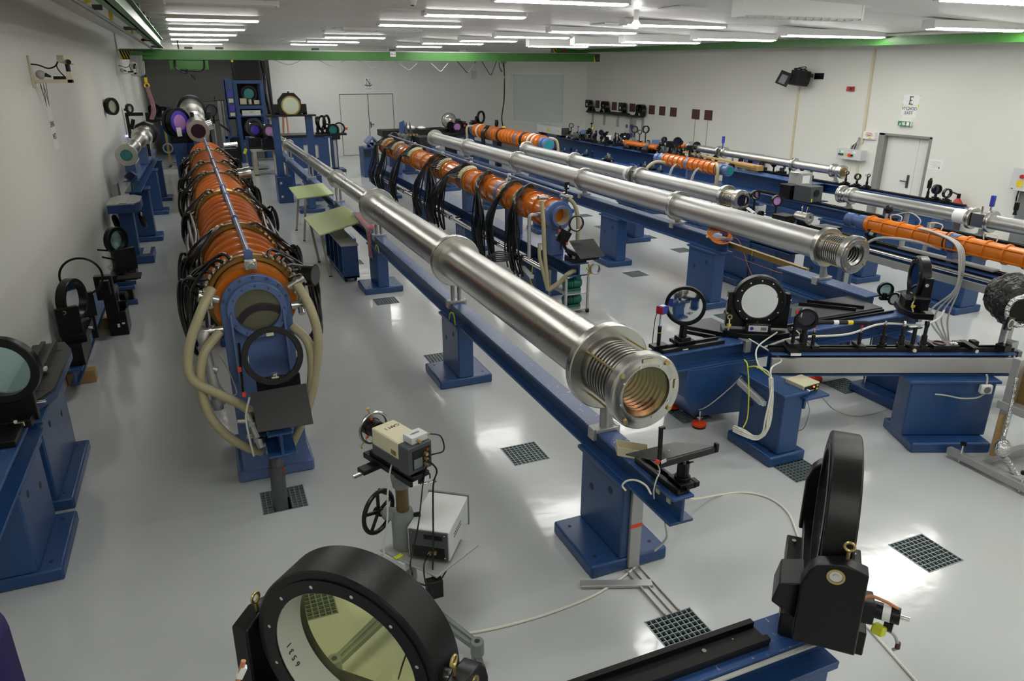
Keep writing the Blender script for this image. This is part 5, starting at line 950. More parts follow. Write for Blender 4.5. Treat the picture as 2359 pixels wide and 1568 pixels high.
t = thing('vacuum_hose_set', 'white corrugated pipes running behind the aluminium frame', 'pipes', (5.8, 4.2, .2)); P(t, 'pipe', 'lightgrey', M().cyl((5.55, 4.15, .30), (7.2, 3.6, .30), .055, n=20)); P(t, 'pipe', 'lightgrey', M().cyl((5.55, 3.95, .14), (7.2, 3.4, .14), .055, n=20)); P(t, 'support', 'alu', M().bx(6.0, 6.06, 3.7, 4.1, 0, .30))
# detector under black foil
dc = at(2338, 690, y=3.55)
t = thing('foil_detector', 'black detector head covered with crumpled black and silver foil', 'detector', (dc.x, dc.y, dc.z - .25)); 
fo = M(); rr = random.Random(4); n_ = 26
R0 = [(.0, .12), (.02, .17), (.10, .19), (.20, .185), (.28, .19)]; ax = V(-.55, -.75, -.1).normalized(); a_, b_ = frame(ax)
vs, fs = [], []
for i, (tt, rad) in enumerate([(k * .022, .105 + .085 * math.sin(min(1, k / 6) * PI / 2)) for k in range(16)]):
    for k in range(n_):
        q = 2 * PI * k / n_; rr_ = rad * (1 + .13 * (rr.random() - .5)); vs.append(dc - ax * (tt - .22) + (a_ * math.cos(q) + b_ * math.sin(q)) * rr_)
for i in range(15):
    for k in range(n_): fs.append((i * n_ + k, i * n_ + (k + 1) % n_, (i + 1) * n_ + (k + 1) % n_, (i + 1) * n_ + k))
MATS['blackfoil'] = mat('blackfoil', (.02, .02, .02), .22, .3, bump=.8, bscale=40)
P(t, 'black_foil', 'blackfoil', M().add(vs, fs), flat=True)
P(t, 'foil_skirt', 'blackfoil', M().add([dc + V(-.10, -.1, .03), dc + V(-.16, -.1, -.06), dc + V(-.22, -.08, -.14), dc + V(-.10, -.09, -.16), dc + V(.02, -.06, -.13), dc + V(.02, -.14, -.02)], [(0, 1, 5), (1, 2, 3), (1, 3, 5), (3, 4, 5)]), flat=True)
P(t, 'silver_edge', 'foil', M().tube([dc - ax * (.0 - .22) + (a_ * math.cos(q) + b_ * math.sin(q)) * (.118 + .012 * rr.random()) for q in [k * .3 for k in range(22)]], .018, 6), flat=True); P(t, 'barrel', 'black', M().cyl(dc + ax * .05, dc + ax * .20, .10, n=28)); P(t, 'blue_band', 'bluebox', M().lathe(dc + ax * .10, dc + ax * .15, [(0, .101), (.05, .101)], 28, caps=False)); P(t, 'red_label', 'red', M().box(dc + ax * .13 + V(-.02, -.02, .098), (.05, .03, .01)))
P(t, 'stand', 'alu', M().bx(dc.x - .03, dc.x + .03, dc.y - .03, dc.y + .03, .50, dc.z - .1)); P(t, 'square_tube', 'alu', M().bx(5.62, 5.70, 3.35, 3.43, .60, .82))
q = at(2325, 745, y=3.35); t = thing('square_filter', 'black square frame with a round pale filter under the foil head', 'filter', (q.x, q.y, .78)); P(t, 'frame', 'black', M().box(q, (.105, .018, .105), (0, .25, .15)), .003); P(t, 'filter_ring', 'cream', M().torus(q + V(0, -.012, 0), (.1, -1, .0), .034, .005, 28, 6)); P(t, 'filter', 'lens_dark', M().cyl(q + V(0, -.010, 0), q + V(0, -.013, 0), .032, n=24)); P(t, 'post', 'chrome', M().cyl((q.x + .0, q.y, .80), (q.x, q.y, q.z - .05), .008, n=10)); P(t, 'holder', 'black', M().box((q.x, q.y, .80), (.08, .08, .05)), .003)
fp = [at(2342, 870, y=3.0), at(2330, 930, y=3.0), at(2318, 985, y=2.98), at(2312, 1005, y=2.96)]
t = thing('foil_hose', 'crumpled silver foil wrapped hose hanging down to the floor by the frame', 'hose', (5.3, 2.9, 0)); P(t, 'upper_hose', 'foil', M().cab(fp, .012, 8)); P(t, 'foil_ball', 'foil', M().sphere(at(2310, 1032, y=2.93), .055, 12, 8, 1.3), flat=True)
P(t, 'lower_hose', 'foil', M().cab([at(2312, 1050, y=2.93), at(2330, 1075, y=2.9), at(2345, 1100, y=2.86), at(2352, 1118, y=2.84)], .024, 8), flat=True)
# ================================================================ EAST SIDE: ORANGE AMPLIFIERS AND OPTICS
def slim_amp(label, x, y0, y1, z, R, bands, m='orange2', group='slim orange amplifiers', ribs=9, head=True, tail=True, fins=False):
    t = thing('slim_amplifier', label, 'laser amplifier', (x, y0, z - .3), 0, group); L = y1 - y0
    A = lambda q: V(x, y0 + q, z)
    P(t, 'housing', m, M().lathe(A(0), A(L), [(0, R * .8), (0, R), (L, R), (L, R * .8)], 36))
    for k in range(ribs): q = .04 + (L - .1) * k / (ribs - 1); P(t, 'rib', m, M().lathe(A(q), A(q + .02), [(0, R * .97), (0, R * 1.16), (.02, R * 1.16), (.02, R * .97)], 32, caps=False))
    if fins:
        for e in (.9, 2.2, -.9, -2.2): P(t, 'fin', m, M().bar(A(.05) + V(math.sin(e), 0, math.cos(e)) * R * 1.04, A(L - .05) + V(math.sin(e), 0, math.cos(e)) * R * 1.04, .012, .03, (math.sin(e), 0, math.cos(e))))
    for q in bands: P(t, 'blue_band', 'slate', M().lathe(A(q), A(q + .10), [(0, R), (0, R * 1.08), (.1, R * 1.08), (.1, R)], 32, caps=False)); P(t, 'leg', 'slate', M().bx(x - .05, x + .05, y0 + q + .02, y0 + q + .08, z - .30, z - R), .004)
    if head: P(t, 'end_block', 'slate', M().lathe(A(0), A(-.28), [(0, R), (.02, R * .95), (.10, R * .92), (.105, R * .70), (.2, R * .70), (.205, R * .95), (.27, R * .92), (.28, R * .6)], 12)); P(t, 'end_glass', 'lens_teal', M().cyl(A(-.275), A(-.285), R * .62, n=24))
    if tail: P(t, 'tail_block', 'slate', M().lathe(A(L), A(L + .3), [(0, R * .95), (.12, R * .92), (.125, R * .68), (.2, R * .68), (.205, R * .9), (.3, R * .9)], 12))
    return t, A
t, A = slim_amp('long slim orange amplifier with white cable bundle on the east side', 7.05, 3.6, 6.10, 1.14, .088, [1.35], ribs=13, fins=True, head=False)
for q in (.5, 1.0, 1.6, 2.1): P(t, 'handle', 'cablewhite', M().cab([A(q) + V(.02, 0, .09), A(q) + V(.02, .0, .15), A(q + .13) + V(.02, 0, .15), A(q + .13) + V(.02, 0, .09)], .006, 6, 3))
for k in range(4): P(t, 'white_cable', 'cablegrey', M().cab([A(1.80) + V(-.05 - .008 * k, 0, .085), A(1.55) + V(-.07 - .01 * k, 0, .075), A(1.27) + V(-.12 - .02 * k, 0, .03), A(1.15) + V(-.16 - .025 * k, 0, -.12), A(1.13) + V(-.18 - .02 * k, 0, -.4), A(1.15 + .05 * k) + V(-.22 - .03 * k, 0, -.7), A(1.1) + V(-.2 - .02 * k, 0, -.95)], .009, 8, 6))
P(t, 'strap', 'blackmatt', M().lathe(A(1.45), A(1.5), [(0, .1), (.03, .1)], 32, caps=False)); P(t, 'tail_gauge', 'black', M().sphere(A(2.28) + V(.02, 0, .2), .052, 14, 9)); P(t, 'gauge_pipe', 'steel2', M().cyl(A(2.28) + V(.0, 0, .08), A(2.28) + V(.01, 0, .17), .016)); P(t, 'gauge_wire', 'cablegrey', M().cab([A(2.25) + V(.03, 0, .13), A(2.05) + V(.06, 0, .2), A(1.9) + V(.06, 0, .15), A(1.88) + V(.04, 0, .08)], .007))
P(t, 'hose', 'cablegrey', M().cab([A(1.5) + V(-.06, 0, -.08), A(1.8) + V(-.12, 0, -.05), A(2.2) + V(-.15, 0, -.10), A(2.4) + V(-.18, 0, -.25)], .016, 8))
bench_rail('blue rail with black top and grey side pipe under the long slim amplifier', (7.05, 3.4), (7.05, 7.0), .93, w=.2, h=.18, optic=True)
tag(link('side_pipe', 'chrome', M().cyl((6.86, 3.3, .90), (6.86, 6.4, .90), .020, n=16)), 'bright pipe along the rail of the long slim amplifier', 'pipe'); tag(link('side_channel', 'alu', M().bar((6.90, 3.3, .80), (6.90, 6.4, .80), .03, .08), bev=.004), 'flat grey channel along the rail of the long slim amplifier', 'channel'); tag(link('top_cover', 'alu', M().bar((7.02, 4.5, .97), (7.02, 5.6, .97), .10, .02), bev=.003), 'flat aluminium cover strip under the slim amplifier', 'cover')
pedestal('blue pedestal with cable channel under the start of the slim amplifier rail', 7.0, 6.55, .75, w=.26, bw=.5, d=.55, conduit=1)
pedestal('blue pedestal under the slim amplifier, out past the edge', 7.05, 3.6, .75, w=.26, bw=.5, d=.55)
t = thing('steel_post', 'thick steel post with a red mark standing on a floor grate', 'post', (7.75, 5.85, 0)); q0 = at(2110, 688, z=.0); P(t, 'pipe', 'alu', M().cyl(V(q0.x, q0.y, 0), V(q0.x, q0.y, 1.0), .042, n=20)); P(t, 'black_band', 'black', M().lathe(V(q0.x, q0.y, .18), V(q0.x, q0.y, .25), [(0, .043), (.06, .043)], 20, caps=False)); P(t, 'red_mark', 'red', M().box((q0.x - .03, q0.y - .03, .34), (.03, .03, .02)))
# rails and pedestals on the x=8.47 and x=10.4 lines
bench_rail('blue rail with black top rail under the steel tube with the blue handle', (8.47, 4.6), (8.47, 6.3), .92, w=.17, h=.16, optic=True)
bench_rail('blue rail with a black top ending before the red extinguisher', (8.47, 6.9), (8.47, 9.6), .92, w=.17, h=.16, optic=True)
pedestal('blue pedestal seen under the slim amplifier rail', 8.45, 5.95, .76, w=.28, bw=.46, d=.6); pedestal('blue pedestal behind the long slim amplifier', 8.45, 7.6, .76, w=.28, bw=.46, d=.9)
bench_rail('long blue rail with black top along the east wall before the door', (10.4, 7.35), (10.4, 12.2), .90, w=.18, h=.16, optic=True)
pedestal('wide blue pedestal panel of the east wall rail near the door', 10.4, 8.1, .74, w=.5, bw=.55, d=.9); pedestal('blue pedestal of the east wall rail left of the door jamb', 10.4, 11.0, .74, w=.4, bw=.55, d=.6)
bench_rail('blue rail with black top at the edge of the view by the wall cabinet', (10.4, 4.6), (10.4, 6.2), .88, w=.18, h=.16, optic=True); pedestal('blue pedestal of the rail by the wall cabinet', 10.4, 5.3, .72, w=.3, bw=.5, d=.5)
tube_stand('tall steel stand under the tube above the slim amplifier', 8.47, 6.75, 1.05, .30, w=.12, posts=1, clamp=False); tube_stand('black foot under the blue handled valve', 8.47, 5.72, 1.03, .955, w=.09, posts=1, clamp=False); tube_stand('dark foot under the end of the tube above the slim amplifier', 8.47, 7.72, 1.02, .955, w=.09, posts=1, clamp=False)
tube_stand('small foot under the end of the wall side tube', 10.4, 9.86, 1.02, .935, w=.09, posts=1, clamp=False); tube_stand('small foot under the middle of the wall side tube', 10.4, 10.9, 1.05, .935, w=.09, posts=1, clamp=False)
for k, (u, v, lb, R, gl) in enumerate([(1951, 398, 'small white fork holder on the wall rail by the door', .035, None), (1976, 407, 'black ring on the wall rail before the door jamb', .055, 'clear'), (2000, 404, 'slim upright holder with bright clip on the wall rail', .03, None), (2158, 436, 'thick black lens on the wall rail in front of the door', .075, 'lens_dark'), (2182, 445, 'black ring optic at the end of the wall rail', .072, 'clear')]):
    p = at(u, v, x=10.4); t = post_optic(lb, p.x, p.y, 0.934, p.z - .934, R, -.25, .05, gl, group='optics on the wall rail', wd=.1)
    if gl is None: P(t, 'clip', 'paper', M().box((.01, -.01, p.z - .934 + .03), (.012, .012, .09)).box((-.03, -.01, p.z - .934 + .01), (.012, .012, .06)))
p = at(2142, 424, x=10.4); t = post_optic('square black holder on a tall post before the door', p.x, p.y, .934, p.z - .934, .03, .6, .04, None, group='optics on the wall rail'); P(t, 'square_head', 'black', M().box((0, 0, p.z - .934), (.11, .06, .12)), .004); P(t, 'top_arm', 'blackmatt', M().box((.05, 0, p.z - .934 + .07), (.14, .03, .025)))
p = at(2342, 474, x=10.4); t = post_optic('square black holder with red dot by the wall cabinet', p.x, p.y, .914, p.z - .914, .03, .6, .04, None, group='optics on the wall rail'); P(t, 'square_head', 'black', M().box((0, 0, p.z - .914), (.10, .06, .11)), .004); P(t, 'red_dot', 'red', M().cyl((0, -.03, p.z - .914), (0, -.034, p.z - .914), .03, n=14))
# second slim amplifier, third, and the distant one
t, A = slim_amp('slim orange amplifier between the steel tubes with hoses at both ends', 8.55, 10.75, 12.45, 1.15, .105, [.85], m='orange', ribs=11)
P(t, 'hose', 'hose', M().cab([A(.05) + V(-.05, 0, .1), A(-.1) + V(-.12, 0, .02), A(-.12) + V(-.14, 0, -.2), A(-.05) + V(-.14, 0, -.38)], .03, 10)); P(t, 'hose', 'hose', M().cab([A(1.55) + V(-.08, 0, -.05), A(1.6) + V(-.3, 0, -.03), A(1.62) + V(-.48, 0, -.16), A(1.62) + V(-.5, 0, -.4)], .03, 10))
for q in (.45, 1.15):
    for k in range(3): P(t, 'clear_tube', 'cablegrey', M().cab([A(q) + V(-.1, .02 * k, -.02), A(q) + V(-.2 - .02 * k, 0, -.12), A(q - .05) + V(-.3 - .02 * k, 0, -.35), A(q - .1) + V(-.38, 0, -.5)], .006))
bench_rail('blue rail carrying the slim amplifier between the steel tubes', (8.6, 9.7), (8.6, 13.6), .84, w=.2, h=.18); pedestal('blue pedestal under the slim amplifier between the steel tubes', 8.6, 11.2, .66, w=.3, bw=.5); pedestal('blue pedestal at the far end of the rail with the paper tag', 8.6, 13.0, .66, w=.3, bw=.5)
for z, lb, x in ((.60, 'upper bright pipe below the slim amplifier', 8.2), (.42, 'lower bright pipe below the slim amplifier', 8.0)):
    t = thing('long_pipe', lb, 'pipe', (x, 11, z), group='bright pipes below the slim amplifier'); P(t, 'pipe', 'lightgrey', M().cyl((x, 8.9, z), (x, 12.6, z), .035, n=16)); 
    for y in (9.4, 10.4, 11.4): P(t, 'bracket', 'blackmatt', M().ring((x, y, z), (x, y + .03, z), .042, .034, 16)  .bx(x - .01, x + .52, y, y + .03, z - .01, z + .01))
t, A = slim_amp('orange amplifier with blue end and teal window below the big wall window', 7.68, 16.3, 20.9, 1.15, .17, [1.4, 3.2], m='orange', ribs=22)
for q, m_ in ((.3, 'cablewhite'), (.55, 'cablewhite'), (1.0, 'blackmatt'), (2.6, 'blackmatt'), (3.6, 'blackmatt'), (4.2, 'cablewhite')): P(t, 'strap', m_, M().lathe(A(q), A(q + .09), [(0, .178), (.01, .20), (.07, .20), (.09, .178)], 32, caps=False))
for k in range(4): P(t, 'black_hose', 'cable', M().cab([A(3.5 + .06 * k) + V(-.05, 0, .19), A(3.4 + .06 * k) + V(-.24, 0, .05), A(3.35 + .06 * k) + V(-.26, 0, -.2), A(3.4) + V(-.2, 0, -.45)], .025, 8))
P(t, 'hose', 'hose', M().cab([A(-.05) + V(.1, 0, .14), A(-.1) + V(.28, 0, .08), A(-.12) + V(.33, 0, -.15), A(-.1) + V(.33, 0, -.45)], .035, 10)); P(t, 'hose', 'hose', M().cab([A(4.6) + V(-.1, 0, .12), A(4.65) + V(-.3, 0, .1), A(4.6) + V(-.33, 0, -.2), A(4.6) + V(-.33, 0, -.5)], .035, 10))
bench_rail('blue rail under the orange amplifier below the wall window', (7.68, 15.9), (7.68, 21.6), .82, w=.26, h=.2); pedestal('blue pedestal under the near end of the far orange amplifier', 7.68, 16.6, .62, w=.3, bw=.5); pedestal('blue pedestal under the far end of the far orange amplifier', 7.68, 20.6, .62, w=.3, bw=.5)
t, A = slim_amp('small orange amplifier on the cluttered blue bench', 10.0, 14.9, 16.4, 1.10, .06, [], m='orange', ribs=6, head=False, tail=False); t2, A = slim_amp('tiny orange tube tip on the cluttered blue bench', 10.35, 14.3, 14.8, 1.16, .045, [], m='orange', ribs=3, head=False, tail=False)
# the long cluttered bench: deep blue I-beam
def at10(u, v, x=10.2): return at(u, v, x=x)
bench_rail('deep blue I-beam bench under the crowd of small optics', (10.15, 12.9), (10.15, 21.6), .95, w=.52, h=.42)
bench_rail('second blue beam below the cluttered bench', (9.3, 13.2), (9.3, 20.5), .70, w=.2, h=.24)
for y, lb in ((13.8, 'blue pedestal under the near end of the cluttered bench'), (17.2, 'blue pedestal under the middle of the cluttered bench'), (20.8, 'blue pedestal under the far end of the cluttered bench')): pedestal(lb, 10.15, y, .53, w=.4, bw=.6, d=.6)
for y, lb in ((14.2, 'blue pedestal of the low second beam, near'), (19.5, 'blue pedestal of the low second beam, far')): pedestal(lb, 9.3, y, .46, w=.25, bw=.5)
bench_rail('blue deep beam with black bar under the wall side tube', (10.2, 10.0), (10.2, 12.7), .90, w=.46, h=.34)
pedestal('blue pedestal under the deep beam by the wall side tube', 10.0, 11.9, .56, w=.4, bw=.6, d=.5)
q0, q1 = at(1263, 315, x=10.0), at(1310, 322, x=10.0)
t = thing('laser_box', 'long pale grey laser box with yellow warning triangle on the cluttered bench', 'laser', (10.0, 20.5, .95)); P(t, 'case', 'lightgrey', M().bx(9.86, 10.14, 19.75, 21.45, 1.02, 1.24), .006); P(t, 'end_face', 'darkgrey', M().bx(9.87, 10.13, 19.742, 19.752, 1.03, 1.23)); P(t, 'foot', 'black', M().bx(9.9, 10.1, 21.2, 21.4, .95, 1.02).bx(9.9, 10.1, 19.9, 20.1, .95, 1.02)); P(t, 'warning_triangle', 'yellow', M().prism([(9.858, 20.52, 1.09), (9.858, 20.72, 1.09), (9.858, 20.62, 1.2)], (-.003, 0, 0))); P(t, 'warning_triangle', 'yellow', M().prism([(9.858, 19.85, 1.11), (9.858, 19.97, 1.11), (9.858, 19.91, 1.18)], (-.003, 0, 0)))
rr = random.Random(11)
CL = [
 # u, v(top) of crowd on the deep bench: kinds with their own labels
 (1316, 289, 'r', 'black knobbed holder on the box end of the cluttered bench', .07), (1332, 292, 'k', 'tiny blue cross holder on the cluttered bench', .03), (1344, 300, 'b', 'grey small case in the crowd of optics beside the laser box', .08), (1363, 283, 'p', 'tall thin post with a flat black top on the cluttered bench', .03),
 (1366, 296, 'k', 'yellow headed holder under the tall thin post', .05), (1385, 305, 'r', 'round black mirror behind the thin post', .07), (1404, 312, 'b', 'small white flat box on the cluttered bench', .09), (1418, 305, 'p', 'thin pole in the crowd, one of a pair', .02),
 (1399, 303, 'p', 'thin pole in the crowd, beside the white flat box', .02), (1421, 312, 'r', 'dark ring with bronze edge in the crowd', .06), (1440, 308, 'r', 'small black lens on a pole before the orange tube', .03), (1462, 298, 'r', 'thin black hoop above the small orange amplifier', .09), (1488, 298, 'r', 'thin black hoop with orange tinted glass', .09), (1474, 304, 'r', 'dark round eyepiece between the two hoops', .055),
 (1512, 322, 'b', 'grey blue block standing behind the small orange amplifier', .11), (1530, 322, 'r', 'black ring leaning behind the grey blue block', .07), (1545, 326, 'b', 'black square plate with a round hole', .11), (1561, 326, 'r', 'large thin hoop next to the square plate', .10), (1568, 328, 'r', 'small gold centred ring in front of the large hoop', .055), (1545, 338, 'k', 'pile of small bright brackets below the square plate', .05), (1590, 335, 'b', 'dark box at the near end of the crowd', .08), (1478, 350, 'r', 'bright ringed metal lens barrel at the bench edge', .075), (1605, 335, 'r', 'half hidden black ring behind the wall side tube', .085)]
for u, v, k, lb, R in CL:
    zt = .95; p = at(u, v, x=9.95 + .4 * rr.random()); 
    if p.y > 21.4: p = at(u, v, x=9.9)
    h = max(.06, p.z - zt); nm = {'r': 'ring_optic', 'b': 'optic_box', 'p': 'thin_post', 'k': 'optic_bracket'}[k]
    if k == 'r': post_optic(lb, p.x, p.y, zt, h, R, -.35 + rr.uniform(-.4, .4), .05, rr.choice(['lens_dark', 'clear', None]), group='small optics on the cluttered bench', wd=.1, name=nm, ring=rr.choice(['black', 'blackmatt']))
    elif k == 'b': prop_box(nm, lb, 'optic', [('body', 'paper' if 'white' in lb else ('slate' if 'grey' in lb else 'black'), M().box((0, 0, max(h, R * 1.2) - R * .6), (R * 1.3, R * 1.6, R * 1.3)), .004), ('post', 'blackmatt', M().box((0, 0, max(.02, h / 2 - R * .3)), (.04, .04, max(.03, h - R * .6))), 0), ('dial', 'steel2', M().cyl((0, -R * .8, max(h, R * 1.2) - R * .6), (0, -R * .86, max(h, R * 1.2) - R * .6), R * .4, n=14), 0)], (p.x, p.y, zt), .7, 'small optics on the cluttered bench')
    elif k == 'p': prop_box(nm, lb, 'post', [('post', 'blackmatt', M().cyl((0, 0, 0), (0, 0, h), .012, n=8), 0), ('base', 'black', M().cyl((0, 0, 0), (0, 0, .03), .05, n=12), 0), ('head', 'black', M().lathe((0, 0, h - .05), (0, 0, h), [(0, .012), (.05, .05 if 'flat' in lb else .014)], 12), 0)], (p.x, p.y, zt), 0, 'small optics on the cluttered bench')
    else: prop_box(nm, lb, 'optic', [('base', 'black', M().box((0, 0, .02), (.14, .12, .04)), 0), ('post', 'steel2', M().cyl((0, 0, .03), (0, 0, h), .016, n=10), 0), ('head', 'yellow' if 'yellow' in lb else ('bluebox' if 'blue' in lb else 'steel2'), M().box((0, 0, h), (R * 2, R, R), (.2, .3, .4)), .003), ('knob', 'chrome', M().cyl((.02, -.03, h * .6), (.1, -.06, h * .62), .014, n=10), 0)], (p.x, p.y, zt), rr.uniform(-.5, .5), 'small optics on the cluttered bench')
# rank and file of the crowd: look-alike tiny mounts
def tiny(x, y, z, src, k, lb, gp):
    c = dup(src, (x, y, z), rr.uniform(0, 3), lb, gp); return c
src_a = prop_box('tiny_mount', 'tiny black optic mount in the crowd on the blue benches', 'optic', [('base', 'black', M().box((0, 0, .015), (.10, .09, .03)), 0), ('post', 'blackmatt', M().cyl((0, 0, .02), (0, 0, .13), .016, n=8), 0), ('head', 'black', M().ring((0, -.02, .16), (0, .02, .16), .05, .032, 16), 0), ('glass', 'lens_dark', M().cyl((0, -.004, .16), (0, .004, .16), .034, n=12), 0), ('screw', 'chrome', M().cyl((.05, -.01, .16), (.08, -.01, .16), .012, n=8), 0)], (10.1, 19.2, .95), .4, 'tiny mounts on the blue benches')
src_b = prop_box('tiny_stage', 'tiny dark stage with bright knobs in the crowd on the blue benches', 'optic', [('base', 'black', M().box((0, 0, .03), (.16, .12, .06)), .003), ('block', 'darkgrey', M().box((.01, 0, .09), (.09, .08, .07)), .003), ('knob', 'chrome', M().cyl((.06, -.02, .05), (.12, -.02, .05), .018, n=10), 0), ('head', 'midgrey', M().box((-.03, 0, .15), (.05, .03, .09)), 0), ('label', 'cream', M().box((.0, -.062, .03), (.05, .004, .025)), 0)], (10.0, 18.9, .95), .2, 'tiny stages on the blue benches')
la, lb_ = 'tiny black optic mount in the crowd on the blue benches', 'tiny dark stage with bright knobs in the crowd on the blue benches'
for k in range(58):
    x, y = rr.uniform(9.93, 10.36), rr.uniform(13.0, 19.6)
    if rr.random() < .5: tiny(x, y, .95, src_a, k, la, 'tiny mounts on the blue benches')
    else: tiny(x, y, .95, src_b, k, lb_, 'tiny stages on the blue benches')
for k in range(13): tiny(10.4 - (.2 if k > 8 else 0) + rr.uniform(-.15, .15), 10.6 + k * .22, .90 + (.0 if k > 9 else .0), src_a if k % 3 else src_b, k, la if k % 3 else lb_, 'tiny mounts on the blue benches' if k % 3 else 'tiny stages on the blue benches')
for k in range(70):
    a_ = rr.random(); i_ = rr.random() < .45
    if a_ < .55: x, y, z = rr.uniform(9.92, 10.38), rr.uniform(12.95, 19.5), .95
    elif a_ < .78: x, y, z = rr.uniform(9.24, 9.36), rr.uniform(13.3, 20.3), .70
    else: x, y, z = rr.uniform(6.82, 7.12), rr.uniform(7.0, 8.1), .80
    if z == .80 and abs(y - 7.4) < .1: continue
    c = tiny(x, y, z, src_a if i_ else src_b, k, la if i_ else lb_, 'tiny mounts on the blue benches' if i_ else 'tiny stages on the blue benches'); q_ = rr.uniform(.8, 1.7) if z > .9 else rr.uniform(.6, 1.0); c.scale = (min(q_, 1.25), min(q_, 1.25), q_)
tag(link('wooden_bar', 'wood', M().bar(at(1575, 350, x=10.0), at(1738, 384, x=10.0), .06, .04), bev=.004), 'long pale wooden bar below the wall side tube', 'bar')
tag(link('wooden_box', 'wood', M().bar(at(1700, 378, x=10.15), at(1752, 388, x=10.15), .16, .10), bev=.004), 'small orange wooden box at the end of the wooden bar', 'box')
# optics in the aisle between the tubes (in front of the bellows of the thinner tube)
AI = [(1714, 461, 'dark lens with a bright ring at the end of the thinner tube', 6.8, .88, .065, 'frosted'), (1740, 449, 'black round mirror hung over the end of the thinner tube', 7.0, .88, .065, 'mirror_warm'), (1790, 462, 'black ring with a red inside past the thinner tube', 7.08, .80, .075, 'lens_pink'), (2006, 538, 'black ring with red rim above the small bellows', 7.0, .962, .058, 'tealglass'), (1721, 447, 'tiny bright ringed lens beside the black round mirror', 6.95, .88, .03, 'clear')]
for u, v, lb, x, zb, R, gl in AI: p = at(u, v, x=x); post_optic(lb, p.x, p.y, zb, p.z - zb, R, -.3, .05, gl, group='round optics past the thinner tube', wd=.08)
bench_rail('blue rail past the end of the thinner tube with boxes on it', (6.98, 6.95), (6.98, 8.2), .80, w=.42, h=.2); pedestal('blue pedestal under the rail with the black boxes', 6.95, 7.5, .60, w=.35, bw=.52, d=.55)
q = at(1729, 484, x=6.85); t = thing('white_card', 'white slanted card beyond the end of the thinner tube', 'card', (q.x, q.y, .80)); P(t, 'card', 'paper', M().box(q, (.10, .12, .004), (.5, 0, .5))); P(t, 'stem', 'black', M().cyl((q.x, q.y, .80), q, .012, n=8))
for u, v, sz, lb, x, zb in [(1805, 505, (.20, .22, .22), 'black box with a blue label behind the second steel tube', 6.9, .80), (1905, 522, (.24, .24, .24), 'larger black box with a pale label beside the small bellows', 6.75, .80)]:
    p = at(u, v, x=x); t = thing('black_box', lb, 'box', (p.x, p.y, zb), .1, 'black boxes behind the second tube', local=True); P(t, 'body', 'blackmatt', M().box((0, 0, sz[2] / 2 + .02), sz), .005); P(t, 'label', 'bluebox' if 'blue' in lb else 'alu', M().box((-.02, -sz[1] / 2 - .002, .10), (.06, .003, .05))); P(t, 'lid', 'black', M().box((0, 0, sz[2] + .025), (sz[0] + .01, sz[1] + .01, .012)), .003); P(t, 'foot', 'black', M().box((0, 0, .01), (sz[0] * .8, sz[1] * .8, .02)))
p = at(1850, 500, x=6.95); t = thing('steel_chamber', 'small steel cylinder chamber with bolts between the black boxes', 'chamber', (p.x, p.y, .80), .0, local=True); zc_ = p.z - .80; P(t, 'barrel', 'steel2', M().cyl((.0, -.09, zc_), (0, .1, zc_), .062, n=24).ring((0, -.11, zc_), (0, -.09, zc_), .072, .035, 24)); P(t, 'stand', 'black', M().box((0, 0, zc_ / 2 - .03), (.06, .12, zc_ - .05))); P(t, 'pin', 'chrome', M().cyl((-.02, 0, zc_ + .05), (-.04, 0, zc_ + .13), .006).cyl((.0, .03, zc_ + .05), (.0, .03, zc_ + .14), .006).cyl((.02, -.02, zc_ + .05), (.04, -.02, zc_ + .13), .006))
p = at(1863, 433, x=8.47); t = thing('camera_block', 'dark mottled camera block with round openings before the door side tube', 'device', (p.x, p.y, .935), .0, local=True); P(t, 'body', 'darkgrey', M().box((0, 0, .12), (.24, .34, .24)), .008); P(t, 'opening', 'black', M().cyl((0, -.171, .14), (0, -.178, .14), .055, n=20)); P(t, 'yellow_tag', 'yellowgreen', M().box((-.08, -.172, .04), (.02, .004, .05))); P(t, 'knob', 'chrome', M().cyl((.03, -.05, .24), (.03, -.05, .27), .02, n=12)); P(t, 'side_unit', 'black', M().box((-.04, .35, .11), (.2, .22, .20)), .006)
p = at(1845, 402, x=9.6); t = thing('paper_console', 'grey console with white printed papers behind the mottled block', 'console', (p.x, p.y, .75), 0, local=True); P(t, 'case', 'greyp', M().box((0, 0, .2), (.25, .3, .4)), .006); P(t, 'sheet', 'paper', M().box((-.02, -.155, .26), (.16, .003, .2)).box((-.12, .0, .402), (.1, .12, .003))); P(t, 'support', 'blue', M().box((0, 0, -.2), (.3, .3, .4)))
q = thing('stool_block', 'low blue box standing on the floor under the console', 'box', (p.x, p.y, 0), 0, local=True); P(q, 'body', 'blue', M().box((0, 0, .17), (.36, .36, .34)), .008); P(q, 'lid', 'bluetop', M().box((0, 0, .3445), (.38, .38, .012)))
# orange cable coil
cc_ = at(1650, 547, x=5.72 - .02); t = thing('cable_coil', 'coil of bright orange cable hung on the end of the blue rail', 'cable coil', (5.66, 7.0, .80)); rr2 = random.Random(9)
for k in range(9): P(t, 'loop', 'orange2', M().torus(V(5.68 + .015 * (k % 3), 7.0 + .01 * k, .905 + .006 * k), V(-.25 + .1 * rr2.random(), -.45 + .1 * rr2.random(), 1), .115 + .02 * rr2.random(), .006, 36, 6))
P(t, 'tail', 'orange2', M().cab([(5.78, 7.0, .90), (5.9, 6.95, .88), (5.98, 6.9, .70), (6.1, 6.8, .4), (6.3, 6.5, .15)], .0035)); P(t, 'plug', 'cream', M().box((5.57, 7.1, .91), (.03, .04, .02)))
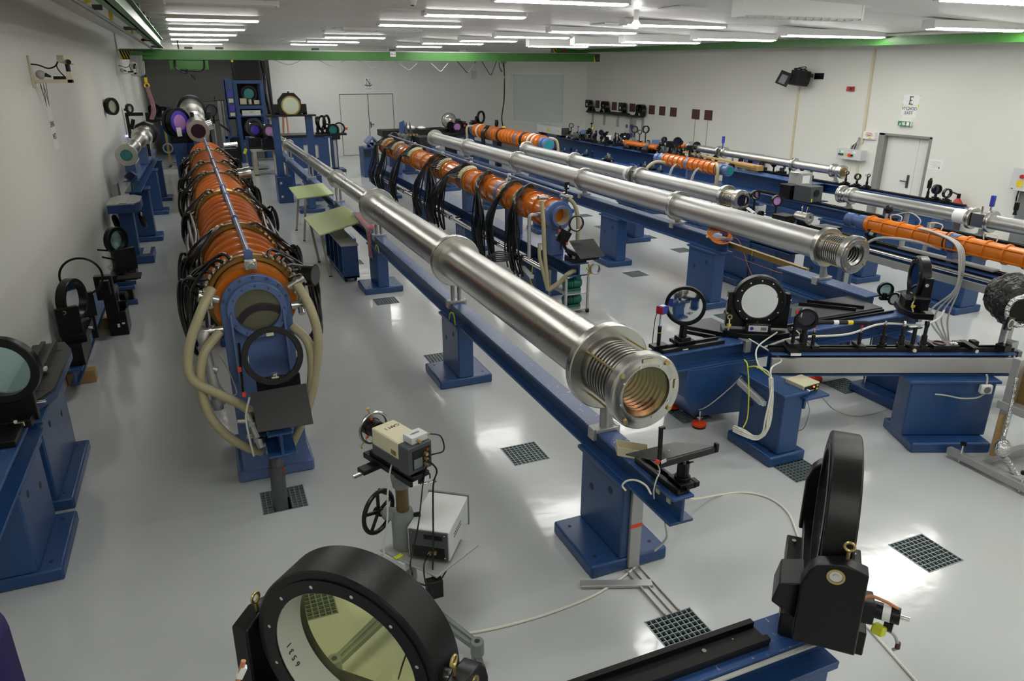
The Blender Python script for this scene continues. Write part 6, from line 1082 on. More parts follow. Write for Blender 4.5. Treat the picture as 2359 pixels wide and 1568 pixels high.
# slanting brown channel
c0, c1 = at(1672, 560, x=5.8), at(1860, 625, x=5.9)
t = thing('brown_channel', 'brown flat cable channel slanting behind the rail with the orange coil', 'channel', (c0 + c1) / 2); P(t, 'channel', 'gold', M().bar(c0, c1, .05, .06)); P(t, 'tie', 'yellowgreen', M().bar(c0.lerp(c1, .37), c0.lerp(c1, .375), .054, .064).bar(c0.lerp(c1, .95), c0.lerp(c1, .955), .054, .064))
tag(link('orange_fibre', 'orange2', M().cab([at(1690, 590, x=6.0), at(1760, 615, x=6.0), at(1800, 628, x=6.0), at(1850, 627, x=5.9)], .003)), 'thin orange fibre sagging under the brown channel', 'fibre')
# ================================================================ WEST WALL
def ring_on(t, c, n, R, ri, th, gl, m='black'):
    c, n = V(c), V(n).normalized()
    P(t, 'ring', m, M().lathe(c - n * th / 2, c + n * th / 2, [(0, ri), (0, R - .006), (.006, R), (th - .006, R), (th, R - .006), (th, ri), (0, ri)], 48, caps=False))
    if gl: P(t, 'glass', gl, M().cyl(c - n * .004, c + n * .006, ri + .002, n=36))
bench_rail('blue rail at the near west wall carrying the teal glass ring', (-1.255, 3.6), (-1.255, 5.02), .80, w=.17, h=.17, optic=False)
pedestal('blue pedestal under the near west wall rail, bottom corner of the view', -1.29, 4.57, .63, w=.22, d=.64, bw=.46)
pedestal('blue pedestal under the black cornered plate at the west wall', -1.31, 5.52, .68, w=.24, d=.90, bw=.42)
t = thing('corner_plate', 'black plate with cut corners on a blue head at the west wall', 'plate', (-1.3, 5.8, .70))
pts = [(-1.42, 5.05), (-1.27, 5.10), (-1.13, 5.40), (-1.13, 6.22), (-1.20, 6.42), (-1.42, 6.42)]
P(t, 'plate', 'black', M().prism([(x, y, .745) for x, y in pts], (0, 0, .018)), .002); P(t, 'head', 'blue', M().prism([(x, y, .682) for x, y in pts], (0, 0, .062)), .004)
P(t, 'slot', 'pit', M().bx(-1.24, -1.19, 5.38, 5.40, .7632, .7645).bx(-1.24, -1.19, 6.2, 6.22, .7632, .7645)); P(t, 'slide_rail', 'black', M().bar((-1.33, 5.05, .785), (-1.33, 6.35, .785), .03, .045).bar((-1.25, 5.1, .785), (-1.25, 6.35, .785), .022, .045)); P(t, 'clip', 'paper', M().box((-1.235, 5.75, .79), (.03, .05, .02)).box((-1.27, 5.35, .79), (.02, .03, .015)))
t = thing('teal_ring', 'black ring with pale teal glass cut off by the view edge at the west wall', 'ring optic', (-1.27, 4.75, .80)); ring_on(t, (-1.238, 4.78, 1.155), (-.15, -1, 0), .203, .155, .06, 'tealglass'); P(t, 'yoke', 'black', M().bx(-1.40, -1.12, 4.80, 4.86, .80, .98).bx(-1.36, -1.14, 4.70, 4.95, .80, .85), .005); P(t, 'knob', 'chrome', M().cyl((-1.12, 4.83, .90), (-1.07, 4.83, .90), .012, n=12).cyl((-1.22, 4.68, .88), (-1.2, 4.63, .88), .01, n=12)); P(t, 'label', 'cream', M().box((-1.2, 4.697, .83), (.05, .004, .025)).box((-1.165, 4.9, .82), (.03, .004, .02)))
P(t, 'stage', 'black', M().bx(-1.36, -1.18, 4.45, 4.7, .80, .84), .003)
t = thing('mirror_copper', 'coppery dark plate leaning behind the teal glass ring', 'plate', (-1.38, 5.02, .80)); P(t, 'plate', 'copper', M().box((-1.385, 5.03, .95), (.02, .22, .24), (0, .25, 0))); P(t, 'foot', 'black', M().bx(-1.42, -1.34, 4.95, 5.1, .80, .83))
# low blue bar on wooden blocks with ring mounts
t = thing('floor_bar', 'blue steel bar lying low along the west wall on wooden blocks', 'bar', (-1.3, 8.5, 0))
P(t, 'bar', 'blue', M().bx(-1.36, -1.28, 7.1, 10.0, .12, .135).bx(-1.40, -1.24, 7.1, 10.0, .25, .265).bx(-1.33, -1.31, 7.1, 10.0, .135, .25), .003)
P(t, 'bar_top', 'bluetop', M().bx(-1.40, -1.24, 7.1, 10.0, .265, .268))
for y, lb in ((7.5, 'yellow wooden block under the near end of the low blue bar'), (9.2, 'yellow wooden block under the far half of the low blue bar')): tag(link('wooden_block', 'wood', M().bx(-1.44, -1.20, y - .06, y + .06, 0, .118), bev=.003), lb, 'block', 'wooden blocks under the low bar')
t = thing('mirror_mount', 'black thick ring mount with brass pivot on the low bar at the west wall', 'mirror mount', (-1.28, 7.5, .268)); nq = V(.93, -.36, 0); ring_on(t, (-1.275, 7.55, .80), nq, .20, .165, .085, 'mirror')
P(t, 'arm', 'black', M().box((-1.30, 7.33, .66), (.19, .05, .27), (0, 0, .36)), .005); P(t, 'arm', 'black', M().box((-1.20, 7.77, .68), (.14, .05, .24), (0, 0, .36)), .005); P(t, 'bearing', 'brass', M().ring((-1.315, 7.30, .755), (-1.317, 7.292, .755), .018, .012, 16)); P(t, 'base', 'black', M().bx(-1.38, -1.18, 7.28, 7.8, .46, .54).bx(-1.35, -1.22, 7.2, 7.7, .27, .47), .005); P(t, 'knob', 'chrome', M().cyl((-1.16, 7.38, .56), (-1.12, 7.36, .56), .016, n=12))
t = thing('thin_ring', 'large thin empty black ring upright at the west wall', 'ring', (-1.22, 8.0, .268)); cq = at(187, 637, x=-1.22); nn_ = V(.0, -1, 0); P(t, 'ring', 'black', M().torus(cq, nn_, .182, .011, 56, 8)); P(t, 'post', 'blackmatt', M().bx(cq.x - .02, cq.x + .035, 7.97, 8.02, .268, cq.z - .18), .003); P(t, 'clamp', 'black', M().box((cq.x + .17, 8.05, cq.z - .16), (.08, .06, .14)), .004)
t = thing('black_housing', 'black clamp housing with a white screw beside the thin ring', 'housing', (-1.15, 8.9, 0)); P(t, 'upper', 'black', M().box((-1.13, 8.62, .62), (.17, .10, .26)), .006); P(t, 'screw', 'chrome', M().cyl((-1.13, 8.569, .69), (-1.13, 8.56, .69), .02, n=12)); P(t, 'lower', 'black', M().bx(-1.19, -1.0, 8.8, 9.15, 0, .28), .008); P(t, 'knob', 'black', M().cyl((-1.03, 8.95, .42), (-.97, 8.93, .42), .05, n=16)); P(t, 'knob', 'black', M().cyl((-1.05, 8.95, .32), (-.98, 8.93, .32), .04, n=16)); P(t, 'pillar', 'black', M().bx(-1.17, -1.05, 8.65, 9.05, .26, .52)); P(t, 'white_mark', 'paper', M().box((-1.09, 8.797, .12), (.025, .004, .04))); P(t, 'white_mark', 'paper', M().box((-1.04, 8.797, .14), (.03, .004, .02)))
t = thing('mirror_mount', 'half hidden black ring mount with greenish glass at the west wall', 'mirror mount', (-1.25, 10.9, 0)); ring_on(t, (-1.19, 10.95, .66), (.75, -.6, 0), .18, .13, .08, 'tealglass'); P(t, 'yoke', 'black', M().box((-1.13, 10.9, .40), (.30, .08, .3), (0, 0, .6)).box((-1.1, 10.9, .2), (.2, .3, .12)), .005); P(t, 'lever', 'black', M().cyl((-1.36, 10.7, .5), (-1.2, 10.8, .42), .012).cyl((-1.38, 10.6, .62), (-1.3, 10.8, .56), .012)); P(t, 'tray', 'blackmatt', M().bx(-1.2, -.92, 10.3, 10.6, .26, .28)); P(t, 'stand', 'black', M().bx(-1.3, -1.12, 10.5, 11.1, 0, .28), .006); P(t, 'screw', 'chrome', M().cyl((-1.3, 10.6, .38), (-1.27, 10.55, .38), .02, n=10))
t = thing('blue_rack', 'low blue open rack with dark inside below the greenish ring', 'rack', (-1.12, 10.15, 0)); P(t, 'frame', 'blue', M().bx(-1.24, -.98, 10.02, 10.08, .20, .24).bx(-1.24, -.98, 10.02, 10.08, 0, .06).bx(-1.24, -.98, 10.26, 10.32, .2, .24).bx(-1.24, -1.2, 10.02, 10.32, 0, .24), .004); P(t, 'insert', 'black', M().bx(-1.2, -1.02, 10.08, 10.26, .0, .2))
# blue T-stand with cut corner steel plate
t = thing('plate_stand', 'dark blue T-shaped stand with cut corner metal plate at the west wall', 'stand', (-1.2, 12.6, 0)); pts = [(-1.37, 12.25), (-1.0, 12.25), (-.93, 12.45), (-.93, 12.95), (-1.05, 13.15), (-1.28, 13.15), (-1.37, 12.95)]
P(t, 'plate', 'alu', M().prism([(x, y, .92) for x, y in pts], (0, 0, .02)), .002); P(t, 'head', 'blue', M().prism([(x, y, .80) for x, y in pts], (0, 0, .118)), .004); P(t, 'column', 'blue', M().bx(-1.26, -1.06, 12.45, 12.75, .08, .80), .006); P(t, 'base', 'blue', M().bx(-1.32, -.86, 12.3, 12.95, 0, .12), .01); P(t, 'base_rail', 'alu', M().bx(-1.02, -.92, 12.4, 12.9, .12, .135)); P(t, 'side_ring', 'black', M().torus((-.95, 12.6, .62), (1, 0, .2), .095, .035, 28, 10)); P(t, 'side_ring', 'black', M().torus((-1.32, 12.6, .62), (1, 0, .2), .08, .035, 28, 10)); P(t, 'slot_bar', 'alu', M().bx(-1.2, -1.1, 12.25, 13.0, .941, .95))
# the short telescope at the wall
z0 = 1.52
bench_rail('blue rail of the short steel telescope at the west wall', (-1.10, 13.6), (-1.0, 19.0), 1.10, w=.22, h=.2)
for y, x, lb in ((14.2, -1.08, 'blue pedestal under the teal window end of the short telescope'), (16.9, -1.04, 'second blue pedestal of the short telescope'), (18.7, -1.0, 'far blue pedestal of the short telescope')): pedestal(lb, x + .04, y, .90, w=.30, d=.34, bw=.52, bd=.5)
t = thing('short_telescope', 'short steel telescope with teal glass window on a blue rail by the west wall', 'telescope', (-1.08, 13.5, 1.1)); ts0, ts1 = V(-1.085, 13.5, 1.52), V(-.93, 17.5, 1.62)
dT = (ts1 - ts0).normalized()
P(t, 'front_flange', 'steel2', M().ring(ts0, ts0 + dT * .08, .17, .09, 48), .004); P(t, 'window_glass', 'lens_teal', M().cyl(ts0 + dT * .02, ts0 + dT * .03, .091, n=36)); P(t, 'tube', 'steel', M().lathe(ts0 + dT * .08, ts1, [(0, .10), (1.1, .10), (1.12, .12), (1.2, .12), (1.22, .10), (2.2, .11), (2.22, .15), (2.6, .16), (2.62, .19), (2.7, .19), (2.72, .16), (3.4, .17)], 36)); P(t, 'black_cap', 'black', M().lathe(ts0 + dT * 3.45, ts1, [(0, .17), (.02, .23), (.3, .23), (.4, .19), (.45, .10)], 8)); P(t, 'foot', 'slate', M().bx(-1.16, -1.0, 13.75, 13.9, 1.1, 1.43).bx(-1.08, -.92, 16.0, 16.2, 1.1, 1.47), .005); P(t, 'square_tube', 'blue', M().ring((-1.09, 13.55, 1.18), (-1.09, 14.2, 1.18), .10, .075, 4)); P(t, 'hanger', 'blackmatt', M().box((-.86, 15.6, 1.4), (.05, .05, .22)))
for k in range(6): q_ = k * PI / 3; aa, bb = frame(dT); P(t, 'bolt', 'brass', M().cyl(ts0 + (aa * math.cos(q_) + bb * math.sin(q_)) * .14 - dT * .004, ts0 + (aa * math.cos(q_) + bb * math.sin(q_)) * .14 + dT * .004, .012, n=8))
t = thing('wall_box', 'white wall box with a red mushroom button below the short telescope', 'switch box', (-1.38, 14.2, .5)); P(t, 'box', 'lightgrey', M().bx(-1.449, -1.34, 13.9, 14.25, .20, 1.02), .005); P(t, 'red_button', 'red', M().sphere((-1.30, 13.95, .62), .035, 10, 6)); P(t, 'holder', 'lightgrey', M().bx(-1.345, -1.27, 13.9, 13.98, .56, .68), .004); P(t, 'cable', 'cable', M().cab([(-1.30, 13.92, .40), (-1.27, 13.9, .28), (-1.24, 13.9, .10)], .012))
# round mirrors fixed on the wall
def on_w(u, v, x=XW): return at(u, v, x=x)
p = at(257, 245, x=-1.33); t = thing('wall_mirror', 'round mirror with green reflection in a black ring fixed to the west wall', 'mirror', (XW, p.y, p.z)); nW = V(.80, -.6, 0); ring_on(t, p, nW, .15, .11, .08, 'lens_pale'); P(t, 'bracket', 'alu', M().bx(XW, p.x - .06, p.y - .05, p.y + .1, p.z - .12, p.z + .12), .004)
p = at(298, 250, x=-1.30); t = thing('wall_mirror', 'small round mirror in a thick black ring above the bracket on the west wall', 'mirror', (XW + .035, p.y, p.z)); ring_on(t, p, V(.75, -.65, 0), .105, .065, .06, 'lens_pale'); P(t, 'arm', 'black', M().bx(XW + .035, p.x, p.y + .03, p.y + .08, p.z - .05, p.z + .0))
p = at(290, 265, x=-1.40); t = thing('wall_bracket', 'black L-shaped bracket hanging on the west wall', 'bracket', (XW + .035, p.y, p.z)); P(t, 'upright', 'black', M().bx(XW + .036, XW + .10, p.y - .05, p.y + .05, p.z - .5, p.z)); P(t, 'arm', 'black', M().bx(XW + .036, XW + .40, p.y - .05, p.y + .05, p.z - .02, p.z + .05)); P(t, 'clip', 'black', M().box((XW + .15, p.y, p.z - .2), (.08, .06, .22), (0, .3, 0)))
p = at(292, 313, x=XW + .04); t = thing('pilot_light', 'tiny glowing bluish point on the west wall above the short telescope', 'light', p); P(t, 'bulb', 'led_blue', M().sphere(p, .028, 10, 6)); P(t, 'base', 'white', M().bx(XW + .036, XW + .045, p.y - .03, p.y + .03, p.z - .03, p.z + .03))
# wall cameras on brackets
for (u, v, x0, lb, S_) in ((72, 172, XW, 'surveillance camera on a beige bracket high on the near west wall', 1.0), (272, 162, XW + .035, 'smaller looking surveillance camera on a bracket beside the crane beam end', 1.0)):
    p = at(u, v, x=x0); t = thing('wall_camera', lb, 'camera', p, 0, 'surveillance cameras', local=True); k = .95
    P(t, 'wall_plate', 'cream', M().box((.008, 0, .03), (.016, .09, .30)), .003); P(t, 'bracket_arm', 'cream', M().bx(.01, .36, -.03, .03, -.08, -.045).bx(.31, .36, -.03, .03, -.08, .03), .003); P(t, 'cable_roll', 'cablegrey', M().sphere((.08, 0, .0), .045, 12, 8)); P(t, 'plug', 'black', M().cyl((.12, 0, .0), (.17, 0, -.02), .022, .008, n=12)); P(t, 'power_unit', 'black', M().bx(.19, .30, -.025, .025, -.045, -.015), .003); P(t, 'pivot', 'black', M().cyl((.335, 0, .03), (.335, 0, .10), .022, n=12)); P(t, 'camera_body', 'cream', M().box((.33, -.03, .14), (.075, .18, .065), (-.15, 0, -.4)), .008); P(t, 'camera_lens', 'black', M().cyl((.36, -.115, .125), (.37, -.14, .12), .022, n=14)); P(t, 'cable', 'cable', M().cab([(.01, 0, .10), (.08, 0, .09), (.16, 0, .06), (.23, 0, .085), (.27, .0, .15), (.30, .03, .155)], .008)); P(t, 'cable', 'cable', M().cab([(.235, 0, .09), (.25, 0, .04), (.29, 0, -.02)], .006))
# direction sheets on the west wall: W / ZAPAD / WEST
p = at(108, 236, x=XW); t = thing('direction_sheet', 'white paper sheets with a black letter W and words on the west wall', 'sign', (XW, p.y, p.z)); y0 = p.y
P(t, 'sheet', 'paper', M().bx(XW + .0005, XW + .003, y0 - .15, y0 + .17, p.z - .14, p.z + .26)); P(t, 'sheet', 'paper', M().bx(XW + .0005, XW + .003, y0 - .13, y0 + .17, p.z - .50, p.z - .145))
WR = (PI / 2, 0, PI / 2)
lettering(t, 'W', .36, (XW + .004, y0, p.z + .06), WR); lettering(t, 'ZÁPAD', .085, (XW + .004, y0 + .02, p.z - .23), WR); lettering(t, 'WEST', .085, (XW + .004, y0 + .02, p.z - .36), WR)

# ================================================================ PALE GREEN TABLES, TROLLEY, RAG
def low_table(label, corners, legs, dz=.022):
    """corners: far-left, far-right, near-right, near-left points of the top"""
    c = [V(p) for p in corners]; t = thing('side_table', label, 'table', sum(c, V(0, 0, 0)) / 4 * 1.0, 0, 'pale green tables'); n = (c[1] - c[0]).cross(c[3] - c[0]).normalized()
    if n.z < 0: n = -n
    P(t, 'top', 'tabletop', M().prism(c, -n * dz), .004)
    for a, b in legs: P(t, 'leg', 'tableleg', M().bar(a, b, .035, .035, (0, 1, 0)), .003); P(t, 'leg_tip', 'blackmatt', M().box((b[0], b[1], .008), (.042, .042, .016)))
    for f_ in ((.08, .1), (.92, .1), (.08, .9), (.92, .9)): p = c[0].lerp(c[1], f_[0]).lerp(c[3].lerp(c[2], f_[0]), f_[1]); P(t, 'screw', 'tableleg', M().cyl(p - n * .002, p + n * .002, .01, n=8))
    return t
low_table('level pale green table with its end on the blue rail', [at(665, 431, z=.74), at(743, 421, z=.785), at(769, 446, z=.785), at(685, 457, z=.74)], [((1.60, 13.95, .72), (1.49, 13.95, 0)), ((1.59, 13.0, .72), (1.50, 12.97, 0))])
low_table('slanting pale green table propped on the blue rail', [at(699, 501, z=.66), at(792, 473, z=.80), at(841, 506, z=.80), at(735, 541, z=.66)], [((1.42, 11.35, .64), (1.50, 11.33, 0)), ((1.44, 10.42, .64), (1.52, 10.41, 0))])
q0 = at(815, 627, z=0); t = thing('slotted_trolley', 'blue low trolley with open slots behind the slanting table', 'trolley', (1.75, 10.6, 0))
P(t, 'end_panel', 'blue', M().bx(1.64, 1.86, 9.98, 10.02, .06, .52), .004); P(t, 'end_panel', 'blue', M().bx(1.64, 1.86, 11.4, 11.44, .06, .52), .004)
for y in (10.33, 10.68, 11.03): P(t, 'divider', 'blue', M().bx(1.64, 1.86, y, y + .025, .08, .50))
P(t, 'deck', 'blue', M().bx(1.64, 1.86, 9.98, 11.44, .06, .09), .003); P(t, 'top_rail', 'alu', M().bx(1.63, 1.87, 9.97, 11.45, .52, .545), .003); P(t, 'back', 'blue', M().bx(1.84, 1.86, 10.0, 11.42, .08, .52))
for y in (10.15, 10.5, 10.85): P(t, 'white_bundle', 'paper', M().sphere((1.72, y, .12), .06, 10, 6, .6))
for x in (1.68, 1.82):
    for y in (10.08, 11.34): P(t, 'caster', 'blackmatt', M().cyl((x - .015, y, .03), (x + .015, y, .03), .03, n=14))
rr = random.Random(21)
rg = M(); W0 = [(2.02, 11.0), (2.03, 10.6), (2.0, 10.2), (1.99, 9.85), (1.975, 9.62)]
vs, fs = [], []
path = [V(2.06, 10.9, .80), V(2.05, 10.5, .81), V(2.03, 10.1, .80), V(2.0, 9.8, .80), V(1.955, 9.62, .775), V(1.945, 9.56, .66), V(1.94, 9.54, .52), V(1.945, 9.53, .42)]
for i, p_ in enumerate(path):
    for j in range(9):
        o_ = (j - 4) / 4; wd = .085 if i < 4 else .045
        a_ = V(1, .2, 0) if i < 4 else V(.35, -1, 0); vs.append(p_ + a_.normalized() * o_ * wd + V(rr.uniform(-.012, .012), rr.uniform(-.02, .02), rr.uniform(-.0, .028)))
for i in range(len(path) - 1):
    for j in range(8): fs.append((i * 9 + j, i * 9 + j + 1, (i + 1) * 9 + j + 1, (i + 1) * 9 + j))
t = thing('rag', 'crumpled pink and red checked rag hanging over the blue rail', 'cloth', (2.0, 9.8, .76)); o = P(t, 'cloth', 'pink', M().add(vs, fs)); sm = o.modifiers.new('s', 'SOLIDIFY'); sm.thickness = .006; sb_ = o.modifiers.new('d', 'SUBSURF'); sb_.levels = 1; sb_.render_levels = 1
P(t, 'red_corner', 'red', M().add([V(2.0, 9.75, .835), V(2.07, 9.72, .83), V(2.08, 9.62, .82), V(1.99, 9.62, .815)], [(0, 1, 2, 3)]))
t = thing('wire_tie', 'yellow green wire knotted on the long blue rail by the flange stand', 'wire', (1.97, 6.1, .62)); P(t, 'wire', 'yellowgreen', M().cab([(1.965, 6.2, .60), (1.96, 6.15, .68), (1.97, 6.08, .69), (1.965, 6.02, .60)], .006)); 
t = thing('wire_tie', 'yellow green wire knotted on the long blue rail by the rag', 'wire', (1.97, 9.2, .62)); P(t, 'wire', 'yellowgreen', M().cab([(1.965, 9.3, .60), (1.96, 9.22, .68), (1.97, 9.15, .66), (1.965, 9.1, .60)], .006))
t = thing('hanging_wire', 'pale wire hanging from the steel tube to the slanting table', 'wire', (2.0, 12.2, .76)); P(t, 'wire', 'cream', M().cab([(2.0, 12.3, 1.0), (2.0, 12.2, .9), (2.0, 12.1, .78)], .01))

# ================================================================ SCREEN AND SMALL PARTS AT THE BELLOWS END OF THE LONG TUBE
t = thing('laser_screen', 'flat black screen on a post at the end of the long blue rail', 'laser screen', (2.08, 2.72, .76))
pl = [at(1441, 1045, y=2.80), at(1556, 1017, y=2.86), at(1647, 1026, y=2.72), at(1517, 1061, y=2.66)]; n_ = (pl[1] - pl[0]).cross(pl[3] - pl[0]).normalized()
if n_.z > 0: n_ = -n_
P(t, 'plate', 'screen', M().prism(pl, n_ * .007), .002); e0_, e1_ = pl[3], pl[2]
P(t, 'edge_bar', 'black', M().bar(e0_ + n_ * .018 + V(0, -.01, 0), e1_ + n_ * .016 + V(0, -.01, 0), .014, .034), .002); P(t, 'end_clip', 'black', M().box(e1_ + V(.0, -.012, -.004), (.018, .025, .05)), .002)
p0_ = at(1519, 1060, y=2.655); p1_ = at(1523, 984, y=2.67); P(t, 'upright_bar', 'black', M().bar(p0_, p1_, .020, .014, (0, 1, 0)), .002); P(t, 'top_hook', 'black', M().box(p1_ + V(.006, 0, -.004), (.03, .016, .012)))
P(t, 'paper_label', 'paper', M().box(at(1529, 1062, y=2.640), (.03, .003, .018), (0, -.25, 0))); P(t, 'red_plug', 'redorange', M().box(at(1515, 1063, y=2.65), (.016, .016, .02))); P(t, 'centre_dot', 'paper', M().cyl(sum(pl, V(0, 0, 0)) / 4 - n_ * .001, sum(pl, V(0, 0, 0)) / 4 + n_ * .001, .004, n=10))
pb_ = at(1580, 1118, y=2.665); P(t, 'post', 'black', M().cyl((pb_.x, 2.70, .80), (pb_.x, 2.70, .90), .032, n=24).cyl((pb_.x, 2.70, .80), (pb_.x, 2.70, .82), .042, n=24), .002); P(t, 'inner_post', 'chrome', M().cyl((pb_.x, 2.70, .89), (pb_.x, 2.70, .945), .014, n=16)); P(t, 'thumb_screw', 'chrome', M().cyl((pb_.x + .03, 2.69, .895), (pb_.x + .05, 2.685, .897), .006, n=10)); P(t, 'carriage', 'black', M().box((pb_.x, 2.70, .785), (.10, .12, .035)).box((pb_.x + .05, 2.66, .79), (.03, .05, .03)), .003)
P(t, 'lead', 'cablegrey', M().cab([at(1515, 1068, y=2.65), at(1520, 1085, y=2.64), at(1512, 1105, y=2.62), at(1506, 1130, y=2.60), at(1507, 1148, y=2.60)], .004))
t = thing('optical_rail', 'short black dovetail rail at the end of the long blue rail', 'optical rail', (2.05, 2.8, .76)); P(t, 'base', 'black', M().bar((2.035, 3.00, .768), (2.055, 2.62, .768), .075, .016), .001); P(t, 'lip', 'black', M().bar((2.006, 3.00, .784), (2.026, 2.62, .784), .016, .020)); P(t, 'lip', 'black', M().bar((2.064, 3.00, .784), (2.084, 2.62, .784), .016, .020)); P(t, 'screw', 'chrome', M().cyl((2.02, 2.93, .775), (2.02, 2.93, .782), .007, n=8).cyl((2.05, 2.84, .775), (2.05, 2.84, .782), .007, n=8))
t = thing('plastic_tray', 'small cream plastic tray under the bellows flange', 'tray', (2.06, 3.1, .76)); tq = [at(1428, 1036, z=.762), at(1432, 1022, z=.775), at(1450, 1015, z=.80)]
P(t, 'wall', 'cream', M().bar((1.985, 3.18, .79), (2.12, 3.06, .79), .004, .055).bar((1.985, 3.18, .79), (1.95, 3.10, .79), .004, .055).bar((1.95, 3.10, .79), (2.07, 2.98, .79), .004, .055).bar((2.12, 3.06, .79), (2.07, 2.98, .79), .004, .055)); P(t, 'bottom', 'cream', M().prism([(1.985, 3.18, .762), (2.12, 3.06, .762), (2.07, 2.98, .762), (1.95, 3.10, .762)], (0, 0, .004)))
for y, z, x in ((2.80, .645, 2.045 - .013), (2.70, .645, 2.032)): P(t, 'dummy', 'cream', M().box((x, y, z), (.006, .03, .03))) if False else tag(link('cable_clip', 'cream', M().box((2.029, y, .69), (.012, .035, .035)), bev=.002), 'cream adhesive cable clip on the web of the long blue rail', 'clip', 'cable clips on the long rail')
tag(link('white_cable', 'cablewhite', M().cab([at(1500, 1138, y=2.66), at(1488, 1118, y=2.72), at(1466, 1106, y=2.78), at(1445, 1107, y=2.82), at(1434, 1118, y=2.84), at(1442, 1130, y=2.82)], .0055, 8, 8)), 'white cable bowing out over the flange of the long rail end', 'cable')
fl_ = [(1533, 1204, .52), (1536, 1225, .36), (1535, 1240, .25), (1515, 1262, .10), (1480, 1290, .02), (1440, 1325, .008), (1370, 1370, .008), (1280, 1407, .008), (1200, 1432, .008), (1120, 1451, .008), (1060, 1460, .008)]
tag(link('floor_cable', 'cablewhite', M().cab([at(u, v, z=z) for u, v, z in fl_], .0075, 8, 8)), 'white cable trailing over the floor from the long rail end towards the disc', 'cable')
tag(link('floor_cable', 'cablewhite', M().cab([at(1575, 1128, z=.62) + V(-.02, 0, 0), at(1590, 1148, z=.40), at(1615, 1147, z=.12), at(1660, 1139, z=.01), at(1720, 1134, z=.008), at(1775, 1148, z=.008), at(1815, 1180, z=.008), at(1835, 1225, z=.008), at(1850, 1265, z=.008), at(1900, 1330, z=.008), at(1960, 1400, z=.008), at(2030, 1478, z=.008), at(2110, 1568, z=.008), at(2150, 1610, z=.008)], .0075, 8, 8)), 'white cable curving across the floor behind the edge-on ring', 'cable')

# ================================================================ PORTAL WITH ROUND MIRROR
t = thing('portal_frame', 'blue two-post arch over the steel tube with a flat top', 'arch', (2.0, 17.4, 0))
P(t, 'foot_block', 'blue', M().bx(1.52, 1.84, 17.1, 17.55, 0, .58), .008); P(t, 'foot_block', 'blue', M().bx(2.22, 2.50, 17.1, 17.55, 0, .58), .008)
for x in (1.64, 2.36): P(t, 'post', 'blue', M().bx(x - .075, x + .075, 17.25, 17.40, .58, 1.86), .006); P(t, 'post_foot', 'blue', M().bx(x - .12, x + .12, 17.2, 17.45, .58, .60))
P(t, 'top_plate', 'black', M().bx(1.46, 2.50, 17.12, 17.55, 1.86, 1.90), .004); P(t, 'bolt', 'chrome', M().cyl((1.60, 17.095, .45), (1.60, 17.10, .45), .03, n=10).cyl((1.60, 17.095, .15), (1.60, 17.10, .15), .03, n=10)); P(t, 'side_knob', 'black', M().cyl((1.62, 17.3, 1.90), (1.62, 17.3, 1.95), .05, n=14))
q = at(667, 242, y=17.3); t = thing('mirror_mount', 'black octagon topped mount with pale round mirror on the arch', 'mirror mount', (q.x, 17.3, 1.90)); R_ = .255
P(t, 'cell', 'black', M().prism([(q.x + R_ * a, 17.27, q.z + R_ * b) for a, b in ((-1, -.3), (-.95, .45), (-.45, 1.0), (.45, 1.0), (.95, .45), (1, -.3), (.9, -.95), (-.9, -.95))], (0, .10, 0)), .008); P(t, 'yoke', 'black', M().bx(q.x - .36, q.x + .36, 17.30, 17.36, 1.90, q.z - .16).bx(q.x - .36, q.x - .24, 17.30, 17.36, q.z - .2, q.z + .02).bx(q.x + .24, q.x + .36, 17.30, 17.36, q.z - .2, q.z + .02), .006); P(t, 'glass', 'lens_pale', M().cyl((q.x + .02, 17.262, q.z - .01), (q.x + .02, 17.255, q.z - .01), .175, n=40)); P(t, 'inner_ring', 'gold', M().ring((q.x + .02, 17.27, q.z - .01), (q.x + .02, 17.245, q.z - .01), .205, .176, 40)); P(t, 'knob', 'chrome', M().cyl((q.x - .13, 17.28, q.z - .25), (q.x - .17, 17.24, q.z - .22), .025, n=10).cyl((q.x + .2, 17.28, q.z - .22), (q.x + .25, 17.24, q.z - .2), .025, n=10)); P(t, 'name_plate', 'midgrey', M().bx(q.x - .08, q.x + .08, 17.295, 17.30, 1.93, 1.97)); P(t, 'top_screw', 'black', M().cyl((q.x, 17.32, q.z + R_), (q.x, 17.32, q.z + R_ + .03), .02, n=10))
# ================================================================ FAR NORTH-WEST: telescope, purple mirrors, tower
t = thing('far_telescope', 'stepped steel telescope with dark opening behind the big amplifier', 'telescope', (.05, 17, 0)); f0, f1 = at(457, 302, y=16.6), at(440, 250, y=22.5); dF = (f1 - f0).normalized(); LF = (f1 - f0).length
P(t, 'barrel', 'steel', M().lathe(f0, f1, [(0, .14), (0, .215), (.15, .22), (.9, .215), (1.0, .15), (2.2, .16), (2.22, .22), (2.35, .22), (2.37, .18), (3.9, .2), (3.92, .27), (LF - .5, .29)], 40)); P(t, 'opening', 'lens_dark', M().cyl(f0 - dF * .004, f0 + dF * .01, .141, n=36)); P(t, 'rear_cap', 'black', M().lathe(f0 + dF * (LF - .5), f1, [(0, .29), (.02, .36), (.5, .36)], 36)); P(t, 'side_port', 'steel2', M().cyl(f0 + dF * .5, f0 + dF * .5 + V(.30, 0, .08), .10, n=24)); P(t, 'plinth', 'slate', M().bx(f0.x - .12, f0.x + .16, 16.7, 17.2, .6, f0.z - .2), .01); P(t, 'support', 'blue', M().bx(-.12, .22, 16.7, 22, .45, .62).bx(-.12, .22, 17, 17.5, 0, .45).bx(-.12, .22, 20.8, 21.3, 0, .45), .008)
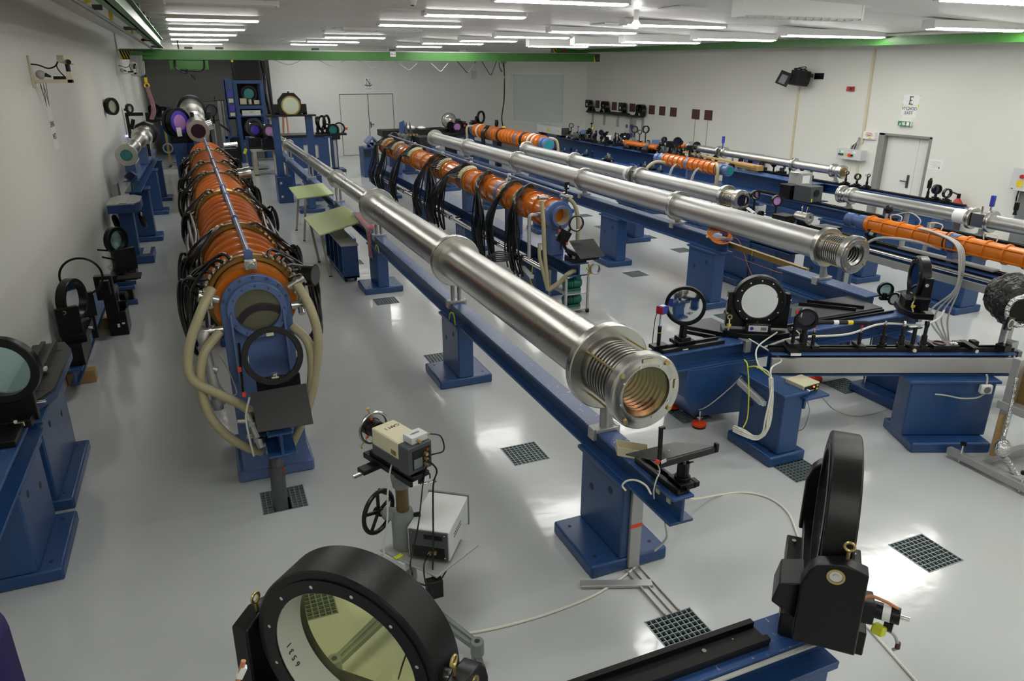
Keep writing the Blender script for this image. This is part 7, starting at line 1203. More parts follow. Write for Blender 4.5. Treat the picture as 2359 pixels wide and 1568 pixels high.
t = thing('purple_mirror', 'tall oval violet mirror with pink centre in a black frame left of the far telescope', 'mirror', (-.42, 17.5, 0)); q = at(414, 282, y=17.5); nP = V(.72, -.7, .05).normalized(); aP, bP = frame(nP); 
P(t, 'frame', 'black', M().ring(q - nP * .08, q + nP * .02, .30, .25, 40).ring(q - nP * .2, q - nP * .12, .30, .25, 40), .004); P(t, 'glass', 'lens_purple', M().cyl(q - nP * .01, q + nP * .0, .25, n=40)); P(t, 'centre', 'lens_pink', M().cyl(q + nP * .001, q + nP * .004, .16, n=32)); P(t, 'white_card', 'paper', M().prism([q + nP * .02 + aP * .02 + bP * -.28, q + nP * .02 + aP * .15 + bP * -.28, q + nP * .02 + aP * .15 + bP * -.10, q + nP * .02 + aP * .02 + bP * -.10], nP * .003)); P(t, 'yoke', 'black', M().box((q.x + .02, 17.6, q.z - .32), (.5, .25, .2)).box((q.x + .26, 17.6, q.z - .05), (.08, .2, .5)), .008); P(t, 'stand', 'blue', M().bx(q.x - .18, q.x + .22, 17.4, 17.9, .45, q.z - .42).bx(q.x - .06, q.x + .12, 17.45, 17.8, .1, .45).bx(q.x - .15, q.x + .25, 17.4, 17.9, 0, .1), .008); P(t, 'lower_box', 'bluetop', M().bx(q.x - .05, q.x + .22, 17.1, 17.38, .14, .5), .006); P(t, 'trolley', 'alu', M().bx(q.x - .15, q.x + .25, 17.0, 17.4, .06, .13)); P(t, 'thin_rod', 'black', M().cyl((q.x + .10, 17.0, q.z - .28), (q.x + .02, 16.9, .02), .012))
t = thing('optics_tower', 'tall blue open frame tower with black hood and optics inside', 'tower', (1.7, 26, 0)); y0, y1 = 25.6, 26.6
X0, X1 = 1.32, 2.12
for x in (X0, X1):
    for y in (y0, y1): P(t, 'post', 'blue', M().bx(x - .06, x + .06, y - .06, y + .06, 0, 2.45), .006)
for z in (.62, 1.42, 1.66, 2.42): P(t, 'cross_beam', 'blue', M().bx(X0, X1, y0 - .05, y0 + .05, z, z + .10).bx(X0 - .05, X0 + .05, y0, y1, z, z + .1).bx(X1 - .05, X1 + .05, y0, y1, z, z + .1))
P(t, 'deck', 'black', M().bx(X0, X1, y0, y1, .66, .70).bx(X0, X1, y0, y1, 1.76, 1.79)); P(t, 'hood', 'blackmatt', M().bx(X0 + .02, X1 - .0, y0, y1, 2.52, 3.2), .01); P(t, 'back_panel', 'black', M().bx(X0, X1, y1 - .02, y1, .7, 2.5)); P(t, 'name_plate', 'lightgrey', M().bx(X0 + .12, X1 - .12, y0 - .07, y0 - .05, 1.46, 1.62)); lettering(t, 'OPT', .06, (1.72, y0 - .072, 1.56), (PI / 2, 0, 0))
P(t, 'upper_optic', 'black', M().torus((1.72, y0 + .1, 2.12), (0, 1, 0), .22, .07, 32, 10).bx(1.5, 1.94, y0 + .1, y0 + .2, 1.8, 2.0), .004); P(t, 'upper_glass', 'lens_teal', M().cyl((1.72, y0 + .09, 2.12), (1.72, y0 + .1, 2.12), .17, n=28)); P(t, 'fitting', 'cream', M().bx(1.42, 1.62, y0 + .02, y0 + .1, 1.80, 1.98)); P(t, 'fitting', 'cream', M().bx(1.84, 2.0, y0 + .02, y0 + .1, 1.80, 1.92)); P(t, 'fittings', 'steel2', M().cyl((1.72, y0, 1.8), (1.72, y0, 1.95), .06, n=14)); P(t, 'lower_optic', 'darkgrey', M().torus((1.76, y0 + .1, 1.10), (0, 1, 0), .24, .06, 32, 10)); P(t, 'lower_glass', 'lens_dark', M().cyl((1.76, y0 + .1, 1.10), (1.76, y0 + .12, 1.10), .2, n=28)); P(t, 'lower_ring', 'steel2', M().torus((1.76, y0 + .06, 1.10), (0, 1, 0), .10, .02, 24, 8))
P(t, 'side_tower', 'blue', M().bx(1.02, 1.26, 25.5, 26.2, 1.36, 1.42).bx(.98, 1.04, 25.5, 25.6, .0, 2.6).bx(1.0, 1.24, 25.5, 25.6, 1.36, 2.55), .005); P(t, 'side_mirror', 'lens_purple', M().bx(1.08, 1.22, 25.49, 25.50, 2.02, 2.20).bx(1.08, 1.22, 25.49, 25.5, 1.60, 1.78)); P(t, 'side_mirror_backing', 'cream', M().bx(1.08, 1.22, 25.492, 25.502, 1.86, 1.98).bx(1.08, 1.22, 25.492, 25.502, 1.46, 1.56)); P(t, 'slanted_screen', 'black', M().prism([(.72, 25.4, 1.25), (.98, 25.4, 1.05), (1.0, 25.4, .95), (.72, 25.4, 1.2)], (0, .3, 0))); P(t, 'lamp_tag', 'yellow', M().bx(1.30, 1.36, 25.50, 25.52, 3.05, 3.2)); P(t, 'lower_frame', 'blue', M().bx(.84, .92, 25.4, 25.5, 0, .85).bx(.84, 1.2, 25.4, 25.5, .78, .86).bx(.84, 1.3, 25.4, 25.9, .0, .06), .004); P(t, 'machine', 'black', M().box((1.12, 25.6, .45), (.3, .4, .8)), .03); P(t, 'hoses', 'cable', M().cab([(2.2, 25.6, 3.1), (2.24, 25.7, 2.6), (2.22, 25.7, 2.1), (2.3, 25.8, 1.4)], .04).cab([(2.28, 25.7, 3.1), (2.34, 25.7, 2.4), (2.4, 25.8, 1.5)], .03)); P(t, 'duct', 'greyp', M().bx(2.2, 2.32, 25.9, 26.1, 1.2, 3.2))
t = thing('column_drum', 'pale cylindrical drum standing next to the blue tower', 'drum', (2.38, 25.6, 0)); P(t, 'body', 'lightgrey', M().cyl((2.37, 25.7, 0), (2.37, 25.7, 1.28), .15, n=28)); P(t, 'rim', 'greyp', M().ring((2.37, 25.7, 1.28), (2.37, 25.7, 1.33), .17, .13, 28))
t = thing('tower_pedestal', 'blue column with grey plate on a trolley before the tower', 'column', (1.55, 23.8, 0)); P(t, 'column', 'blue', M().bx(1.35, 1.62, 23.7, 24.0, .1, .95), .006); P(t, 'plate', 'alu', M().bx(1.46, 1.60, 23.66, 23.70, .12, .95)); P(t, 'trolley', 'alu', M().bx(1.15, 1.9, 23.5, 24.1, .04, .09)); P(t, 'yellow_tag', 'yellowgreen', M().box((1.28, 23.6, .55), (.08, .02, .16), (0, .4, 0)))
for (u, v, y, lb, gl, R) in ((587, 299, 22.6, 'round violet mirror in a black mount on the grey bench before the tower', 'lens_purple', .15), (620, 302, 22.3, 'round pink mirror in a black mount beside the far end of the steel tube', 'lens_pink', .15)):
    q = at(u, v, y=y); t = thing('violet_mirror', lb, 'mirror', (q.x, y, .72), group='coloured mirrors at the tower'); ring_on(t, q, V(.3, -1, .05), R * 1.3, R * .88, .09, gl); P(t, 'mount', 'black', M().box((q.x - .04, y + .06, .86), (.34, .16, .28)).box((q.x - .04, y, .73), (.4, .3, .05)), .008); P(t, 'knob', 'chrome', M().sphere((q.x - .12, y - .08, q.z + R * 1.15), .03, 8, 6).sphere((q.x + .17, y - .08, .84), .035, 8, 6))
t = thing('grey_bench', 'grey metal bench with box legs holding the two coloured mirrors', 'bench', (1.75, 22.5, 0)); P(t, 'top', 'greyp', M().bx(1.36, 2.1, 22.2, 22.9, .66, .71), .004); P(t, 'leg', 'tableleg', M().bx(1.40, 1.50, 22.2, 22.3, .02, .66)); P(t, 'leg', 'tableleg', M().bx(1.95, 2.05, 22.2, 22.3, .02, .66)); P(t, 'leg', 'tableleg', M().bx(1.40, 1.50, 22.8, 22.9, .02, .66)); P(t, 'foot', 'black', M().bx(1.39, 1.51, 22.19, 22.31, 0, .02)); P(t, 'shelf', 'alu', M().bx(1.42, 2.03, 22.25, 22.85, .36, .40)); 
t = thing('red_tripod', 'tall slim tripod with reddish legs leaning at the corner of the north wall', 'tripod', (2.75, 25.6, 0)); P(t, 'leg', 'copper', M().cyl((2.55, 25.5, 0), (2.72, 25.7, 1.68), .03, n=10)); P(t, 'leg', 'lightgrey', M().cyl((2.64, 25.3, 0), (2.76, 25.7, 1.68), .03, n=10)); P(t, 'leg', 'copper', M().cyl((2.8, 25.5, 0), (2.8, 25.7, 1.68), .025, n=10)); P(t, 'head', 'black', M().bx(2.66, 2.86, 25.62, 25.78, 1.66, 1.72))
# blue cart before the north wall with round window plate
t = thing('blue_cart', 'blue wheeled cabinet with a square window and black top before the double door', 'cart', (2.95, 22.2, 0)); b_ = M().bx(2.42, 3.52, 22.15, 22.2, .14, .42).bx(2.42, 2.80, 22.15, 22.2, .42, .80).bx(3.22, 3.52, 22.15, 22.2, .42, .80).bx(2.42, 3.52, 22.15, 22.2, .80, 1.02).bx(2.42, 3.52, 22.2, 22.9, .14, .18).bx(2.42, 2.45, 22.2, 22.9, .14, 1.02).bx(3.49, 3.52, 22.2, 22.9, .14, 1.02)
P(t, 'body', 'blue', b_, .006); P(t, 'window_plate', 'lightgrey', M().bx(2.80, 3.22, 22.21, 22.24, .42, .80)); P(t, 'top', 'black', M().bx(2.1, 3.60, 22.1, 22.95, 1.02, 1.08), .006)
for x in (2.55, 3.4): P(t, 'caster', 'black', M().cyl((x - .02, 22.3, .07), (x + .02, 22.3, .07), .07, n=16)); P(t, 'bracket', 'blue', M().bx(x - .03, x + .03, 22.25, 22.4, .09, .15))
for u, v, lb, R, fc in ((730, 278, 'slim dark lens edge-on at the start of the cart top', .13, 1.2), (741, 283, 'large black ring seen obliquely on the cart top', .22, .9), (752, 281, 'second large black ring right behind on the cart top', .21, .95)):
    q = at(u, v, y=22.4); post_optic(lb, q.x, 22.4, 1.08, q.z - 1.08, R, fc, .05, 'lens_dark' if R < .2 else None, group='ring optics on the blue cart', wd=.12, pr=.03)
t = thing('optic_stand', 'blue column stand with round lenses and brackets beside the double door', 'stand', (3.72, 22.3, 0)); q = at(768, 299, y=22.2)
P(t, 'column', 'blue', M().bx(3.60, 3.78, 22.2, 22.4, .08, .98), .006); P(t, 'plate', 'alu', M().bx(3.66, 3.74, 22.17, 22.2, .12, .95)); P(t, 'base', 'blue', M().bx(3.45, 3.95, 22.0, 22.6, 0, .08), .006); P(t, 'deck', 'blue', M().bx(3.4, 3.85, 22.1, 22.5, .98, 1.03)); ring_on(t, q, V(-.4, -1, 0), .17, .12, .08, 'lens_teal'); ring_on(t, q + V(.2, .15, .03), V(-.4, -1, 0), .17, .13, .06, 'clear'); ring_on(t, q + V(-.16, .1, .02), V(-.4, -1, 0), .16, .12, .06, None); P(t, 'bracket', 'black', M().box((q.x + .1, 22.2, 1.07), (.5, .3, .06)).box((q.x + .05, 22.15, 1.0), (.2, .25, .14)), .004); P(t, 'red_tip', 'redorange', M().box((q.x + .36, 22.1, q.z + .03), (.06, .05, .07)))
# things on the bench before the north wall
t = thing('black_bench', 'long black bench along the north wall with plastic wrap and tools on top', 'bench', (6.8, 22.8, 0)); P(t, 'top', 'blackmatt', M().bx(5.2, 8.4, 22.5, 23.2, .92, 1.10), .008); P(t, 'frame', 'blue', M().bx(5.3, 8.3, 22.6, 23.1, .80, .92).bx(5.4, 5.6, 22.6, 23.1, 0, .8).bx(6.7, 6.9, 22.6, 23.1, 0, .8).bx(8.0, 8.2, 22.6, 23.1, 0, .8), .006)
t = thing('plastic_dome', 'clear plastic dome with a dot on the north bench', 'dome', (7.42, 22.8, 1.10)); P(t, 'dome', 'plasticdome', M().sphere((7.42, 22.8, 1.33), .24, 22, 14)); P(t, 'dot', 'red', M().sphere((7.42, 22.555, 1.33), .02, 8, 6)); P(t, 'rim', 'steel2', M().cyl((7.42, 22.8, 1.10), (7.42, 22.8, 1.12), .2, n=28))
t = thing('plastic_wrap', 'crumpled clear plastic and papers lying on the north bench', 'wrap', (6.3, 22.8, 1.10)); rr = random.Random(8); P(t, 'wrap', 'paper', M().sphere((6.15, 22.8, 1.14), .16, 12, 7, .45).sphere((6.5, 22.75, 1.13), .14, 10, 6, .4)); P(t, 'tool', 'black', M().bar((6.75, 22.7, 1.12), (7.0, 22.6, 1.13), .05, .03).bar((6.8, 22.8, 1.12), (7.15, 22.8, 1.13), .03, .02))
t = thing('blue_shield', 'pale blue plastic shield between dark plates on the black machine', 'shield', (5.75, 21.9, 1.05)); P(t, 'sheet', 'bluetop', M().prism([(5.58, 21.95, 1.05), (5.60, 21.95, 1.36), (5.75, 21.95, 1.42), (5.80, 21.95, 1.05)], (0, .02, 0))); P(t, 'dark_plate', 'darkgrey', M().prism([(5.72, 21.9, 1.05), (5.80, 21.9, 1.38), (5.84, 21.9, 1.05)], (0, .03, 0)).prism([(5.88, 21.9, 1.05), (5.90, 21.9, 1.38), (5.98, 21.9, 1.05)], (0, .03, 0))); P(t, 'foot', 'black', M().bx(5.55, 6.0, 21.85, 22.0, 1.02, 1.06))
t = thing('black_machine', 'black bellows machine with round eyepiece in front of the double door', 'machine', (5.6, 21, .6)); P(t, 'body', 'blackmatt', M().bx(5.72, 6.12, 20.3, 21.0, .80, 1.06), .01); P(t, 'eye', 'pit', M().cyl((5.98, 20.295, .93), (5.98, 20.29, .93), .07, n=20)); P(t, 'bellows', 'darkgrey', M().lathe((5.6, 20.9, .95), (5.25, 21.5, .98), [(k_ * .08, .17 if k_ % 2 else .13) for k_ in range(8)], 8)); P(t, 'plate', 'midgrey', M().prism([(5.50, 20.9, .72), (5.44, 20.9, 1.05), (5.58, 20.9, 1.12), (5.66, 20.9, .80)], (0, .1, 0))); P(t, 'upper', 'black', M().bx(5.5, 6.0, 21.2, 21.9, .9, 1.05), .01); P(t, 'knob', 'black', M().cyl((5.22, 21.3, 1.05), (5.22, 21.1, 1.05), .10, n=20).box((5.12, 21.2, .9), (.12, .3, .3))); P(t, 'leg', 'blackmatt', M().bx(5.4, 5.46, 20.9, 21, .62, .9).bx(5.9, 5.96, 20.5, 20.6, .62, .8).bx(5.72, 5.76, 20.4, 20.5, .62, .8)); P(t, 'brass_fins', 'gold', M().bx(5.62, 5.66, 20.9, 21.1, 1.05, 1.10).bx(5.72, 5.76, 20.9, 21.1, 1.05, 1.10).bx(5.82, 5.86, 20.9, 21.1, 1.05, 1.10)); P(t, 'card', 'paper', M().box((6.22, 20.2, .82), (.12, .01, .09), (.3, 0, 0)))
bench_rail('blue rail under the black bellows machine beyond the second tube', (5.62, 19.2), (5.5, 22.2), .62, w=.3, h=.2); pedestal('blue pedestal under the black bellows machine', 5.55, 21, .42, w=.3, bw=.5)
for u, v, y, lb, R, fc, h0 in ((1108, 270, 22.6, 'tall black ring in a square mount at the end of the north bench', .20, .6, 1.10), (1038, 290, 22.2, 'black round optic before the plastic dome', .13, .2, 1.0), (1053, 292, 22.1, 'black ring with a red cross inside before the plastic dome', .14, -.1, 1.0), (1098, 280, 22.6, 'narrow black ring behind the tall one on the north bench', .17, 1.0, 1.10), (1144, 284, 21.5, 'dark paddle on a thin rod behind the far orange amplifier', .10, .9, 1.0), (1252, 302, 21.1, 'dark paddle on a rod beside the laser box', .08, .9, .95)):
    q = at(u, v, y=y); post_optic(lb, q.x, y, h0, q.z - h0, R, fc, .06, 'lens_dark' if 'paddle' in lb or 'round' in lb else ('lens_pink' if 'red' in lb else None), group='round optics before the north wall', wd=.14, pr=.02)
tag(link('optic_shelf', 'blackmatt', M().bx(6.9, 7.6, 21.9, 22.4, .94, 1.0).bx(7.1, 7.4, 22.0, 22.3, 0, .94), bev=.006), 'black stand of the two round optics before the plastic dome', 'stand'); tag(link('paddle_stand', 'black', M().bx(8.40, 8.75, 21.3, 21.7, .94, 1.0).bx(8.5, 8.65, 21.4, 21.6, 0, .94), bev=.006), 'black stand of the dark paddle behind the far orange amplifier', 'stand')
for k, (x, h_, lb) in enumerate([(7.72, .22, 'black cube camera on the north bench next to the dome'), (7.9, .14, 'black block with a red side on the north bench'), (8.2, .16, 'dark case at the end of the north bench')]): prop_box('bench_device', lb, 'device', [('body', 'black', M().box((0, 0, h_ / 2), (.16, .2, h_)), .006), ('top', 'darkgrey', M().box((0, 0, h_ + .03), (.1, .12, .06)), .004), ('red_side' if k == 1 else 'front', 'redorange' if k == 1 else 'blackmatt', M().box((-.02, -.103, h_ * .5), (.06, .006, h_ * .5)), 0)], (x, 22.75, 1.10), .1, 'devices on the north bench')
# alcove things
t = thing('alcove_robot', 'blue tube arm with violet lens on a tall blue block in the alcove', 'device', (-.9, 29, 0)); q = at(356, 253, y=29); P(t, 'arm', 'slate', M().cyl(q + V(.35, .2, -.05), q + V(1.1, .5, -.1), .13, n=20)); ring_on(t, q, V(-.2, -1, 0), .2, .13, .15, 'lens_purple'); P(t, 'hood', 'black', M().box(q + V(.15, .2, -.08), (.35, .35, .35)).cyl(q + V(.95, .4, -.3), q + V(.95, .4, .3), .04, n=10), .02); P(t, 'block', 'blue', M().bx(-1.15, -.35, 29.2, 29.7, 0, 1.15), .01); P(t, 'plate', 'black', M().bx(-1.2, .2, 29.0, 29.6, 1.15, 1.2)); P(t, 'block', 'blue', M().bx(.1, .35, 29.4, 29.9, 0, 1.15), .01); P(t, 'post', 'black', M().bx(-.75, -.65, 29.3, 29.4, 1.2, q.z - .2).bx(-.0, .08, 29.4, 29.5, 1.2, q.z - .2))
t = thing('laser_stand', 'slim tripod stand with a black box and white card at the alcove entrance', 'stand', (-1.05, 26, 0)); q = at(335, 271, y=25) + V(.16, 0, 0); P(t, 'box', 'black', M().box(q, (.3, .1, .28)), .006); P(t, 'card', 'paper', M().box(q + V(.05, -.055, .05), (.09, .005, .09))); P(t, 'post', 'gold', M().cyl((q.x + .32, 25, .12), (q.x + .32, 25, q.z - .1), .035, n=12)); P(t, 'arm', 'black', M().bar((q.x, 25, q.z - .1), (q.x + .9, 25.3, q.z - .05), .03, .04)); P(t, 'foot', 'stand', M().bar((q.x + .32, 25, .15), (q.x - .0, 24.6, .03), .08, .06).bar((q.x + .32, 25, .15), (q.x + .75, 24.7, .03), .08, .06).bar((q.x + .32, 25, .15), (q.x + .3, 25.5, .03), .08, .06)); P(t, 'wheel', 'stand', M().torus((q.x + .32, 24.9, .6), (0, 1, 0), .13, .02, 28, 8))
t = thing('thin_tripod', 'thin black tripod with a small yellow box in the alcove', 'tripod', (-.45, 25.6, 0)); q = at(379, 283, y=25.6); P(t, 'pole', 'alu', M().cyl((q.x, 25.6, .1), (q.x, 25.6, q.z + .35), .025, n=10)); P(t, 'box', 'cream', M().box((q.x - .03, 25.55, q.z - .0), (.14, .1, .12)))
for e in (0, 2.1, 4.2): P(t, 'leg', 'black', M().bar((q.x, 25.6, .12), (q.x + .35 * math.cos(e), 25.6 + .35 * math.sin(e), .02), .03, .03))
t = thing('cross_stand', 'grey post stand with a long thin black crossbar in the alcove', 'stand', (.62, 27, 0)); q = at(500, 232, y=27); P(t, 'post', 'greyp', M().bx(q.x + .0, q.x + .10, 27, 27.1, 0, q.z).bx(q.x + .14, q.x + .18, 27, 27.1, 0, q.z), .003); P(t, 'crossbar', 'black', M().cyl(q + V(-.68, 0, 0), q + V(.25, 0, .02), .02, n=8)); P(t, 'pin', 'black', M().cyl(q + V(-.07, 0, -.02), q + V(-.07, 0, .12), .012))
t = thing('round_target', 'dark round disc on a thin cross stand in the alcove', 'stand', (.3, 26, 0)); q = at(487, 254, y=26); P(t, 'disc', 'darkgrey', M().cyl(q + V(0, 0, 0), q + V(-.01, .03, 0), .17, n=28)); P(t, 'rim', 'black', M().torus(q, (.3, -1, 0), .17, .015, 28, 6)); P(t, 'pole', 'alu', M().cyl((q.x + .03, 26, .0), (q.x + .03, 26, q.z - .25), .03, n=10)); P(t, 'cross', 'black', M().cyl((q.x - .16, 26, q.z - .3), (q.x + .2, 26, q.z - .3), .02).cyl((q.x + .03, 26, q.z - .4), (q.x + .03, 26, q.z - .17), .03)); P(t, 'foot', 'black', M().cyl((q.x + .03, 26, 0), (q.x + .03, 26, .03), .16, n=16))
t = thing('small_machine', 'small blue and black machine with a chrome cylinder beside the far telescope', 'machine', (.62, 20, 0)); P(t, 'body', 'slate', M().bx(.42, .72, 20.0, 20.3, .0, .95), .01); P(t, 'dark_box', 'black', M().bx(.60, .88, 19.8, 20.1, .72, .98), .006); P(t, 'cylinder', 'chrome', M().cyl((.60, 19.9, 1.06), (.92, 19.9, 1.08), .06, n=18)); P(t, 'support', 'black', M().bx(.66, .8, 19.85, 20.05, .0, .72))
t = thing('dark_camera_stand', 'dark pole with a camera head between the far telescope and the round disc', 'stand', (.35, 22.6, 0)); P(t, 'pole', 'black', M().cyl((.36, 22.6, 0), (.36, 22.6, 1.62), .035, n=10)); P(t, 'head', 'blackmatt', M().box((.36, 22.55, 1.66), (.16, .16, .16)).box((.36, 22.55, 1.4), (.1, .12, .3)), .01); P(t, 'foot', 'black', M().cyl((.36, 22.6, 0), (.36, 22.6, .03), .18, n=16))
t = thing('steel_cylinder', 'shiny steel cylinder flange on a stub at the side of the big amplifier', 'cylinder', (.72, 8.6, 0)); q = at(564, 401, y=9.6); q2 = q; P(t, 'cylinder', 'steel2', M().lathe(q + V(-.075, 0, -.01), q + V(.075, 0, .01), [(0, .075), (.012, .078), (.06, .072), (.075, .078), (.15, .078)], 32)); P(t, 'stub', 'steel2', M().cyl(q + V(.0, 0, -.09), q + V(-.01, .02, -.16), .024, n=12).cyl(q + V(-.01, .02, -.16), V(.50, 9.62, q.z - .17), .02)); P(t, 'stand', 'alu', M().cyl((q.x, 9.62, 0), (q.x, 9.62, q.z - .15), .018, n=10)); P(t, 'foot', 'alu', M().cyl((q.x, 9.62, 0), (q.x, 9.62, .02), .08, n=16))
q = at(445, 178, y=YA); t = thing('direction_sheet', 'black letter N on the dark alcove wall', 'sign', (q.x, YA, q.z)); P(t, 'sheet', 'wallnorth', M().box((q.x, YA - .002, q.z), (.22, .004, .26)))
def serif_N(t, x, y, z, h, m='ink'):
    w_ = h * .75; b = M().bx(x - w_ / 2, x - w_ / 2 + h * .07, y, y + .002, z - h / 2, z + h / 2).bx(x + w_ / 2 - h * .07, x + w_ / 2, y, y + .002, z - h / 2, z + h / 2).prism([(x - w_ / 2, y, z + h / 2), (x - w_ / 2 + h * .16, y, z + h / 2), (x + w_ / 2, y, z - h / 2), (x + w_ / 2 - h * .16, y, z - h / 2)], (0, .002, 0))
    for sx_, sz_ in ((-1, 1), (-1, -1), (1, 1)): b.bx(x + sx_ * w_ / 2 - h * .13, x + sx_ * w_ / 2 + h * .13 - (sx_ > 0) * h * .0, y, y + .002, z + sz_ * h / 2 - h * .03 * (sz_ > 0), z + sz_ * h / 2 + h * .03 * (sz_ < 0))
    P(t, 'letter', m, b)
serif_N(t, q.x, YA - .007, q.z, .17)

# ================================================================ NORTH WALL FITTINGS
q = at(848, 188, y=YN); t = thing('direction_sheet', 'white sheet with letter N and two words above the double door', 'sign', (q.x, YN, q.z)); P(t, 'sheet', 'paper', M().box((q.x, YN - .002, q.z + .0), (.26, .004, .26))); serif_N(t, q.x, YN - .007, q.z + .0, .18); q2 = at(847, 201, y=YN); P(t, 'sheet', 'paper', M().box((q.x, YN - .002, q2.z - .02), (.26, .004, .20))); lettering(t, 'SEVER', .06, (q.x, YN - .005, q2.z + .025), (PI / 2, 0, 0)); lettering(t, 'NORTH', .06, (q.x, YN - .005, q2.z - .055), (PI / 2, 0, 0))
q = at(1091, 173, y=YN); tag(link('wall_vent', 'lightgrey', M().box((q.x, YN - .05, q.z), (.16, .1, .26)), bev=.008), 'small pale box high on the north wall near the window', 'box')
# ================================================================ CRANE
GB = 20.4
cb0, cb1 = at(276, 124, y=GB), at(1378, 138, y=GB)
t = thing('crane_girder', 'green overhead crane girder across the hall with striped ends', 'crane', ((cb0.x + cb1.x) / 2, GB, cb0.z)); zt0 = at(700, 118, y=GB).z; zb0 = at(700, 139, y=GB).z
P(t, 'web', 'green', M().bx(cb0.x, cb1.x, GB - .02, GB + .02, zb0, zt0)); P(t, 'top_flange', 'green', M().bx(cb0.x - .08, cb1.x, GB - .09, GB + .09, zt0 - .02, zt0), .002); P(t, 'bottom_flange', 'green', M().bx(cb0.x, cb1.x, GB - .09, GB + .09, zb0, zb0 + .02), .002); P(t, 'side_plate', 'green', M().bx(cb0.x + .12, cb1.x - .10, GB - .085, GB - .08, zb0 + .02, zt0 - .02))
for xa, xb in ((cb0.x, cb0.x + .28), (cb1.x - .20, cb1.x)):
    st = M(); P(t, 'warning_plate', 'yellow', M().bx(xa, xb, GB - .1, GB - .09, zb0, zt0 - .02))
    for k in range(5):
        x_ = xa + (xb - xa) * (k / 5) ; x2 = min(xb, x_ + .035); dzz = (zt0 - zb0 - .02)
        st.prism([(x_, GB - .101, zt0 - .02), (x2, GB - .101, zt0 - .02), (min(xb, x2 + .06), GB - .101, zb0), (min(xb, x_ + .06), GB - .101, zb0)], (0, -.002, 0))
    P(t, 'black_stripe', 'ink', st)
P(t, 'power_track', 'alu', M().bx(cb0.x, cb1.x - .3, GB - .05, GB + .05, zt0, zt0 + .02)); q = at(905, 125, y=GB - .09); P(t, 'capacity_sign', 'paper', M().box((q.x, GB - .1, q.z), (.15, .006, .12))); lettering(t, '500 kg', .045, (q.x, GB - .105, q.z), (PI / 2, 0, 0))
for x in (cb0.x + 1.5, cb0.x + 2.2, cb0.x + 4.5, cb0.x + 6.5, cb0.x + 8.5): P(t, 'trolley_fitting', 'darkgrey', M().box((x, GB, zt0 + .05), (.18, .06, .05)))
# cable loops of the girder
for k, (u0, u1, vb) in enumerate([(632, 692, 149), (733, 793, 152), (824, 884, 157), (908, 968, 161), (985, 1037, 164), (1051, 1097, 168), (1108, 1145, 173)]):
    a_, b_, c_ = at(u0, 139, y=GB), at(u1, 140, y=GB), at((u0 + u1) / 2 + 4, vb, y=GB); tag(link('festoon_cable', 'cablegrey' if k < 5 else 'cable', M().cab([a_ + V(0, 0, .01), a_.lerp(c_, .6) + V(0, 0, -.01), c_, b_.lerp(c_, .6) + V(0, 0, -.01), b_ + V(0, 0, .01)], .010, 6, 6)), 'thin festoon cable loop under the green girder, %s from the west' % ['first', 'second', 'third', 'fourth', 'fifth', 'sixth', 'seventh'][k], 'cable', 'festoon loops')
t = thing('cable_bundle', 'thick bundle of pale flat cables hanging at the west end of the green girder', 'cable bundle', at(316, 125, y=GB - .15))
for k in range(9):
    u = 300 + k * 3.2; P(t, 'cable', 'cablegrey', M().cab([at(u, 119, y=GB - .14), at(u + 1, 140, y=GB - .16), at(u + 2 + k * .4, 165, y=GB - .17), at(u + 4 + k * .2, 176 - abs(k - 4), y=GB - .15), at(u + 7, 165, y=GB - .12), at(u + 5, 140, y=GB - .12)], .018, 6, 6))
P(t, 'clamp', 'green', M().box(at(326, 124, y=GB - .12), (.5, .10, .06)))
t = thing('crane_hook', 'yellow hook block with pink slings hanging near the alcove', 'hook', at(338, 190, y=GB)); hp = at(337, 190, y=GB + .3); P(t, 'hook', 'yellow', M().box(hp + V(0, 0, .06), (.07, .04, .12)).torus(hp + V(0, 0, -.07), (0, 1, 0), .05, .018, 20, 8)); P(t, 'chain', 'black', M().cyl(hp + V(0, 0, .1), V(hp.x, hp.y, zb0), .012)); P(t, 'hoist', 'black', M().box((hp.x - .03, GB + .15, zb0 - .12), (.10, .1, .2)), .01); P(t, 'sling', 'pink', M().cab([hp + V(-.01, 0, -.1), hp + V(.05, 0, -.6), at(348, 275, y=GB + .3)], .035, 8).cab([hp + V(.01, 0, -.1), hp + V(.09, 0, -.6), at(352, 275, y=GB + .3)], .03, 8))
# pendant control
pu = [(1160, 145), (1162, 180), (1161, 230), (1156, 270), (1158, 290)]
t = thing('crane_pendant', 'yellow crane pendant control on a long black cable', 'pendant', at(1160, 298, y=19.8)); P(t, 'cable', 'cable', M().cab([at(u, v, y=GB - .1 if i == 0 else 19.9) for i, (u, v) in enumerate(pu)], .018, 8, 8)); q = at(1160, 298, y=19.9); P(t, 'handset', 'yellow', M().box(q, (.10, .07, .17)), .012); P(t, 'carrier', 'green', M().box(at(1160, 143, y=GB), (.14, .12, .08)).box(at(1160, 150, y=GB), (.05, .05, .12))); P(t, 'chain_hook', 'darkgrey', M().cab([at(1150, 143, y=GB), at(1151, 155, y=GB), at(1156, 165, y=GB), at(1153, 160, y=GB)], .02))
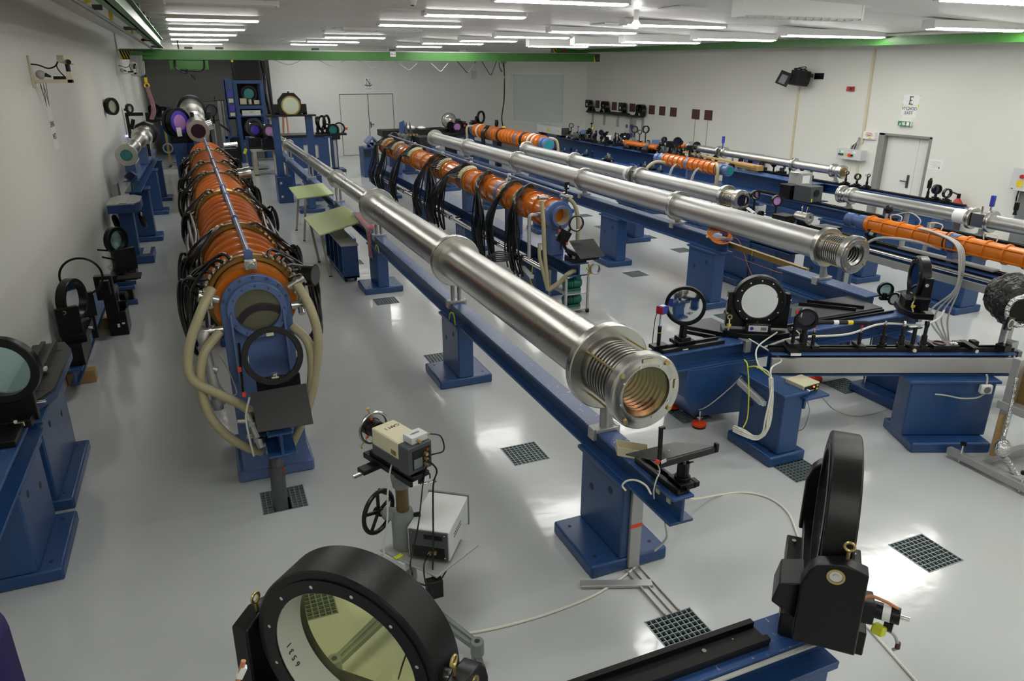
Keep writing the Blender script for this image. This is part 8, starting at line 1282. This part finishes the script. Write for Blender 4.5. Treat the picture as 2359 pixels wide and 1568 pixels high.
# runway rails
def runway(label, x, ya, za, yb, zb_, h, hang, wd=.14):
    t = thing('crane_runway', label, 'crane rail', (x, ya, za), 0, 'crane runways'); A = V(x, ya, za); B = V(x, yb, zb_)
    P(t, 'web', 'green', M().bar(A + V(0, 0, h / 2), B + V(0, 0, h / 2), .02, h)); P(t, 'bottom_flange', 'green', M().bar(A + V(0, 0, .01), B + V(0, 0, .01), wd, .02), .002); P(t, 'top_flange', 'green', M().bar(A + V(0, 0, h), B + V(0, 0, h), wd, .02), .002); P(t, 'side_plate', 'green', M().bar(A + V(-wd / 2 + .004, 0, h / 2), B + V(-wd / 2 + .004, 0, h / 2), .006, h * .96))
    for f in hang: p = A.lerp(B, f); P(t, 'hanger', 'green', M().box(p + V(0, 0, h + .04), (.14, .12, .06)).cyl(p + V(0, 0, h + .05), V(x, p.y, zceil(x) + .01), .018, n=8))
    return t
ZWB = 3.30
runway('green crane runway along the west wall ending at the girder', -.50, 3.0, 3.30, 20.4, 3.30, .20, [.3, .36, .45, .53, .6, .68, .76, .83, .9, .95])
t = thing('busbar', 'grey power busbar with yellow tags beside the west crane runway', 'busbar', (-.62, 12, 3.3)); P(t, 'bar', 'midgrey', M().bar((-.66, 4.0, 3.27), (-.66, 20.3, 3.27), .025, .03)); 
for y in (6.8, 8.8, 12, 15): P(t, 'tag', 'yellow', M().bx(-.64, -.61, y, y + .1, 3.28, 3.39))
P(t, 'clip', 'darkgrey', M().bx(-.68, -.66, 4.5, 4.6, 3.24, 3.28)); P(t, 'bracket', 'darkgrey', M().bx(-.66, -.585, 7.5, 7.54, 3.28, 3.32).bx(-.66, -.5, 11, 11.04, 3.28, 3.32).bx(-.66, -.5, 15, 15.04, 3.28, 3.32).bx(-.66, -.5, 19, 19.04, 3.28, 3.32))
XRW = 11.3
ra, rb = at(2359, 97, x=XRW), at(1345, 121, x=XRW)
rb.y = min(rb.y, 21.0)
slope = (rb.z - ra.z) / (rb.y - ra.y); ya_ = ra.y - 4.0; ztop = at(2300, 76, x=XRW).z
runway('green crane runway along the east wall', XRW, ya_, ra.z - slope * 4.0, 21.2, ra.z + slope * (21.2 - ra.y), .135, [.40, .55, .70, .84])
t = thing('crane_end_carriage', 'green end carriage of the girder with a striped plate at the east runway', 'end carriage', (10.0, 21.3, zt0)); q0_, q1_ = at(1272, 118, y=21.4), at(1345, 118, y=21.4); P(t, 'box', 'green', M().bx(q0_.x, q1_.x + .1, 21.3, 21.5, q0_.z - .06, q0_.z + .09), .006); P(t, 'warning_plate', 'yellow', M().bx(q0_.x, q0_.x + .09, 21.285, 21.3, q0_.z - .05, q0_.z + .08)); P(t, 'black_stripe', 'ink', M().prism([(q0_.x, 21.284, q0_.z + .05), (q0_.x + .03, 21.284, q0_.z + .08), (q0_.x + .09, 21.284, q0_.z - .0), (q0_.x + .06, 21.284, q0_.z - .04)], (0, -.002, 0))); P(t, 'hanger', 'darkgrey', M().cyl((q0_.x + .4, 21.4, q0_.z + .09), (q0_.x + .4, 21.4, zceil(q0_.x + .4) + .01), .03)); P(t, 'coupling', 'red', M().box((q0_.x + .35, 21.28, q0_.z), (.12, .05, .06)))
tag(link('ceiling_cable_box', 'green', M().box(at(436, 150, y=23.5), (1.0, .4, .25)), bev=.01), 'pale green box hanging below the ceiling before the alcove', 'box'); tag(link('hanging_hoses', 'cable', M().cab([at(402, 135, y=23.3), at(405, 155, y=23.2), at(425, 168, y=23.2), at(432, 160, y=23.2)], .03).cab([at(470, 138, y=23.3), at(470, 155, y=23.2), at(458, 163, y=23.2), at(415, 160, y=23.2)], .025).tube([at(415, 138, y=23.5), V(at(415, 138, y=23.5).x, 23.5, 3.6)], .02)), 'dark hoses looped around the pale green box before the alcove', 'hoses')

# ================================================================ EAST WALL FITTINGS
def wbox(name, label, cat, u0, v0, u1, v1, dep, m, group=None, x=XE):
    p, q = at(u0, v0, x=x), at(u1, v1, x=x); ya, yb = sorted((p.y, q.y)); za, zb_ = sorted((p.z, q.z))
    t = thing(name, label, cat, (x, (ya + yb) / 2, za), 0, group); P(t, 'panel', m, M().bx(x - dep, x, ya, yb, za, zb_), .003); return t, (ya, yb, za, zb_)
plab = ['maroon square plate, first of the row from the slanted wall', 'maroon square plate between two black cameras', 'maroon square plate right of the second black camera', 'maroon square plate first past the shelf end', 'maroon square plate second past the shelf end', 'maroon square plate third past the shelf end', 'maroon plate on a thin rod, nearer the slanted wall', 'maroon plate on a thin rod, nearest the door']
for k, (u0, v0, u1, v1) in enumerate([(1373, 231, 1381, 249), (1411, 234.5, 1420.5, 254), (1452, 238, 1463, 258), (1496.5, 242, 1508, 263.5), (1520.5, 244.5, 1532, 266), (1545.5, 247, 1558, 269), (1596, 251, 1611, 275), (1625, 253, 1640, 277.5)]):
    t, b = wbox('maroon_plate', plab[k], 'plate', u0, v0, u1, v1, .02, 'maroon', 'maroon plates on the east wall'); 
    if k > 5: yy = (b[0] + b[1]) / 2; P(t, 'rod', 'cablegrey', M().cyl((XE - .012, yy, .9), (XE - .012, yy, b[2]), .010, n=8))
clab = ['black camera with round side hood, nearest the slanted wall', 'black camera with round side hood, second on the east wall', 'black camera with round side hood, third on the east wall', 'black camera with round side hood, past the thin lens post']
for k, (u0, v0, u1, v1) in enumerate([(1354.5, 229.5, 1364, 248), (1391.5, 232.5, 1401, 252), (1431.5, 236, 1441.5, 256.5), (1474, 240, 1485, 261.5)]):
    t, b = wbox('wall_device', clab[k], 'device', u0, v0, u1, v1, .10, 'black', 'black devices on the east wall'); yy = b[0]; zz = (b[2] + b[3]) / 2 - .05; P(t, 'hood', 'black', M().cyl((XE - .12, yy + .02, zz), (XE - .02, yy - .02, zz), .17, n=24)); P(t, 'knob', 'chrome', M().cyl((XE - .12, (b[0] + b[1]) / 2, b[2] + .1), (XE - .1, (b[0] + b[1]) / 2, b[2] + .1), .04, n=10))
s0_, s1_ = at(1340, 254, x=XE - .15), at(1477, 269, x=XE - .15); s1_.z = s0_.z * .5 + s1_.z * .5; s0_.z = s1_.z
t = thing('wall_shelf', 'long black shelf bar with brackets on the east wall', 'shelf', ((XE), (s0_.y + s1_.y) / 2, s0_.z)); P(t, 'bar', 'black', M().bx(XE - .22, XE - .10, s1_.y, min(s0_.y, 22.2), s0_.z - .03, s0_.z + .02), .003)
for f in (.12, .35, .58, .78, .97): yy = s0_.y + (s1_.y - s0_.y) * f; yy = min(yy, 22.1); P(t, 'bracket', 'alu', M().bx(XE - .03, XE, yy - .06, yy + .04, s0_.z - .38, s0_.z - .03).bx(XE - .2, XE, yy - .02, yy + .02, s0_.z - .06, s0_.z - .03))
for u, v, lb, R in ((1347, 237, 'small lens on a foot at the end of the wall shelf', .07), (1386, 241, 'black ring with white centre on the wall shelf', .09), (1467, 249, 'thin dark lens on a post on the wall shelf', .10), (1368, 252, 'small cone footed holder beside the first camera on the shelf', .03), (1403, 256, 'small cone footed holder past the ring on the shelf', .03)):
    q = at(u, v, x=XE - .16); q.y = min(q.y, 22.1); t = post_optic(lb, q.x, q.y, s0_.z + .02, max(.12, q.z - s0_.z - .02), R, 1.2, .04, 'lens_dark' if 'thin' in lb else None, group='small optics on the wall shelf', carriage=False, pr=.02); P(t, 'cone_foot', 'black', M().lathe((0, 0, 0), (0, 0, .1), [(0, .07), (.1, .02)], 14))
q = at(1425, 259, x=XE - .16); tag(link('flat_lens', 'black', M().bx(XE - .22, XE - .1, q.y - .5, q.y + .4, s0_.z + .021, s0_.z + .06).torus((XE - .16, q.y - .55, s0_.z + .035), (0, 0, 1), .06, .014, 20, 6), bev=.003), 'flat black handle lens lying on the wall shelf', 'lens')
t, b = wbox('socket_board', 'tall grey socket panel with small dark openings below the wall shelf', 'socket panel', 1443, 274, 1452, 320, .06, 'lightgrey'); P(t, 'socket', 'darkgrey', M().bx(XE - .063, XE - .06, (b[0] + b[1]) / 2 - .05, (b[0] + b[1]) / 2 + .05, b[3] - .25, b[3] - .15).bx(XE - .063, XE - .06, (b[0] + b[1]) / 2 - .05, (b[0] + b[1]) / 2 + .05, b[3] - .5, b[3] - .4))
t, b = wbox('socket_board', 'grey socket panel with two blue sockets below the wall shelf', 'socket panel', 1455, 275, 1464, 318, .06, 'greyp'); P(t, 'blue_socket', 'bluebox', M().cyl((XE - .06, (b[0] + b[1]) / 2, b[3] - .2), (XE - .09, (b[0] + b[1]) / 2, b[3] - .2), .07, n=16).cyl((XE - .06, (b[0] + b[1]) / 2, b[3] - .45), (XE - .09, (b[0] + b[1]) / 2, b[3] - .45), .07, n=16))
# projector pair
q = at(1842, 180, x=XE - .22); t = thing('wall_projector', 'black projector box with tilted screen arm high on the east wall', 'projector', (XE, q.y, q.z)); P(t, 'body', 'blackmatt', M().box(q, (.26, .38, .30), (0, .15, -.3)), .01); P(t, 'rear', 'black', M().box(q + V(-.02, -.12, .01), (.27, .12, .24), (0, .15, -.3)), .01); qs = at(1806, 181, x=XE - .5); P(t, 'tilted_screen', 'black', M().box(qs, (.05, .26, .28), (.35, .25, .55)), .006); P(t, 'screen_glass', 'midgrey', M().box(qs + V(-.03, -.01, -.01), (.008, .14, .18), (.35, .25, .55))); P(t, 'arm', 'blackmatt', M().bar(q + V(.05, -.3, .05), q + V(.05, .5, .05), .06, .07).bx(XE - .2, XE, q.y - .05, q.y + .05, q.z, q.z + .08)); P(t, 'cable', 'cable', M().torus(q + V(0, 0, .17), (.2, 0, 1), .13, .012, 28, 6).torus(q + V(.02, .02, .19), (0, .3, 1), .11, .010, 28, 6)); P(t, 'plate', 'black', M().bx(XE - .012, XE, q.y - .45, q.y - .2, q.z - .02, q.z + .1))
t, b = wbox('fire_alarm', 'small red fire alarm call box on the east wall', 'alarm', 1955, 199, 1968, 210, .05, 'red'); P(t, 'sounder', 'maroon', M().cyl((XE - .05, b[0] + .05, (b[2] + b[3]) / 2), (XE - .065, b[0] + .05, (b[2] + b[3]) / 2), .03, n=14))
for (u0, v0, u1, v1, lb) in ((2017, 112, 1987, 330, 'cream wall trunking running down beside the red alarm'), (1842, 200, 1821, 380, 'cream wall trunking running down under the projector'), (1977, 378, 1974, 410, 'short cream trunking under the control box')):
    p = at(u0, v0, x=XE); q = at(u1, v1, x=XE); yy = (p.y + q.y) / 2 if abs(p.y - q.y) < 1.2 else p.y; tag(link('wall_trunking', 'cream', M().bar((XE - .015, p.y, p.z), (XE - .015, q.y, q.z), .05, .03, (1, 0, 0)), bev=.003), lb, 'trunking', 'wall trunking')
# signs on the east wall
p = at(2099, 236, x=XE); pt_, pb2 = at(2099, 218, x=XE), at(2094, 270, x=XE); t = thing('direction_sheet', 'white sheets with letter E and the words for east over the door', 'sign', (XE, p.y, p.z)); hh = (pt_.z - pb2.z); mid = pt_.z - hh * .48; ys0 = p.y
P(t, 'sheet', 'paper', M().bx(XE - .003, XE - .0005, ys0 - .17, ys0 + .17, mid + .005, pt_.z)); P(t, 'sheet', 'paper', M().bx(XE - .003, XE - .0005, ys0 - .16, ys0 + .18, pb2.z, mid)); P(t, 'tape', 'yellowgreen', M().bx(XE - .004, XE - .003, ys0 - .18, ys0 - .15, mid - .01, mid + .02).bx(XE - .004, XE - .003, ys0 + .15, ys0 + .18, mid - .01, mid + .02).bx(XE - .004, XE - .003, ys0 - .18, ys0 - .16, pt_.z - .02, pt_.z).bx(XE - .004, XE - .003, ys0 + .15, ys0 + .17, pb2.z, pb2.z + .02))
h_ = hh * .36; cz = (mid + pt_.z) / 2 - .005; x_ = XE - .005; E_ = M().bx(x_, x_ + .002, ys0 + h_ * .12, ys0 + h_ * .24, cz - h_ / 2, cz + h_ / 2)
for zz, L_ in ((cz + h_ / 2 - .007, .52), (cz, .40), (cz - h_ / 2 + .007, .56)): E_.bx(x_, x_ + .002, ys0 + h_ * .32 - h_ * L_ * 1.15, ys0 + h_ * (.32 if zz != cz else .2), zz - .007, zz + .007)
for zz, s_ in ((cz + h_ / 2 - .014, .5), (cz, .5), (cz - h_ / 2 + .014, .5)): E_.bx(x_, x_ + .002, ys0 + h_ * .32 - h_ * (.28 if zz == cz else .36), ys0 + h_ * .32 - h_ * (.28 if zz == cz else .36) + .008, zz - .03 * s_, zz + .03 * s_)
P(t, 'letter', 'ink', E_); ER = (PI / 2, 0, -PI / 2)
lettering(t, 'VÝCHOD', .078, (XE - .005, ys0 + .01, mid - hh * .14), ER); lettering(t, 'EAST', .078, (XE - .005, ys0 + .01, mid - hh * .33), ER)
t, b = wbox('exit_sign', 'green emergency exit sign with running figure and arrow over the door', 'sign', 2075, 278, 2102, 291, .06, 'white'); ya, yb, za, zb_ = b; cy_, H_ = (ya + yb) / 2, zb_ - za; xs_ = XE - .062
P(t, 'face', 'exitgreen', M().bx(xs_, xs_ + .003, ya + .01, yb, za, zb_)); xf = xs_ - .002
P(t, 'arrow', 'paper', M().bx(xf, xf + .002, cy_ - .012, cy_ + .012, za + H_ * .35, zb_ - H_ * .15).prism([(xf, cy_ - .04, za + H_ * .4), (xf, cy_ + .04, za + H_ * .4), (xf, cy_, za + H_ * .12)], (.002, 0, 0))); P(t, 'door_symbol', 'paper', M().bx(xf, xf + .002, ya + .03, ya + .085, za + H_ * .12, zb_ - H_ * .12))
yr = yb - .085; P(t, 'running_figure', 'paper', M().cyl((xf, yr - .02, zb_ - H_ * .22), (xf + .002, yr - .02, zb_ - H_ * .22), H_ * .09, n=12).bar((xf, yr - .01, zb_ - H_ * .34), (xf, yr + .015, za + H_ * .42), .002, .028, (0, 1, 0)).bar((xf, yr + .01, za + H_ * .45), (xf, yr - .035, za + H_ * .38), .002, .018, (0, 0, 1)).bar((xf, yr - .035, za + H_ * .38), (xf, yr - .03, za + H_ * .16), .002, .018, (0, 1, 0)).bar((xf, yr + .015, za + H_ * .45), (xf, yr + .055, za + H_ * .16), .002, .018, (0, 1, 0)).bar((xf, yr - .01, zb_ - H_ * .36), (xf, yr - .055, zb_ - H_ * .45), .002, .014, (0, 0, 1)).bar((xf, yr, zb_ - H_ * .38), (xf, yr + .045, zb_ - H_ * .5), .002, .014, (0, 0, 1)))
t, b = wbox('notice_board', 'white warning notice with red and yellow lines beside the door', 'notice', 1994, 302, 2018, 322, .05, 'white'); ya, yb, za, zb_ = b; dy, dz = yb - ya, zb_ - za
P(t, 'sheet', 'paper', M().bx(XE - .053, XE - .05, ya + dy * .06, yb - dy * .06, za + dz * .06, zb_ - dz * .06)); xf = XE - .055
P(t, 'red_lines', 'red', M().bx(xf, xf + .002, ya + dy * .25, yb - dy * .25, zb_ - dz * .20, zb_ - dz * .13).bx(xf, xf + .002, ya + dy * .2, yb - dy * .2, zb_ - dz * .33, zb_ - dz * .29).bx(xf, xf + .002, ya + dy * .35, yb - dy * .35, zb_ - dz * .50, zb_ - dz * .43)); P(t, 'yellow_line', 'yellow', M().bx(xf, xf + .002, ya + dy * .25, yb - dy * .3, za + dz * .3, za + dz * .42)); P(t, 'blue_line', 'bluebox', M().bx(xf, xf + .002, ya + dy * .3, yb - dy * .5, za + dz * .14, za + dz * .19)); P(t, 'black_lines', 'ink', M().bx(xf, xf + .002, ya + dy * .15, yb - dy * .15, za + dz * .55, za + dz * .57).bx(xf, xf + .002, ya + dy * .15, yb - dy * .2, za + dz * .48, za + dz * .50))
t, b = wbox('control_box', 'grey control box with green lamp, red button and warning label', 'control box', 1943, 340, 1995, 370, .16, 'lightgrey', x=XE); ya, yb, za, zb_ = b; dy, dz = yb - ya, zb_ - za; xf = XE - .163
P(t, 'green_lamp', 'led_green', M().bx(xf, xf + .004, yb - dy * .26, yb - dy * .18, za + dz * .66, za + dz * .76)); P(t, 'lamp_off', 'midgrey', M().bx(xf, xf + .004, yb - dy * .16, yb - dy * .11, za + dz * .66, za + dz * .76)); P(t, 'button', 'darkgrey', M().cyl((xf, yb - dy * .12, za + dz * .45), (xf - .02, yb - dy * .12, za + dz * .45), .02, n=12).cyl((xf, yb - dy * .19, za + dz * .45), (xf - .02, yb - dy * .19, za + dz * .45), .02, n=12).cyl((xf, yb - dy * .26, za + dz * .45), (xf - .02, yb - dy * .26, za + dz * .45), .02, n=12)); P(t, 'warning_label', 'yellow', M().prism([(xf, yb - dy * .36, za + dz * .36), (xf, yb - dy * .46, za + dz * .36), (xf, yb - dy * .41, za + dz * .60)], (.003, 0, 0)))
P(t, 'red_button', 'redorange', M().cyl((xf, yb - dy * .56, za + dz * .45), (xf - .03, yb - dy * .56, za + dz * .45), .032, n=16)); P(t, 'black_button', 'black', M().cyl((xf, yb - dy * .66, za + dz * .45), (xf - .02, yb - dy * .66, za + dz * .45), .02, n=12)); P(t, 'paper_label', 'paper', M().bx(xf, xf + .003, yb - dy * .80, yb - dy * .66, za + dz * .66, za + dz * .86))
for k in range(5): P(t, 'cable', 'cable' if k % 2 else 'cablegrey', M().cab([(XE - .08, yb - dy * (.42 + .05 * k), zb_), (XE - .06, yb - dy * (.43 + .05 * k), zb_ + .06), (XE - .04, yb - dy * .62, zb_ + .14 + .02 * k), (XE - .03, yb - dy * .66, zb_ + .22)], .011))
t, b = wbox('paper_notice', 'white printed paper notice stuck right beside the door jamb', 'notice', 2141, 366, 2168, 392, .003, 'paper'); ya, yb, za, zb_ = b; dy, dz = yb - ya, zb_ - za; ln_ = M()
for k in range(7): ln_.bx(XE - .0045, XE - .003, ya + dy * .1, yb - dy * (.1 + .12 * (k % 3)), zb_ - dz * (.2 + .1 * k), zb_ - dz * (.22 + .1 * k))
P(t, 'print', 'greyp', ln_); P(t, 'stamp', 'ink', M().bx(XE - .0045, XE - .003, ya + dy * .15, ya + dy * .22, za + dz * .1, za + dz * .28))
t = thing('wall_cabinet', 'pale wall cabinet with warning label at the edge of the view', 'cabinet', (XE, 7.5, 1.0)); p = at(2336, 385, x=XE - .2); q = at(2336, 438, x=XE - .2); P(t, 'body', 'lightgrey', M().bx(XE - .2, XE, p.y - .55, p.y, q.z, p.z), .005); P(t, 'warning_label', 'yellow', M().bx(XE - .203, XE - .2, p.y - .20, p.y - .10, q.z + .06, q.z + .16)); P(t, 'red_button', 'red', M().cyl((XE - .2, p.y - .17, (p.z + q.z) / 2 + .05), (XE - .23, p.y - .17, (p.z + q.z) / 2 + .05), .03, n=12)); P(t, 'latch', 'black', M().bx(XE - .204, XE - .2, p.y - .06, p.y - .03, q.z + .02, q.z + .03)); P(t, 'conduit', 'midgrey', M().bx(XE - .1, XE, p.y - .4, p.y - .12, 0, q.z)); P(t, 'cord', 'cable', M().cab([(XE - .1, p.y - .1, q.z), (XE - .13, p.y - .11, q.z - .12), (XE - .11, p.y - .12, q.z - .35)], .012))
q = at(2195, 516, x=XE - .12); t = thing('fire_extinguisher', 'red fire extinguisher standing low by the east wall', 'extinguisher', (XE - .12, q.y, 0)); P(t, 'bottle', 'red', M().lathe((XE - .12, q.y, .30), (XE - .12, q.y, .75), [(0, .08), (.01, .09), (.33, .09), (.39, .05), (.42, .03)], 24)); P(t, 'valve', 'black', M().cyl((XE - .12, q.y, .72), (XE - .12, q.y, .80), .03, n=12)); P(t, 'hose', 'cable', M().cab([(XE - .12, q.y, .78), (XE - .14, q.y + .14, .80), (XE - .15, q.y + .2, .66), (XE - .15, q.y + .2, .45)], .014)); P(t, 'holder', 'darkgrey', M().bx(XE - .2, XE - .03, q.y - .08, q.y + .08, 0, .30))
q = at(1740, 355, x=XE - .15); tag(link('blue_folder', 'bluebox', M().box((XE - .2, q.y, q.z), (.1, .6, .03)).bx(XE - .3, XE - .1, q.y - .2, q.y + .2, .0, q.z - .01), bev=.004), 'blue topped case standing at the east wall behind the tube', 'case')
